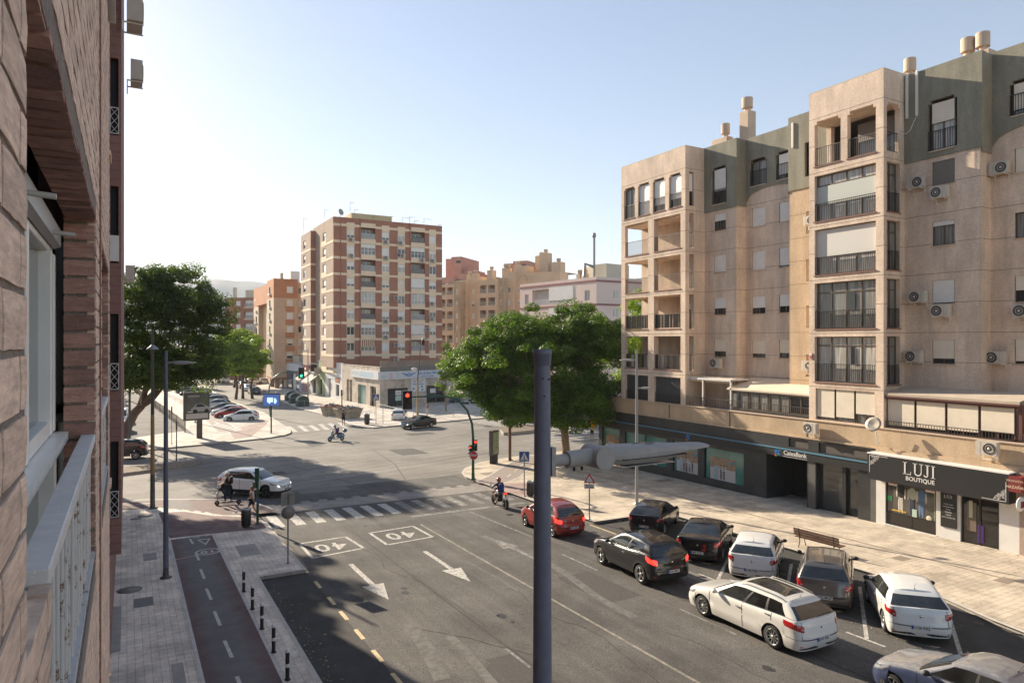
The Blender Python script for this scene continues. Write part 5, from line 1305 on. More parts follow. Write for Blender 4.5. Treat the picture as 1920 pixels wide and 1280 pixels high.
    if sp.get('rails'):
        for sg in (1, -1):
            h = D_['rails%d' % sg] = MB(); h.tube([c.gpt(c.js0 + 3, 1, 0, sg) + Vector((0, -.02 * sg, .01))] + [c.gpt(int(lerp(c.js0 + 4, c.js1 - 3, k / 6)), 1, 0, sg) + Vector((0, -.02 * sg, .055)) for k in range(7)] + [c.gpt(c.js1 - 2, 1, 0, sg) + Vector((0, -.02 * sg, .01))], .014, M_ALUG, 6)
    t, m = wheel_meshes(sp['r'], spokes, darkrim); D_['wheel'] = (t, m)
    CARCACHE[key] = D_; return D_
_tmp = []
def mb_mesh(mb, name):
    me = bpy.data.meshes.new(name); me.from_pydata(mb.v, [], mb.f)
    for m in mb.ml: me.materials.append(m)
    me.polygons.foreach_set('material_index', mb.m); me.polygons.foreach_set('use_smooth', mb.sm); me.update(); return me
def car(name, kind, col, loc, heading, label, cat='car', group=None, plate=None, spokes=5, darkrim=False, lit=None, simple=False, on=(0, 0), sunvis=True, rad=True, mirror_col=False, scale=1.0, chrome=False):
    D_ = car_meshes(kind, spokes, darkrim); c = D_['car']; sp = c.sp; L = c.L
    # loc is the centre between the axles on the ground; follow the slope
    z = gz(loc[0], loc[1]) + .004
    off = L / 2 - (sp['fo'] + sp['wb'] / 2)
    th = radians(heading)
    root = empty(name, (loc[0] - off * cos(th), loc[1] - off * sin(th), z), 0, label=label, cat=cat, group=group)
    dz = [gz(loc[0] + dx, loc[1] + dy) - gz(loc[0], loc[1]) for dx, dy in ((cos(th), sin(th)), (-sin(th), cos(th)))]
    root.rotation_euler = (math.atan(dz[1]), -math.atan(dz[0]), th); root.scale = (scale,) * 3
    for nm, me, m in D_['parts']:
        if nm == 'body':
            me = me.copy(); me.materials.clear(); me.materials.append(col)
        if nm == 'tail_light' and lit == 'brake': me = me.copy(); me.materials.clear(); me.materials.append(M_TAILON)
        child(nm, me, root)
    def K(key, nm):
        if (key, 'me') not in D_: D_[(key, 'me')] = mb_mesh(D_[key], nm)
        return child(nm, D_[(key, 'me')], root)
    K('grille', 'grille'); K('lines', 'shut_lines'); K('valance', 'rear_valance')
    if kind in ('hatch', 'small', 'suv', 'wagon', 'mpv'): K('wiper', 'rear_wiper')
    K('wlow', 'window_moulding')
    if 'rails1' in D_: K('rails1', 'roof_rail'); K('rails-1', 'roof_rail')
    for i, (h, sg) in enumerate(D_['handles']):
        if ('h', i) not in D_: D_[('h', i)] = mb_mesh(h, 'door_handle')
        me = D_[('h', i)]
        if not simple: me = me.copy(); me.materials[0] = col if not chrome else M_CHR
        child('door_handle', me, root)
    for i, h in enumerate(D_['mirrors']):
        if ('m', i) not in D_: D_[('m', i)] = mb_mesh(h, 'mirror')
        me = D_[('m', i)].copy(); me.materials[0] = col if mirror_col else M_TRIM; child('mirror', me, root)
    if 'wme' not in D_: D_['wme'] = (mb_mesh(D_['wheel'][0], 'wheel'), mb_mesh(D_['wheel'][1], 'rim'))
    for x in (sp['fo'], sp['fo'] + sp['wb']):
        for sg in (1, -1):
            o = child('wheel', D_['wme'][0], root, (L / 2 - x, sg * (c.W - .13), sp['r']), 0 if sg > 0 else pi)
            child('rim', D_['wme'][1], o, (0, 0.008, 0))
    # plates
    for end in (1, -1):
        p = c.bp(c.N if end > 0 else 0, .36 if end > 0 else .40, .012); mb = MB(); sx = -1 if end > 0 else 1
        mb.box(p.x - .006, p.x + .006, -.26, .26, p.z - .055, p.z + .055, M_PLATE); mb.box(p.x - .008, p.x + .008, -.26 if sx > 0 else .215, -.215 if sx > 0 else .26, p.z - .054, p.z + .054, M_PLATEB)
        if plate: text_mb(mb, plate, .11, facing((p.x + sx * .0065, 0, p.z), (sx, 0, 0)), M_TRIM, .0015, .002)
        o = mb.build('number_plate', root, False)
    # badge, wiper, antenna, exhaust
    p = c.bp(c.N, .74, .006); mb = MB(); mb.lathe([(0, .004), (.035, .003), (.04, 0)], M_CHR, 14, p, ax_m=Matrix.Rotation(-pi / 2, 4, 'Y')); mb.build('badge', root, False)
    if rad:
        a = c.gpt(c.js1 - 2, 1, 0, 1); mb = MB(); mb.tube([(a.x, 0, a.z + .06), (a.x - .12, 0, a.z + .26)], .004, M_TRIM, 5); mb.lathe([(.03, 0), (0, .02)], M_TRIM, 8, (a.x, 0, a.z + .06)); mb.build('antenna', root, False)
    if lit == 'front':
        for sg in (1, -1):
            me = mesh_of('lamp_glow', *c.patch(5, 7.5, (.66, .68), (.80, .84), .012, 4, 2, sg), [M_HEADON]); child('lamp_lens', me, root)
    return root, c
PW = paint('white', (0.80, 0.80, 0.77)); PWC = paint('white_dusty', (0.78, 0.77, 0.72), 0, .25); PBK = paint('black', (0.006, 0.006, 0.007)); PBKD = paint('black_dusty', (0.008, 0.008, 0.009), 0, .12)
PRED = paint('red', (0.33, 0.025, 0.02), 0, .25); PGR = paint('grey_brown', (0.17, 0.15, 0.13), .6, .25); PBL = paint('blue_dusty', (0.035, 0.05, 0.11), 0, .95, .5)
PSIL = paint('silver', (0.42, 0.42, 0.42), .6); PDG = paint('dark_grey', (0.05, 0.05, 0.055), .4, .3); PBLU = paint('blue', (0.03, 0.07, 0.16), .3); PBEI = paint('champagne', (0.38, 0.34, 0.28), .5, .3)
def side_loc(front, rear, sp, side='left'):
    """centre between the axles from the ground contacts of the two wheels on the visible side"""
    a, b = G(*front), G(*rear); h = (a - b); h.z = 0; h.normalize(); n = Vector((h.y, -h.x, 0))   # right-hand normal
    tr = SPECS[sp]['W'] / 2 - .13
    m = (a + b) / 2 + n * tr * (1 if side == 'left' else -1)
    return (m.x, m.y), math.degrees(math.atan2(h.y, h.x))
l, h = side_loc((1322, 1155), (1452, 1215), 'wagon'); car('car', 'wagon', PWC, l, h, 'white estate car with dark panoramic roof, driving along the lane beside the parked cars', plate='0247 KBL', spokes=10, darkrim=False, mirror_col=True, chrome=True)
l, h = side_loc((1129.5, 1058), (1205, 1095), 'suv'); car('car', 'suv', PBK, l, h, 'shiny black crossover with silver roof edges, in the lane ahead of the white estate', plate='0266 MFF', spokes=5, lit='brake')
car('car', 'small', PRED, (18.25, 28.35), 91, 'dusty red hatchback waiting behind the motorcycle, partly hidden by the big lamp post', plate='8247 BBY', lit='brake', mirror_col=False)
GP = 'cars parked at an angle on the right'
car('parked_car', 'hatch', PBKD, (23.0, 26.2), 33, 'black three-door hatchback with dusty roof, parked farthest from us next to the lamp post', group=GP, plate='4471 CBD', scale=.93)
car('parked_car', 'sedan', PBKD, (22.3, 22.0), 35, 'black saloon with bright red tail lights parked beside the black hatchback', group=GP, plate='0045 DZC')
car('parked_car', 'hatch', PW, (22.15, 19.1), 35, 'white three-door hatchback with small dark rear window, parked between black saloon and grey car', group=GP, plate='5166 FLR', spokes=8)
car('parked_car', 'mpv', PGR, (22.1, 15.95), 34, 'grey-brown tall family car with roof rails parked in front of the bench', group=GP, plate='4372 MGP')
car('parked_car', 'hatch', PW, (22.0, 13.05), 43, 'clean white hatchback with thin roof aerial, parked nearest the shop', group=GP, plate='1126 KKJ', spokes=5)
car('car', 'sedan', PBL, (17.45, 8.75), 91, 'dusty blue saloon cut off by the bottom edge of the picture', plate='2931 BNF', spokes=7, chrome=True)
l, h = side_loc((477, 940), (415, 937), 'suv'); car('car', 'suv', PW, (6.9, 44.6), -42, 'white crossover with black roof pillars, lamps lit, turning behind the scooter rider', plate='7305 LKC', lit='front', spokes=5, darkrim=True)
car('car', 'suv', PBK, (-.55, 65.6), 172, 'black crossover seen from its tail at the very left edge beside the median', spokes=10)
l, h = side_loc((768.9, 806.3), (811.5, 801.4), 'sedan'); car('car', 'sedan', PBK, l, h, 'glossy black fastback saloon driving past the corner car showroom', spokes=5, lit='front')
p = G(748, 790); car('parked_car', 'hatch', PW, (p.x + .6, p.y + 1.5), 65, 'white hatchback standing on the pavement corner by the showroom window', spokes=5)
# angled row on the far left
row = [((434, 792), (478, 791), 'hatch', PW, 'white hatchback with red lamps, nearest in the angled row across the junction'), ((417, 786), (461, 785), 'hatch', PRED, 'dark red hatchback second in the angled row across the junction'),
       ((410, 781), (452, 780), 'hatch', PW, 'white hatchback third in the angled row, behind the dark red one'), ((400, 776), (440, 775), 'hatch', PGR, 'grey-brown hatchback fourth in the angled row, by the billboard edge'),
       ((389, 768), (428, 767), 'hatch', PSIL, 'pale blue-white hatchback fifth in the angled row, touching the billboard edge'), ((384, 761), (422, 760), 'mpv', PBEI, 'champagne family car sixth in the angled row'), ((378, 756), (415, 755), 'hatch', PDG, 'dark grey hatchback seventh in the angled row'),
       ((360, 749), (392, 748), 'hatch', PSIL, 'silver hatchback eighth in the angled row, above the billboard'), ((347, 744), (377, 743), 'hatch', PBKD, 'black hatchback ninth in the angled row'), ((340, 740), (370, 739), 'hatch', PDG, 'dark hatchback tenth in the angled row'), ((335, 735), (362, 734), 'mpv', PW, 'white family car at the far end of the angled row')]
for i, (a, b, k, m, lab) in enumerate(row):
    pa, pb = G(*a), G(*b); dv = (pa - pb); c_ = pa - dv.normalized() * 1.3
    car('parked_car', k, m, (c_.x, c_.y + .8), 163, lab, group='cars in the angled row across the junction', simple=True, rad=False)
GF_ = 'cars along the kerb of the far avenue'
for (u, v, k, m, lab, nm) in [(478, 740, 'hatch', PDG, 'dark hatchback, nearest of the kerbside line before the round tree', 0), (465, 734, 'hatch', PW, 'white car second in the kerbside line before the round tree', 0), (456, 729.5, 'small', PBKD, 'dark car third in the kerbside line before the round tree', 0), (448, 726, 'hatch', PSIL, 'silver car fourth in the kerbside line under the round tree', 0)]:
    p = G(u, v); car('parked_car', k, m, (p.x, p.y + 1), 92, lab, group=GF_, simple=True, rad=False)
p = G(462, 724); car('parked_car', 'suv', PW, (p.x + 2, p.y + 3), 20, 'white crossover side-on under the round tree', group=GF_, simple=True, rad=False)
p = G(421, 719); car('parked_van', 'van', PW, (p.x, p.y + 2), 95, 'white van with two rear door windows parked left of the round tree', 'van', simple=True, rad=False, scale=1.15)
p = G(573 - 15, 722); car('parked_car', 'hatch', PW, (p.x - 6, p.y + 6), 0, 'white car half hidden behind the blue shop wall', group=GF_, simple=True, rad=False)
GL_ = 'cars in the dirt car park behind the leaning trunk'
for (u, v, k, m, lab, hd_) in [(245, 817, 'hatch', PW, 'white hatchback facing us under the leaning trunk, nearest in the dirt car park', -93), (238, 798, 'van', PW, 'white small van behind the nearest car in the dirt car park', -93), (233, 774, 'hatch', PBKD, 'black hatchback third in the dirt car park', 88), (233, 764, 'hatch', PW, 'white hatchback fourth in the dirt car park', -92), (232, 756, 'mpv', PSIL, 'silver family car last in the dirt car park', -92)]:
    p = G(u, v); car('parked_car', k, m, (p.x - .8, p.y + 2), hd_, lab, group=GL_, simple=True, rad=False)
GR_ = 'cars behind the car showroom'
for (u, v, k, m, lab, hd_) in [(872, 757, 'mpv', PBLU, 'dark blue family car right of the showroom, half behind the tree', 170), (893, 759, 'suv', PSIL, 'silver crossover right of the blue family car under the tree', 190)]:
    p = G(u, v); car('parked_car', k, m, (p.x, p.y + 1.2), hd_, lab, group=GR_, simple=True, rad=False)
# ================================================================== buildings beyond the crossroad
def onFr(fr, u, v=641):
    dv = Vector((S_ + (u - 960) / F * C_, C_ - (u - 960) / F * S_, -(v - 641) / F)); o = Vector((0, 0, 8.5))
    t = (fr.o - o).dot(fr.n) / dv.dot(fr.n); p = o + dv * t
    return (p - fr.o).dot(fr.u), p.z
def brickm(name, col, col2=None, st=.12):
    def f(H):
        x = sepxyz(H); g = groove(H, x[2], 0.075 * 3, 0, .035)
        c = H['mul'](H['rgb'](), H['ramp'](g, 0, 1, 1, .82))
        c = H['mul'](c, H['ramp'](H['noise'](.5, 5, .6), .3, .7, 1 - st, 1 + st))
        return H['mul'](c, H['ramp'](H['noise'](9, 3, .7), .25, .75, .84, 1.16))
    return mat(name, col, .9, fn=f)
M_BRK = brickm('brick_brown', (0.38, 0.175, 0.115)); M_BRKP = brickm('brick_pale', (0.36, 0.26, 0.20)); M_BRKO = brickm('brick_orange', (0.52, 0.23, 0.115))
M_BRKR = brickm('brick_terracotta', (0.52, 0.27, 0.20)); M_BAND = mat('band_beige', (0.80, 0.63, 0.45), .9, var=.06, vs=.7); M_TAN = brickm('brick_tan', (0.62, 0.44, 0.30))
M_PEACH = mat('render_peach', (0.72, 0.52, 0.34), .9, var=.08, vs=.4); M_PINK = mat('render_pink', (0.76, 0.61, 0.54), .9, var=.05, vs=.3); M_PBAND = mat('band_rose', (.30, .13, .12), .8)
M_CREAMW = mat('wall_cream', (.60, .53, .42), .9, var=.06, vs=.3); M_STONE = mat('stone_clad', (.55, .47, .39), .8, var=.12, vs=1.5, fn=f_tiles(40, .6, None, .02, .8, patch=0))
def pane_pick(rn):
    return rn.choice([(.0, M_GLASS), (.95, M_GLASS), (.95, M_GLASS), (.7, M_GLASS), (.35, M_CURT), (.55, M_GLASS)])
def swin(parent, fr, a0, a1, z0, z1, d, rn, kind=None, mull=1):
    sh, gm = kind if kind else pane_pick(rn)
    return win(parent, fr, a0, a1, z0, z1, d, M_ALU, gm, sh, rn.choice([M_SHW, M_SHW, M_SHC]), mull, bar=.09, so=.0)
# ---- brick tower
TW = empty('apartment_tower', (42, 119, -1.6), label='ten-storey brown brick tower with beige bands, stepped flank and rooftop aerials', cat='building')
rn = random.Random(11)
f = frY(119.0); W = MB(); ZT = 30.3
def T(u): return onY(119.0, u)[0]
cols = [('w', T(650), T(664.7)), ('b', T(676.7), T(704)), ('w', T(716), T(730)), ('w', T(745.7), T(759.3)), ('b', T(770.8), T(796.5)), ('w', T(804.6), T(817.5))]
xl, xr = T(625.2), T(829)
rowsT = [28.3 - 2.86 * k for k in range(9)]
ops = []
for k, zt in enumerate(rowsT):
    for t_, a0, a1 in cols:
        if t_ == 'w': ops.append((a0, a1, zt - 1.5, zt, .15))
        else: ops.append((a0, a1, zt - 1.5, zt + .5, 1.2))
wall(W, f, xl, xr, 3.9, ZT, [o for o in ops if o[2] > 4], M_BRK)
for k, zt in enumerate(rowsT):
    if k == 0: grz = [(zt + .45, zt + .88), (zt - 2.45, zt - 2.02)]
    else: grz = [(zt - 2.45, zt - 2.02)]
    prev = xl
    for t_, a0, a1 in cols + [('e', xr, xr)]:
        for z0, z1 in grz: W.box(prev, a0, -.04, .01, z0, z1, M_BAND, f)
        prev = a1
    for t_, a0, a1 in cols:
        if t_ == 'w':
            W.box(a0, a1, -.06, .01, zt - 2.855, zt - 1.5, M_BAND, f)
            if k == 0: W.box(a0, a1, -.06, .01, zt + .003, zt + 1.17, M_BAND, f)
        else:
            W.box(a0, a1, -.10, .01, zt - 2.36, zt - 1.5, M_BAND, f)
            if k == 0: W.box(a0, a1, -.10, .01, zt + .5, zt + 1.3, M_BAND, f)
            W.box(a0, a1, 1.18, 1.2, zt - 1.5, zt + .5, M_BRKP, f)
fl = frX(31.4)
lo = [(124.2, 126.4, zt - 1.5, zt, .2) for zt in rowsT]
wall(W, fl, 119, 127.4, 3.9, ZT, [o for o in lo if o[2] > 4], M_BRKP)
for zt in rowsT:
    W.box(119, 127.4, -.04, .01, zt - 2.45, zt - 2.02, M_BAND, fl); W.box(123.6, 127.4, -.05, -.04, zt - 2.02, zt - 1.5, M_BAND, fl)
W.quad((xl, 119, ZT), (xr, 119, ZT), (xr, 134, ZT), (xl, 134, ZT), M_ROOF); W.quad((xr, 119, -1.6), (xr, 134, -1.6), (xr, 134, ZT), (xr, 119, ZT), M_BRK)
W.quad((xl, 127.4, 3.9), (xl, 134, 3.9), (xl, 134, ZT), (xl, 127.4, ZT), M_BRKP); W.quad((xl, 134, -1.6), (xr, 134, -1.6), (xr, 134, ZT), (xl, 134, ZT), M_BRKP)
for a in (T(639), T(675.5), T(769.3)): W.box(a - .12, a, -.12, .0, 3.9, ZT, M_BRK, f)
W.box(T(640), T(676), -.03, 0, 29.5, ZT, M_BRK, f)
# rear wing
w2 = [(136.2, 138.2, zt - 1.5, zt, .2) for zt in rowsT]
W.quad((30.5, 132, 3.9), (33, 132, 3.9), (33, 132, 29.6), (30.5, 132, 29.6), M_BRK)
wall(W, frX(30.5), 132, 140.3, 3.9, 29.6, [o for o in w2 if o[2] > 4], M_BRKP); W.quad((30.5, 132, 29.6), (40, 132, 29.6), (40, 140.3, 29.6), (30.5, 140.3, 29.6), M_ROOF)
for zt in rowsT:
    W.box(132, 140.3, -.04, .01, zt - 2.45, zt - 2.02, M_BAND, frX(30.5)); W.box(30.46, 33, -.04, .01, zt - 2.45, zt - 2.02, M_BAND, frY(132))
# penthouse
W.box(T(668), T(745), 3.0, 9, ZT, 31.8, mat('render_yellow', (.60, .47, .28), .9), f)
W.build('wall', TW)
stT = {(0, 0): (.0, M_CURTD), (1, 0): (.45, M_CURTD)}
for k, zt in enumerate(rowsT[:9]):
    for ci, (t_, a0, a1) in enumerate(cols):
        if t_ == 'w': swin(TW, f, a0, a1, zt - 1.5, zt, .12, rn)
        else:
            if (k + ci) % 5 in (0, 2, 3) and not (k in (0, 2) and ci == 1):
                sh, gm = rn.choice([(.4, M_GLASS), (.9, M_GLASS), (0, M_CURT), (.35, M_CURTD)])
                win(TW, f, a0, a1, zt - 1.5 + .02, zt + .48, .12, M_ALU, gm, sh, M_SHW, 3, bar=.08, trans=zt - .7, so=0)
            else:
                railing(TW, f, a0 + .05, a1 - .05, zt - 1.5, zt - .5, .1, M_ALU if (k + ci) % 2 else M_IRONB, sp=.18, r=.02)
                b = MB(); b.box(a0 + .1, a1 - .1, .12, .16, zt - 1.45, zt - .6, mat('balcony_screen', (.26, .24, .24), .7, var=.3, vs=1) if k % 2 else M_CURTD, f); b.build('balcony_panel', TW)
                win(TW, f, a0 + .5, a1 - .6, zt - 1.4, zt + .2, 1.16, M_ALU, M_CURT if k % 2 else M_GLASS, 0, None, 1, bar=.08)
    swin(TW, fl, 124.2, 126.4, zt - 1.5, zt, .18, rn, mull=0)
    swin(TW, frX(30.5), 136.2, 138.2, zt - 1.5, zt, .18, rn, mull=0)
b = MB()
n = 14
a0, a1 = cols[1][1], cols[1][2]
for k in range(n): b.box(a0 + (a1 - a0) * k / n, a0 + (a1 - a0) * (k + 1) / n, -.02, .05, rowsT[7] - .65, rowsT[7] + .5, mat('awning_stripe_red', (.30, .12, .08), .8) if k % 2 else M_BAND, f)
b.build('striped_awning', TW)
def aerial(x, y, z, h, arm=1.2, label='tv aerial', grp='television aerials on the brick tower roof'):
    b = MB(); b.tube([(x, y, z), (x, y, z + h)], .035, M_ALUG, 5); b.box(x - .1, x + arm, y - .02, y + .02, z + h - .1, z + h - .05, M_ALUG)
    for k in range(6): b.box(x + arm * k / 6, x + arm * k / 6 + .02, y - .35, y + .35, z + h - .09, z + h - .06, M_ALUG)
    b.box(x - .5, x + .3, y - .02, y + .02, z + h * .6, z + h * .6 + .04, M_ALUG)
    setp(b.build('aerial'), label, 'aerial', grp)
for u, h, arm, lab in [(609, 1.6, 1, 'short aerial at the left end of the tower roof edge'), (656.5, 3.4, .8, 'tallest mast aerial beside the dish on the tower roof'), (665, 2.2, .8, 'branching aerial just right of the tallest mast on the tower roof'), (700, 1.4, .5, 'small aerial over the left part of the yellow penthouse'), (734, 1.5, .4, 'small aerial over the right end of the yellow penthouse'),
                     (755, 1.6, 1.6, 'aerial just right of the yellow penthouse'), (768, 1.8, 1.4, 'second aerial right of the yellow penthouse'), (777, 1.2, 1.0, 'low aerial between two taller ones on the tower roof'), (795, 1.7, 1.8, 'long-armed aerial near the right end of the tower roof'), (822, .8, .8, 'lowest aerial at the right corner of the tower roof')]:
    aerial(onY(122, u)[0], 122, ZT, h, arm, lab)
aerial(30.7, 139, 29.5, 3.6, 1.0, 'tall mast aerial on the rear wing left of the tower', 'television aerials on the brick tower roof')
b = MB(); c = (T(641), 120, ZT + 1.0); b.lathe([(0, 0), (.3, .05), (.6, .2)], mat('dish_grey', (.35, .33, .3), .5), 18, c, ax_m=Matrix.Rotation(radians(75), 4, 'X') @ Matrix.Rotation(.5, 4, 'Y')); b.tube([(c[0], 120.2, ZT), (c[0], 120.2, ZT + 1)], .05, M_ALUG, 6); setp(b.build('satellite_dish'), 'grey satellite dish on the top left of the brick tower', 'satellite dish')
GAC = 'air conditioners on the brick tower'
for (ci, k, dx, lab) in [(0, 0, .5, 'first column, top window'), (0, 1, .6, 'first column, second window'), (2, 0, .5, 'third column, top window'), (2, 1, .5, 'third column, second window'), (2, 5, .5, 'third column, sixth window'), (2, 6, .5, 'third column, seventh window'), (3, 0, .3, 'fourth column, top window'), (3, 1, .6, 'fourth column, second window'),
                         (3, 5, .3, 'fourth column, sixth window'), (5, 1, .4, 'right-hand column, second window'), (5, 4, .3, 'right-hand column, fifth window'), (5, 5, .3, 'right-hand column, sixth window'), (4, 1, 1.9, 'right-hand balcony, second storey')]:
    ac(f, cols[ci][1] + dx + .2, rowsT[k] - (1.85 if (ci, k) not in ((3, 5), (5, 5), (5, 4), (3, 1)) else 1.3), 'air conditioner below the window of the brick tower: ' + lab, -.06, 1, group=GAC, sc=1.25)
for (ci, k, lab) in [(3, 4, 'left of the fifth window in the fourth column'), (3, 6, 'left of the seventh window in the fourth column'), (3, 7, 'left of the eighth window in the fourth column'), (3, 8, 'left of the ninth window in the fourth column'), (5, 6, 'left of the seventh window in the right-hand column')]:
    ac(f, cols[ci][1] - .35, rowsT[k] - .4, 'air conditioner on the brick tower, ' + lab, -.0, 1, group=GAC, sc=1.25)
# ---- orange and tan block
OB = empty('apartment_building', (30, 150, -1.6), label='tan block with orange brick top storey left of the brick tower', cat='building')
W = MB()
def strip_block(x0, x1, y0, y1, zt, zo, wins_front, wins_side):
    ff, fs = frY(y0), frX(x0)
    fo = [(a, b, zz - 1.4, zz, .15) for (a, b) in wins_front for zz in ROW]
    so_ = [(a, b, zz - 1.4, zz, .15) for (a, b) in wins_side for zz in ROW]
    wall(W, ff, x0, x1, 0.8, zo, [o for o in fo if o[3] < zo], M_TAN); wall(W, ff, x0, x1, zo, zt, [o for o in fo if o[2] > zo], M_BRKO)
    wall(W, fs, y0, y1, 0.8, zo, [o for o in so_ if o[3] < zo], mat('brick_cream', (.55, .45, .34), .9, var=.08, vs=1)); wall(W, fs, y0, y1, zo, zt, [o for o in so_ if o[2] > zo], M_BRKO)
    W.box(x0, x1, y0 + .01, y1, zt - .01, zt, M_ROOF); W.box(x0, x1, y0, y1, .4, .8, M_BRK)
    for a, b in wins_front:
        for zz in ROW: swin(OB, ff, a, b, zz - 1.4, zz, .13, rn, mull=0)
    for a, b in wins_side:
        for zz in ROW:
            win(OB, fs, a, b, zz - 1.4, zz, .13, M_ALUB, M_GLASSD, 0, None, 0, bar=.1); s = MB(); s.box(a - .1, b + .1, -.35, 0, zz - 1.75, zz - 1.4, M_WHITE, fs); s.build('window_box', OB)
ROW = [20.3 - 2.82 * k for k in range(6)]
strip_block(27.2, 32.2, 151.2, 159.4, 21.9, 17.8, [(29.9, 31.2)], [(154.5, 156.5)])
for i in range(6): W.box(29.6, 31.5, -.05, .01, ROW[i] - 2.6, ROW[i] - 1.42, M_BRKO, frY(151.2)) if i else None
strip_block(27.9, 32, 174.8, 182, 21.6, 17.0, [(30.0, 31.2)], [(177, 179)])
W.box(31.2, 40, 153, 170, -1.6, 21.4, M_PEACH)
for zz in ROW: swin(OB, frY(152.98), 32.6, 34.6, zz - 1.4, zz, .0, rn)
for x, y in ((27.6, 151.8), (27.6, 157), (31.5, 152), (28.3, 175.5), (28.3, 181), (32, 176)): W.box(x, x + .8, y, y + .8, -1.6, .8, M_BRKP)
W.box(27.2, 40, 159.4, 175, 17, 21.2, M_BRKO); W.box(29, 40, 159.4, 190, -1.6, 17, M_PEACH)
W.box(32.5, 34.5, 160, 163, 21.3, 24.5, M_WHITE); W.box(29.5, 30.1, 156, 156.6, 21.9, 23.6, M_CREAMW)
W.build('wall', OB)
# ---- far brick block with pale penthouse
FB = empty('apartment_building', (26, 194, -1.6), label='far brown brick block with white shutters and cream penthouse behind the round tree', cat='building')
W = MB(); fr_ = Fr((22.85, 196.1), (5.75, -5.55), (-5.55, -5.75)); ROW = [19.2 - 3.1 * k for k in range(5)]
Lf = 10.0; a_ = [onFr(fr_, u)[0] for u in (422, 434, 442.5, 451, 458, 472)]
wall(W, fr_, a_[0], a_[5] + 2, -1.6, 20.1, [(a_[2], a_[3], z - 1.3, z, .15) for z in ROW] + [(a_[4], a_[5] + 1, z - 1.6, z + .3, 1.0) for z in ROW], M_BRK)
W.quad(fr_.p(a_[0], 0, -1.6), fr_.p(a_[0], 12, -1.6), fr_.p(a_[0], 12, 20.1), fr_.p(a_[0], 0, 20.1), M_BRKP); W.quad(fr_.p(a_[0], 0, 20.1), fr_.p(a_[5] + 2, 0, 20.1), fr_.p(a_[5] + 2, 12, 20.1), fr_.p(a_[0], 12, 20.1), M_ROOF)
W.box(a_[0] + .2, a_[0] + 1.8, -.06, .02, 18.2, 18.8, M_BAND, fr_)
W.box(a_[2], a_[5] + 4, 4, 9, 20.1, 22.4, M_CREAMW, fr_); W.box(a_[1] - 1, a_[1] - .3, 2, 2.7, 20.1, 23, M_CREAMW, fr_)
for z in ROW:
    W.box(a_[4], a_[5] + 1, .98, 1.0, z - 1.6, z + .3, M_BRKP, fr_); W.box(a_[4] - .1, a_[5] + 1, -.1, .02, z - 1.9, z - 1.6, M_BAND, fr_)
W.build('wall', FB)
for z in ROW:
    win(FB, fr_, a_[2], a_[3], z - 1.3, z, .13, M_ALU, M_GLASS, .95, M_SHW, 0, bar=.08, so=0); win(FB, fr_, a_[4] + .1, a_[5] + .9, z - 1.5, z + .2, .4, M_ALU, M_CURT, .5, M_SHW, 2, bar=.1, so=0)
    railing(FB, fr_, a_[4], a_[5] + 1, z - 1.6, z - .6, .05, M_ALU, sp=.3, r=.03)
# ---- beige stepped block with arches
BB = empty('apartment_building', (73, 145, -1.6), label='peach stepped block with arched gables and balconies right of the brick tower', cat='building')
W = MB(); fb = Fr((67.7, 154.7), (10.5, -19.7), (-19.7, -10.5)); A_ = lambda u: onFr(fb, u)[0]
ROW = [21.0 - 2.9 * k for k in range(8)]
def seg(u0, u1, d, zt, kind, m=M_PEACH):
    f2 = Fr((fb.o - fb.n * d)[:2], fb.u[:2], fb.n[:2]); q = lambda u: onFr(f2, u)[0]
    x0, x1 = q(u0), q(u1); ops = []; w_ = x1 - x0
    for z in ROW:
        if z + .3 > zt: continue
        if kind == 'balc': ops += [(x0 + w_ * .1, x0 + w_ * .45, z - 1.2, z + .6, 1.3), (x0 + w_ * .55, x0 + w_ * .92, z - 1.2, z + .6, 1.3)]
        elif kind == 'win': ops += [(x0 + w_ * .35, x0 + w_ * .65, z - 1.2, z + .1, .15)]
    wall(W, f2, x0, x1, -1.6, zt, ops, m)
    for s_ in (x0, x1): W.quad(f2.p(s_, 0, -1.6), f2.p(s_, 4, -1.6), f2.p(s_, 4, zt), f2.p(s_, 0, zt), m)
    W.quad(f2.p(x0, 0, zt), f2.p(x1, 0, zt), f2.p(x1, 9, zt), f2.p(x0, 9, zt), M_ROOF)
    for o in ops:
        if kind == 'balc':
            W.quad(f2.p(o[0], 1.3, o[2]), f2.p(o[1], 1.3, o[2]), f2.p(o[1], 1.3, o[3]), f2.p(o[0], 1.3, o[3]), M_BRK)
            rr = railing(BB, f2, o[0], o[1], o[2], o[2] + .9, .06, M_CREAMW, sp=.3, r=.05)
            win(BB, f2, o[0] + .3, o[1] - .4, o[2] + .05, o[3] - .2, 1.25, M_ALU, M_CURTD, 0, None, 1, bar=.08)
        else: swin(BB, f2, *o[:4], .13, rn)
seg(822, 851, -1.2, 22.4, 'balc'); seg(851, 862, -1.0, 22.9, 'win', M_OCH); seg(862, 878, 1.0, 23.4, 'win'); seg(878, 896, 1.4, 24.2, 'win'); seg(896, 931, -1.5, 22.8, 'balc'); seg(931, 946, -.6, 23.2, 'win', M_OCH); seg(946, 963, .6, 24.6, 'win'); seg(963, 985, 1.6, 26, 'win'); seg(985, 1050, 1.8, 24.2, 'win')
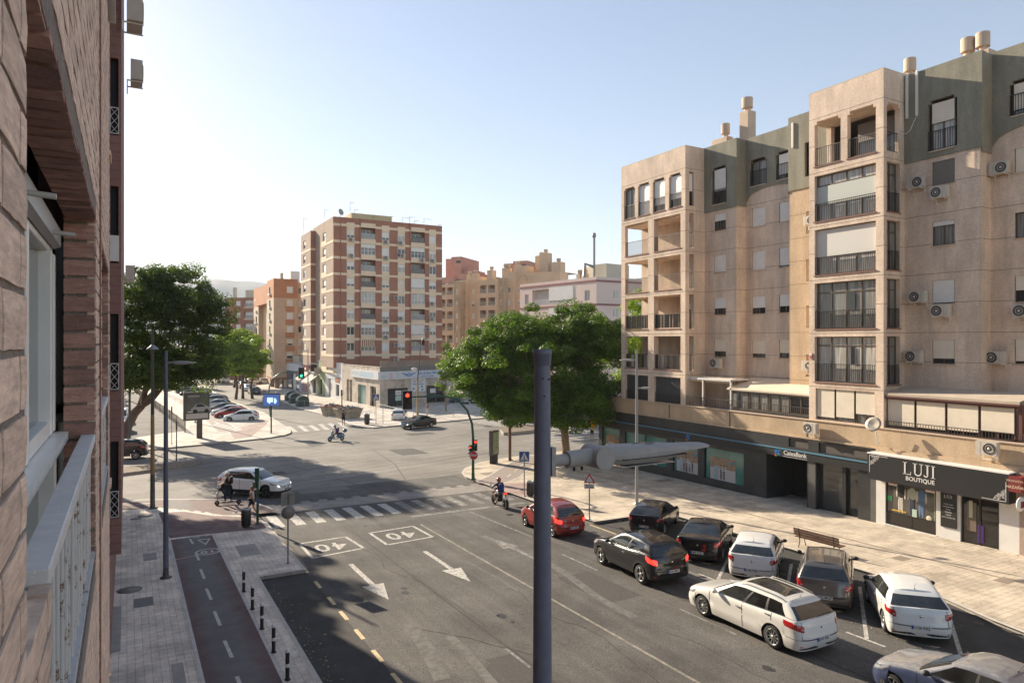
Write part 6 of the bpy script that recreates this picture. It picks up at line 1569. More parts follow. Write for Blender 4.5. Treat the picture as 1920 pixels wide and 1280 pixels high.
for u, d, z0, h, w_ in [(865, 3, 22.5, 2.4, 1.3), (876, 3, 22.5, 2.6, 1.3), (905, 3, 22.6, 3.0, 1.6), (932, 3, 22.8, 3.1, 1.2), (938, 3, 22.8, 3.0, 1.2), (951, 4, 23, 3.6, 1.3), (986, 6, 24, 4.6, 2.2), (1002, 4, 24, 4.9, 2.2), (1027, 4, 24, 2.6, 2.2)]:
    a0 = onFr(fb, u)[0]; c = MB(); c.box(a0 - w_ / 2, a0 + w_ / 2, d, d + w_, z0 - .5, z0 + h, M_PEACH, fb); ch = c.build('chimney', BB)
    p = fb.p(a0, d + w_ / 2, z0 + h); c = MB(); c.lathe([(.3, 0), (.3, .3), (.5, .3), (.5, .9), (0, .9)], M_CERAM, 10, p, smooth=False); c.build('cowl', ch)
for u0, u1, z0 in ((886, 896, 21.8), (968, 985, 22.5)):     # raised arch mouldings
    a0, a1 = A_(u0), A_(u1); r = (a1 - a0) / 2; n = 14
    for k in range(n):
        t0, t1 = pi * k / n, pi * (k + 1) / n
        q = [((a0 + a1) / 2 + rr * cos(t), z0 + rr * 1.1 * sin(t)) for rr, t in ((r, t0), (r, t1), (r * .86, t1), (r * .86, t0))]
        W.add([fb.p(x, .8, z) for x, z in q] + [fb.p(x, .95, z) for x, z in q], [(0, 1, 2, 3), (0, 4, 5, 1), (3, 2, 6, 7)], M_OCH)
W.build('wall', BB)
# ---- terracotta blocks behind
TB = empty('apartment_building', (90, 195, -1.6), label='terracotta block with grey bands and lift tower, behind the peach block', cat='building')
W = MB(); ft = Fr((86.4, 198.1), (18.3, -21.8), (-21.8, -18.3)); q = lambda u: onFr(ft, u)[0]
for u0, u1, d, zt, zb in [(820, 841, 6, 35.2, 28), (841, 860, 2, 35.2, 28), (860, 870, 3, 31.5, 27), (820, 856, -2, 28.4, -1.6), (856, 898, 0, 29.6, -1.6), (898, 932, 1, 28.2, -1.6), (936, 960, 4, 32.6, 28), (960, 988, 1, 32.9, 27), (988, 1010, 2, 29.5, 20), (932, 1010, 3, 28, -1.6)]:
    W.box(q(u0), q(u1), d, d + 14, zb, zt, M_BRKR, ft)
    if zb < 0: W.box(q(u0) - .02, q(u1) + .02, d - .06, d, zt - 3.0, zt - 1.8, mat('band_greygreen', (.22, .20, .16), .9), ft); W.box(q(u0) - .02, q(u1) + .02, d - .06, d, zt - 6.2, zt - 5.2, mat('band_greygreen', (.22, .2, .16), .9), ft)
for u in (850, 975): W.box(q(u), q(u) + 1.6, .9, 1.0 if u == 975 else 2.0, 33.2 if u == 850 else 31.2, 34.0 if u == 850 else 31.9, M_GLASSD, ft) if u == 975 else W.box(q(u), q(u) + 1.6, 1.95, 2.0, 33.2, 34.0, M_GLASSD, ft)
W.build('wall', TB)
for u0, u1, d, z in [(829, 834, -2, 26.3), (841, 846, -2, 26.5), (847, 864, -.1, 27.4), (887, 894, 0, 26.6)]: swin(TB, Fr((ft.o - ft.n * d)[:2], ft.u[:2], ft.n[:2]), q(u0), q(u1), z - 1.6, z, -.05, rn, (.9, M_GLASS))
# ---- pink block
PB = empty('apartment_building', (75, 105, -1.6), label='pink block with rose bands, glazed balcony and rooftop flue behind the big tree', cat='building')
W = MB(); P0, P1 = Vector((69.24, 119.4)), Vector((72.5, 98.0)); fp = Fr(P0, P1 - P0, (-(P0 - P1).y * -1, 0)) if False else Fr(P0, P1 - P0, (-21.4, -3.26))
Lp = (P1 - P0).length; q = lambda u: onFr(fp, u)[0]
op = [(q(984), q(991), 15.9, 17.9, .15), (q(998), q(1029), 15.6, 18.6, 1.4), (q(1030), q(1075), 15.8, 18.8, .3), (q(1096), q(1106), 15.8, 17.7, .15)] + [(q(984), q(991), 12.5, 14.6, .15), (q(1030), q(1075), 12.8, 15.0, .3)]
wall(W, fp, 0, Lp, -1.6, 20.0, op, M_PINK); W.quad(fp.p(op[1][0], 1.4, 15.6), fp.p(op[1][1], 1.4, 15.6), fp.p(op[1][1], 1.4, 18.6), fp.p(op[1][0], 1.4, 18.6), M_WHITE)
f2 = frY(98.0); op2 = [(onY(98, 1149)[0], onY(98, 1159)[0], z - 1.5, z, .15) for z in (17.7, 14.4, 11.4)]
wall(W, f2, 72.5, 92, -1.6, 20.0, op2, M_PINK)
for z0 in (19.1, 14.9, 11.9):
    W.box(0, Lp, -.08, 0, z0, z0 + .35, M_PBAND, fp); W.box(72.45, 92, -.08, 0, z0, z0 + .35, M_PBAND, f2)
W.box(72.5, 92, .02, 18, 19.99, 20.0, M_ROOF, f2); W.box(q(1090), q(1117) - .3, 3, 9, 20, 22.6, M_CREAMW, fp); W.box(76, 80.5, 4.5, 9, 20, 22.6, M_CREAMW, f2); W.box(74.5, 76, 4, 9, 20, 23.4, M_CREAMW, f2) if False else None
for u in (1062, 1071): 
    a0 = q(u); W.box(a0 - .5, a0 + .5, 3, 4, 19.5, 21.2, M_CERAM, fp); W.lathe([(.35, 0), (.5, .2), (.5, .8), (0, .8)], M_CERAM, 10, fp.p(a0, 3.5, 21.2), smooth=False)
W.build('wall', PB)
for o in op: 
    if o is op[1]: railing(PB, fp, o[0], o[1], o[2], o[2] + 1, .05, M_ALU, sp=.3, r=.03); win(PB, fp, o[1] - 1.6, o[1] - .3, o[2], o[3] - .8, 1.35, M_ALU, M_GLASSD, 0, None, 0); continue
    win(PB, fp, *o[:4], .13 if o[4] < .2 else .0, M_ALU, M_CURT, .85 if o[1] - o[0] > 4 else 0, M_WHITE if o[1] - o[0] > 4 else None, 5 if o[1] - o[0] > 4 else 1, bar=.09, so=0)
for o in op2: win(PB, f2, *o[:4], .13, M_ALU, M_CURT, 0, None, 1, bar=.09)
c = MB(); px = D(1114, 124, 500); c.tube([(px.x, px.y, 20), (px.x, px.y, 27.5)], .22, M_ALUG, 10); c.lathe([(.22, 0), (.36, .2), (.36, .7), (.2, .9), (0, .9)], M_ALUG, 10, (px.x, px.y, 27.3)); c.tube([(px.x, px.y, 22), (px.x - 1.4, px.y + .8, 22.6), (px.x - 1.6, px.y + .9, 20)], .3, M_ALUG, 8); c.build('flue', PB)
# ---- row of low shops on the corner
SH = empty('shop_row', (33.1, 99.1, -1.6), label='low corner row of shops with car showroom, blue and green fronts below the tower', cat='building')
C0 = G(712, 767); R0 = G(856, 755.5); L0 = G(524.8, 726.5)
ff = Fr(C0[:2], (R0 - C0)[:2], ((R0 - C0).y, -(R0 - C0).x)); fk = Fr(C0[:2], (L0 - C0)[:2], (-(L0 - C0).y, (L0 - C0).x)); LF, LK = (R0 - C0).length, (L0 - C0).length
W = MB(); qf = lambda u, v=641: onFr(ff, u, v); qk = lambda u, v=641: onFr(fk, u, v)[0]
fo = [(qf(727)[0], qf(765.5)[0], -1.5, 1.35, .4), (qf(800)[0], qf(836)[0], -1.35, 1.5, .4)]
wall(W, ff, 0, LF, -1.6, 4.55, fo, M_STONE); W.box(0, LF, -.12, 0, 3.95, 4.6, mat('coping_grey', (.20, .18, .16), .85, var=.1, vs=1), ff)
for o in fo: W.quad(ff.p(o[0], .4, o[2]), ff.p(o[1], .4, o[2]), ff.p(o[1], .4, o[3]), ff.p(o[0], .4, o[3]), M_GLASS)
W.quad(R0, R0 + Vector((2, 30, 0)), R0 + Vector((2, 30, 6.1)), R0 + Vector((0, 0, 6.1)), M_STONE)
segk = [(712, 646, 4.55, M_STONE), (646, 641.5, 4.6, M_STONE), (641.5, 610, 4.7, M_WHITE), (610, 595.5, 4.9, mat('paint_sage', (.36, .40, .24), .85, var=.1, vs=.5)), (595.5, 578, 4.2, M_WHITE), (578, 566, 4.2, mat('paint_rose', (.48, .28, .26), .85)), (566, 561, 4.2, mat('paint_sky', (.40, .48, .60), .85)), (561, 524.8, 4.0, mat('paint_blue', (.07, .12, .38), .8, var=.15, vs=.5))]
kdoors = {0: [(705, 694, -1.6, 1.6), (686, 671, -1.5, 1.6), (660, 655.5, -1.6, 2.2), (654, 650, -1.6, 2.2)], 2: [(636, 629.5, -1.0, 1.0), (620, 616, -1.6, 2.0)], 3: [(604, 599, -1.3, 1.5)], 4: [(592, 586, -1.4, 1.2)], 5: [(566.6, 564.5, -1.6, 2)], 7: [(555, 547, -1.6, 1.9), (537, 529, -1.6, 2.0)]}
for i, (u0, u1, zt, m) in enumerate(segk):
    a0, a1 = qk(u0), qk(u1); a0 = max(a0, 0); op = [(qk(d[0]), qk(d[1]), d[2], d[3], .3) for d in kdoors.get(i, [])]
    wall(W, fk, a0, a1, -1.6, zt, op, m)
    for o in op:
        mm = M_SHC if i == 7 else (mat('glass_green', (.16, .30, .26), .15) if (i == 0 and o[0] < 12 and o[0] > 2) else (mat('paint_redwhite', (.4, .12, .08), .7) if i == 0 and o[1] - o[0] < .9 else M_GLASSD))
        W.quad(fk.p(o[0], .3, o[2]), fk.p(o[1], .3, o[2]), fk.p(o[1], .3, o[3]), fk.p(o[0], .3, o[3]), mm)
    W.box(a0, a1, -.04, .3, zt, zt + .12, M_STONE if m is not M_WHITE else M_WHITE, fk)
W.box(qk(561), qk(524.8), -.06, 0, 2.4, 3.9, mat('panel_white', (.6, .62, .64), .6, var=.08, vs=1), fk); W.box(qk(561), qk(524.8), 1.2, 1.5, 4.0, 5.3, M_CREAMW, fk); W.box(qk(575), qk(553), .9, 1.1, 4.2, 5.2, mat('fence_sheet', (.22, .21, .20), .8, var=.3, vs=2), fk)
W.box(qk(636), qk(614), -.05, 0, 1.9, 3.0, mat('panel_white', (.6, .62, .64)), fk); W.box(qk(637), qk(629), -.06, 0, 1.4, 2.2, M_BRK, fk)
# flat roof and the storey set back above it
roofp = [Vector((C0.x, C0.y)), Vector((R0.x, R0.y)), Vector((54, 132)), Vector((29.7, 156))]
W.add([(p.x, p.y, 3.96) for p in roofp], [(0, 1, 2, 3)], M_ROOF)
W.box(2.5, LF, 3.5, 3.9, 3.96, 5.4, mat('parapet_old', (.36, .27, .20), .9, var=.2, vs=.6), ff)
W.build('wall', SH)
for i, o in enumerate(fo):
    w_ = win(SH, ff, o[0], o[1], o[2], o[3], .3, M_ALUB, M_GLASSD, 0, None, 1, bar=.12)
    k = MB(); c = o[0] + (o[1] - o[0]) * (.55 if i == 0 else .35); k.box(c - .55, c + .55, .2, .22, .25, .95, M_WHITE, ff)
    if i == 0: k.box(c - .55, c + .55, .2, .22, -.6, .15, mat('note_mint', (.45, .58, .52), .6), ff); text_mb(k, 'Crédit', .32, facing(ff.p(c, .195, .6), ff.n), M_TRIM, .003)
    k.build('window_notice', w_)
# showroom sign
SG = empty('shop_sign', ff.p(7, 0, 2.8), label='long white showroom sign with winged wheel emblem and blue lettering', cat='sign')
k = MB(); k.box(-.1, LF, -.30, -.01, 2.72, 3.94, mat('panel_white', (.6, .62, .64)), ff); k.build('panel', SG)
MB_ = mat('sign_blue', (.03, .16, .42), .5); MG_ = mat('sign_greyblue', (.30, .36, .42), .6); MR_ = mat('sign_red', (.45, .06, .05), .6); fs_ = Fr((ff.o + ff.n * .305)[:2], ff.u[:2], ff.n[:2]); k = MB()
cx, cz = qf(764.5, 704); 
def disc(k, a, z, r0, r1, m, d=-.006, n=20):
    for i in range(n):
        t0, t1 = 2 * pi * i / n, 2 * pi * (i + 1) / n
        k.add([fs_.p(a + r_ * cos(t), d, z + r_ * sin(t)) for r_, t in ((r1, t0), (r1, t1), (r0, t1), (r0, t0))], [(0, 1, 2, 3)], m)
cz = 3.33
disc(k, cx, cz, .20, .32, MB_); disc(k, cx, cz, 0, .1, MB_)
for sg in (-1, 1):
    for j in range(4): k.add([fs_.p(cx + sg * x, -.006, cz + z) for x, z in ((.34, .12 - j * .1), (1.5 - j * .3, .42 - j * .14), (1.42 - j * .3, .32 - j * .14), (.34, .04 - j * .1))], [(0, 1, 2, 3)], MB_)
text_mb(k, 'Año & Azor Motors', .56, facing(fs_.p(qf(800)[0] + .3, -.006, 3.52), ff.n), MB_, .003, .01)
text_mb(k, 'Vehículos de Ocasión', .30, facing(fs_.p(qf(799)[0], -.006, 3.03), ff.n), MB_, .003, .004)
for i in range(4): disc(k, qf(714.5)[0] + i * .24, 3.25, .12, .16, MG_, n=14)
text_mb(k, 'Audi', .22, facing(fs_.p(qf(717.5)[0], -.006, 2.95), ff.n), MG_, .003)
disc(k, qf(731)[0], 3.45, .18, .24, MR_, n=14); text_mb(k, 'ABARTH', .22, facing(fs_.p(qf(731)[0], -.006, 3.0), ff.n), MR_, .003)
disc(k, qf(744)[0], 3.38, .14, .2, MG_, n=14); text_mb(k, 'Peugeot', .2, facing(fs_.p(qf(744)[0], -.006, 3.0), ff.n), MG_, .003)
for i, s_ in enumerate(('COMPRA', 'TASACIÓN')): text_mb(k, s_, .22, facing(fs_.p(qf(833)[0], -.006, 3.65 - i * .7), ff.n), MR_ if i == 0 else MG_, .003)
k.build('lettering', SG)
SG = empty('shop_sign', fk.p(5, 0, 2.8), label='white flank sign of the showroom turning the corner', cat='sign')
k = MB(); k.box(-.15, qk(661), -.30, -.01, 2.72, 3.94, mat('panel_white', (.6, .62, .64)), fk); k.build('panel', SG)
k = MB(); fs_ = Fr((fk.o + fk.n * .305)[:2], fk.u[:2], fk.n[:2])
k.box(2, qk(677), -.004, -.002, 2.95, 3.7, mat('panel_paleblue', (.42, .54, .62), .6), fs_)
for i in range(3): disc(k, qk(673) + i * 1.0, 3.4, .12, .2, MG_, n=12)
k.build('lettering', SG)
k = MB(); a0, a1 = qf(770)[0], qf(797)[0]; fz = 2.65
k.box(a0, a1, -.10, -.04, .62, 2.62, M_WHITE, ff)
for i in range(3): k.box(a0 + .2, a1 - .3 - .3 * (i % 2), -.104, -.1, 2.3 - i * .26, 2.38 - i * .26, MR_ if i == 0 else MB_, ff)
text_mb(k, 'VENTA DE COCHES', .22, facing(ff.p((a0 + a1) / 2, -.106, 1.7), ff.n), MB_, .003)
for i, (x, z) in enumerate([(.3, 1.1), (1.2, 1.2), (2.0, .9), (.9, .75), (1.9, 1.35)]): k.box(a0 + x, a0 + x + .35, -.104, -.1, z - .1, z + .15, (MB_, MG_)[i % 2], ff)
setp(k.build('notice_board'), 'white notice board with blue and red lines between the two showroom windows', 'sign')
for (u0, u1, z0, z1, m1, lab) in [(598, 584, 2.3, .9, M_AWN, 'striped beige awning beside the green shop front'), (582, 572, 2.6, 1.2, M_AWN, 'pale awning left of the beige striped one, by the pink wall')]:
    a0, a1 = qk(u0), qk(u1); k = MB()
    for j in range(10):
        x0, x1 = a0 + (a1 - a0) * j / 10, a0 + (a1 - a0) * (j + 1) / 10; m = m1 if j % 2 else mat('awning_brown', (.30, .22, .15), .8)
        k.quad(fk.p(x0, 0, z0), fk.p(x1, 0, z0), fk.p(x1, -2.0, z1), fk.p(x0, -2.0, z1), m); k.quad(fk.p(x0, -2.0, z1), fk.p(x1, -2.0, z1), fk.p(x1, -2.0, z1 - .3), fk.p(x0, -2.0, z1 - .3), m)
    setp(k.build('awning'), lab, 'awning')
for (u, z0, z1, ext, m, lab) in [(596, 2.9, 4.2, 1.2, M_BLACK, 'black box sign projecting from the green shop front'), (602, 2.5, 3.6, 1.0, M_ALUG, 'grey box sign projecting beside the black one'), (585, 3.0, 4.0, .9, MR_, 'red shop sign projecting above the awnings')]:
    k = MB(); a0 = qk(u); k.box(a0 - .12, a0 + .12, -ext - .2, -.2, z0, z1, m, fk); k.box(a0 - .03, a0 + .03, -.2, 0, z0 + .4, z0 + .5, M_TRIM, fk); setp(k.build('box_sign'), lab, 'sign')
# ================================================================== the brick building we look out of
LB = empty('brick_building', (-2, 10, 0), label='rough brown brick building at the left edge with white window frames and guard rails', cat='building')
def f_mb(H):
    x = sepxyz(H); cmb = H['N'].new('ShaderNodeCombineXYZ'); H['L'].new(H['math']('MULTIPLY', x[1], 14), cmb.inputs[1]); H['L'].new(H['math']('MULTIPLY', x[0], 14), cmb.inputs[0]); H['L'].new(H['math']('MULTIPLY', x[2], 90), cmb.inputs[2])
    c = H['mul'](H['rgb'](), H['ramp'](H['noise'](1.0, 5, .7, cmb.outputs[0]), .3, .7, .62, 1.25))
    return H['mul'](c, H['ramp'](H['noise'](5, 3, .6), .3, .7, .9, 1.1))
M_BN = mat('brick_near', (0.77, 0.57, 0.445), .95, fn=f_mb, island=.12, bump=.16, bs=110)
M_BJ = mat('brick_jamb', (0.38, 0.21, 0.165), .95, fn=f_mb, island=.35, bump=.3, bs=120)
M_MORT = mat('mortar', (0.40, 0.33, 0.28), .95, var=.15, vs=20, bump=1.0, bs=150)
M_BF = brickm('brick_farwall', (0.28, 0.16, 0.135))
rb = random.Random(2)
X1 = -0.10
def brickface(mb, y0, y1, z0, z1, holes, X=X1, ch=.068, bl=.25, m=None):
    k = 0; z = z0
    while z < z1:
        y = y0 - (bl / 2 if k % 2 else 0)
        while y < y1:
            a, b = max(y, y0), min(y + bl - .012, y1); zz0, zz1 = z, min(z + ch - .009, z1)
            segs = [(a, b)]
            for h in holes:
                if zz1 > h[2] and zz0 < h[3]:
                    ns = []
                    for s0, s1 in segs:
                        if h[1] <= s0 or h[0] >= s1: ns.append((s0, s1)); continue
                        if s0 < h[0]: ns.append((s0, h[0]))
                        if h[1] < s1: ns.append((h[1], s1))
                    segs = ns
            for s0, s1 in segs:
                if s1 - s0 < .02: continue
                n = 5; j = [X + rb.uniform(-.0006, .0006) for _ in range((n + 1) * 3)]; vs = []
                for r in range(3):
                    for i in range(n + 1):
                        yy = lerp(s0, s1, i / n) + rb.uniform(-.002, .002); zq = lerp(zz0, zz1, r / 2) + rb.uniform(-.001, .001); xx = j[r * (n + 1) + i] - (.001 if r != 1 else 0) - (.001 if i in (0, n) else 0)
                        vs.append((xx, yy, zq))
                nb = len(vs); vs += [(X - .03, v[1], v[2]) for v in vs]
                fs = [(r * (n + 1) + i, r * (n + 1) + i + 1, (r + 1) * (n + 1) + i + 1, (r + 1) * (n + 1) + i) for r in range(2) for i in range(n)]
                for i in range(n): fs += [(i, nb + i, nb + i + 1, i + 1), (2 * (n + 1) + i, 2 * (n + 1) + i + 1, nb + 2 * (n + 1) + i + 1, nb + 2 * (n + 1) + i)]
                fs += [(0, n + 1, nb + n + 1, nb), (n + 1, 2 * n + 2, nb + 2 * n + 2, nb + n + 1), (n, nb + n, nb + 2 * n + 1, 2 * n + 1), (2 * n + 1, nb + 2 * n + 1, nb + 3 * n + 2, 3 * n + 2)]
                mb.add(vs, fs, m or M_BN)
            y += bl
        z += ch; k += 1
W1, W2 = (.97, 3.05, 7.66, 8.97), (3.72, 5.1, 7.66, 8.95)
W3 = (4.3, 5.1, 10.55, 12.0)
W = MB(); brickface(W, .3, 5.36, 5.5, 12.4, [W1, W2, W3]); W.build('brick_facing', LB)
W = MB(); fw = Fr((X1 - .0035, 0), (0, 1), (1, 0))
wall(W, fw, -4, 5.36, -1, 27, [(*W1, .10), (*W2, .10), (*W3, .1)], M_MORT)
W.quad((-.112, 5.36, -1), (-.4, 5.36, -1), (-.4, 5.36, 27), (-.112, 5.36, 27), M_BF)
# long facade set back beyond, then the projecting bay
W.box(-.5, -.39, 5.36, 43, -1.2, 27, M_BF)
W.box(-.395, -.12, 20.0, 43, 3.1, 27, M_BF, skip=(2,))
ZL = [4.47, 7.7, 10.93, 14.17]
f20 = frY(20.0); so2 = [(-.36, -.18, z - .45, z + 1.5, .2) for z in ZL]
wall(W, f20, -.395, -.12, 3.1, 27, so2, M_BF)
for o in so2: W.quad(f20.p(o[0], .2, o[2]), f20.p(o[1], .2, o[2]), f20.p(o[1], .2, o[3]), f20.p(o[0], .2, o[3]), M_TRIM)
W.box(-14, -.5, -4, 43, -1.2, 27, M_BF)
W.build('wall', LB)
for i, z in enumerate(ZL):
    k = MB()
    if i == 2: k.box(-.37, -.17, .0 - .03, .0, z - .4, z + .25, M_ALU, f20)
    else:
        for (a, b, c_, d_) in ((-.37, -.355, z - .42, z + .25), (-.185, -.17, z - .42, z + .25), (-.37, -.17, z + .23, z + .25), (-.37, -.17, z - .42, z - .40)): k.box(a, b, -.03, -.01, c_, d_, M_ALU, f20)
        for j in range(3):
            z0 = z - .41 + j * .213
            for s0, s1 in ((-.355, -.185), (-.185, -.355)): k.tube([f20.p(s0, -.02, z0), f20.p(s1, -.02, z0 + .213)], .007, M_ALU, 4)
    k.build('lattice_guard' if i != 2 else 'panel_guard', LB)
# jambs of the near windows with their own bricks, soldier course under the lintel
def jamb(y, z0, z1, x0, x1):
    k = MB(); z = z0; i = 0
    while z < z1:
        e = min(z + .056, z1)
        vs = []; n = 4
        for a in range(n + 1):
            for zz in (z, (z + e) / 2, e): vs.append((lerp(x0, x1, a / n), y - .012 + rb.uniform(-.002, .002), zz))
        fs = [(a * 3 + b, a * 3 + b + 1, a * 3 + b + 4, a * 3 + b + 3) for a in range(n) for b in range(2)]
        nb = len(vs); vs += [(v[0], y, v[2]) for v in vs]; fs += [(a * 3, a * 3 + 3, nb + a * 3 + 3, nb + a * 3) for a in range(n)] + [(a * 3 + 2, nb + a * 3 + 2, nb + a * 3 + 5, a * 3 + 5) for a in range(n)]
        k.add(vs, fs, M_BJ); z += .068
    return k
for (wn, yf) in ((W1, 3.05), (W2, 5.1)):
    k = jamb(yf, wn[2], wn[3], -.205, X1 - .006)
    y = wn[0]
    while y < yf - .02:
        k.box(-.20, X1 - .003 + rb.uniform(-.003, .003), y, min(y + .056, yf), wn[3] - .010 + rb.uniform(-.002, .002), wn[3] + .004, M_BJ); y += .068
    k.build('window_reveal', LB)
MWF = mat('frame_white', (.86, .83, .78), .35, var=.05, vs=8); MRAIL = mat('rail_white_rusty', (.52, .50, .48), .5, fn=lambda H: H['mix'](H['ramp'](H['noise'](14, 6, .8), .56, .62), (.55, .54, .53), (.17, .085, .05)))
MCAP = mat('rail_cap', (.62, .60, .58), .5, var=.12, vs=14, fn=lambda H: H['mix'](H['ramp'](H['noise'](60, 5, .7), .60, .66), (.62, .60, .58), (.85, .84, .82)))
for i, (y0, y1, z1) in enumerate(((W1[0], W1[1], 8.97), (W2[0], W2[1], 8.95))):
    fg = Fr((-.24, 0), (0, 1), (1, 0)); w_ = MB(); t = .045
    w_.box(y0, y1, 0, t, 8.82, z1, MWF, fg)
    for c in ([y0, y0 + .16, y0 + .33, (y0 + y1) / 2 + .2, y1 - .16, y1 - t] if i == 0 else [y0, (y0 + y1) / 2, y1 - t]): w_.box(c, c + t, -.01, t, 8.17, 8.82, MWF, fg)
    w_.box(y0, y1, -.006, t, 8.17, 8.22, MWF, fg); w_.box(y0, y1, .0, t, 7.66, 7.70, MWF, fg)
    for c in (y0 + .1, (y0 + y1) / 2, y1 - .15): w_.box(c, c + .05, -.02, t, 7.70, 8.13, MWF, fg)
    w_ = w_.build('window', LB, bevel=.004)
    k = MB(); k.quad(fg.p(y0, .03, 7.7), fg.p(y1, .03, 7.7), fg.p(y1, .03, 8.85), fg.p(y0, .03, 8.85), mat('pane_near', (.10, .12, .13), .08, spec=1.0)); k.build('pane', w_)
    k = MB(); k.box(y0, y1, -.05, .06, 8.135, 8.165, MWF, fg); k.build('sill', w_)
    k = MB(); k.add([(-.235, y0 + .34, 8.94), (-.235, y1 - .02, 8.94), (-.212, y1 - .02, 8.91), (-.212, y0 + .34, 8.91), (-.212, y0 + .34, 8.85), (-.212, y1 - .02, 8.85), (-.235, y0 + .34, 8.84), (-.235, y1 - .02, 8.84)], [(0, 1, 2, 3), (3, 2, 5, 4), (4, 5, 7, 6)], mat('frame_grey', (.42, .43, .44), .4))
    for c in (y0 + .25, (y0 + y1) / 2, y1 - .35): k.tube([(-.22, c, 8.86), (-.15, c, 8.855)], .008, mat('bracket_beige', (.55, .52, .47), .6), 6)
    k.build('shutter_box', w_)
    k = MB(); g0 = y0 + (.30 if i == 0 else .05)
    k.box(-.150, -.103, g0, y1 - .02, 8.12, 8.15, MCAP); c_ = k.build('guard_rail', LB, bevel=.003)
    k = MB(); n = 17 if i == 0 else 13
    for j in range(n): yy = lerp(g0 + .04, y1 - .07, j / (n - 1)); k.tube([(-.122, yy, 7.70), (-.122 + rb.uniform(-.003, .003), yy, 7.9), (-.122, yy, 8.12)], .0065, MRAIL, 5, cap=False)
    k.box(-.136, -.106, g0, y1 - .02, 7.688, 7.708, MRAIL); k.build('guard_bars', c_)
k = MB(); brickface(k, .97, 1.27, 7.66, 8.13, []); k.box(-.20, -.112, .97, 1.27, 7.6, 8.10, M_MORT)
for j in range(4): k.box(-.2, -.104, .98 + j * .072, 1.04 + j * .072, 8.10, 8.118, M_BN)
k.build('brick_upstand', LB)
k = MB(); k.box(-.13, -.06, 4.3, 5.1, 10.55, 10.58, MCAP); k.box(-.13, -.06, 4.3, 5.1, 11.1, 11.14, MCAP)
for j in range(12): yy = 4.33 + j * .067; k.tube([(-.08, yy, 10.58), (-.08, yy, 11.1)], .006, MRAIL, 5)
k.build('upper_guard', LB)
k = MB()
for z in (6.35, 7.55, 9.7, 10.9): k.box(X1 - .02, X1 + .012, 5.1, 5.36, z, z + .03, M_BN)
k.box(X1 - .01, X1 + .006, 3.36, 3.40, 5.5, 12.4, M_BJ); k.build('brick_moulding', LB)
fL_ = Fr((-.12, 0), (0, 1), (1, 0)); GLA = 'air conditioners on the brick building'
ac(fL_, 22.6, 16.25, 'white air conditioner on long wall brackets against the white sky, second from the top left', -.12, 1, group=GLA)
ac(fL_, 20.2, 16.95, 'large grey air conditioner cut by the top edge on the brick facade', -.02, 1, group=GLA, sc=1.2)
ac(fL_, 30, 11.1, 'white air conditioner on the brick facade in front of the dark tree', .02, 1, group=GLA)
# ================================================================== trees
def leafmat(name, col, col2):
    m = bpy.data.materials.new(name); m.use_nodes = True; T = m.node_tree; N = T.nodes; L = T.links
    N.remove(N['Principled BSDF']); out = N['Material Output']
    g = N.new('ShaderNodeNewGeometry'); r = N.new('ShaderNodeMix'); r.data_type = 'RGBA'; L.new(g.outputs['Random Per Island'], r.inputs[0]); r.inputs[6].default_value = (*col, 1); r.inputs[7].default_value = (*col2, 1)
    d = N.new('ShaderNodeBsdfPrincipled'); d.inputs['Roughness'].default_value = .5; d.inputs['Specular IOR Level'].default_value = .35; t = N.new('ShaderNodeBsdfTranslucent'); mx = N.new('ShaderNodeMixShader'); mx.inputs[0].default_value = .45
    h = N.new('ShaderNodeMix'); h.data_type = 'RGBA'; h.blend_type = 'MULTIPLY'; h.inputs[0].default_value = 1; L.new(r.outputs[2], h.inputs[6]); h.inputs[7].default_value = (1.5, 1.6, .7, 1)
    L.new(r.outputs[2], d.inputs['Base Color']); L.new(h.outputs[2], t.inputs['Color']); L.new(d.outputs[0], mx.inputs[1]); L.new(t.outputs[0], mx.inputs[2]); L.new(mx.outputs[0], out.inputs[0])
    return m
M_LEAF = leafmat('leaf_ficus', (0.036, 0.08, 0.010), (0.135, 0.215, 0.026)); M_LEAF2 = leafmat('leaf_bright', (0.12, 0.20, 0.018), (0.26, 0.34, 0.028)); M_LEAFD = leafmat('leaf_dark', (0.038, 0.066, 0.015), (0.105, 0.145, 0.028))
M_BARK = mat('bark_pale', (0.27, 0.20, 0.14), .95, var=.2, vs=4, bump=1.0, bs=30); M_BARKD = mat('bark_dark', (0.13, 0.09, 0.065), .95, var=.2, vs=4, bump=1.0, bs=30)
import numpy as np
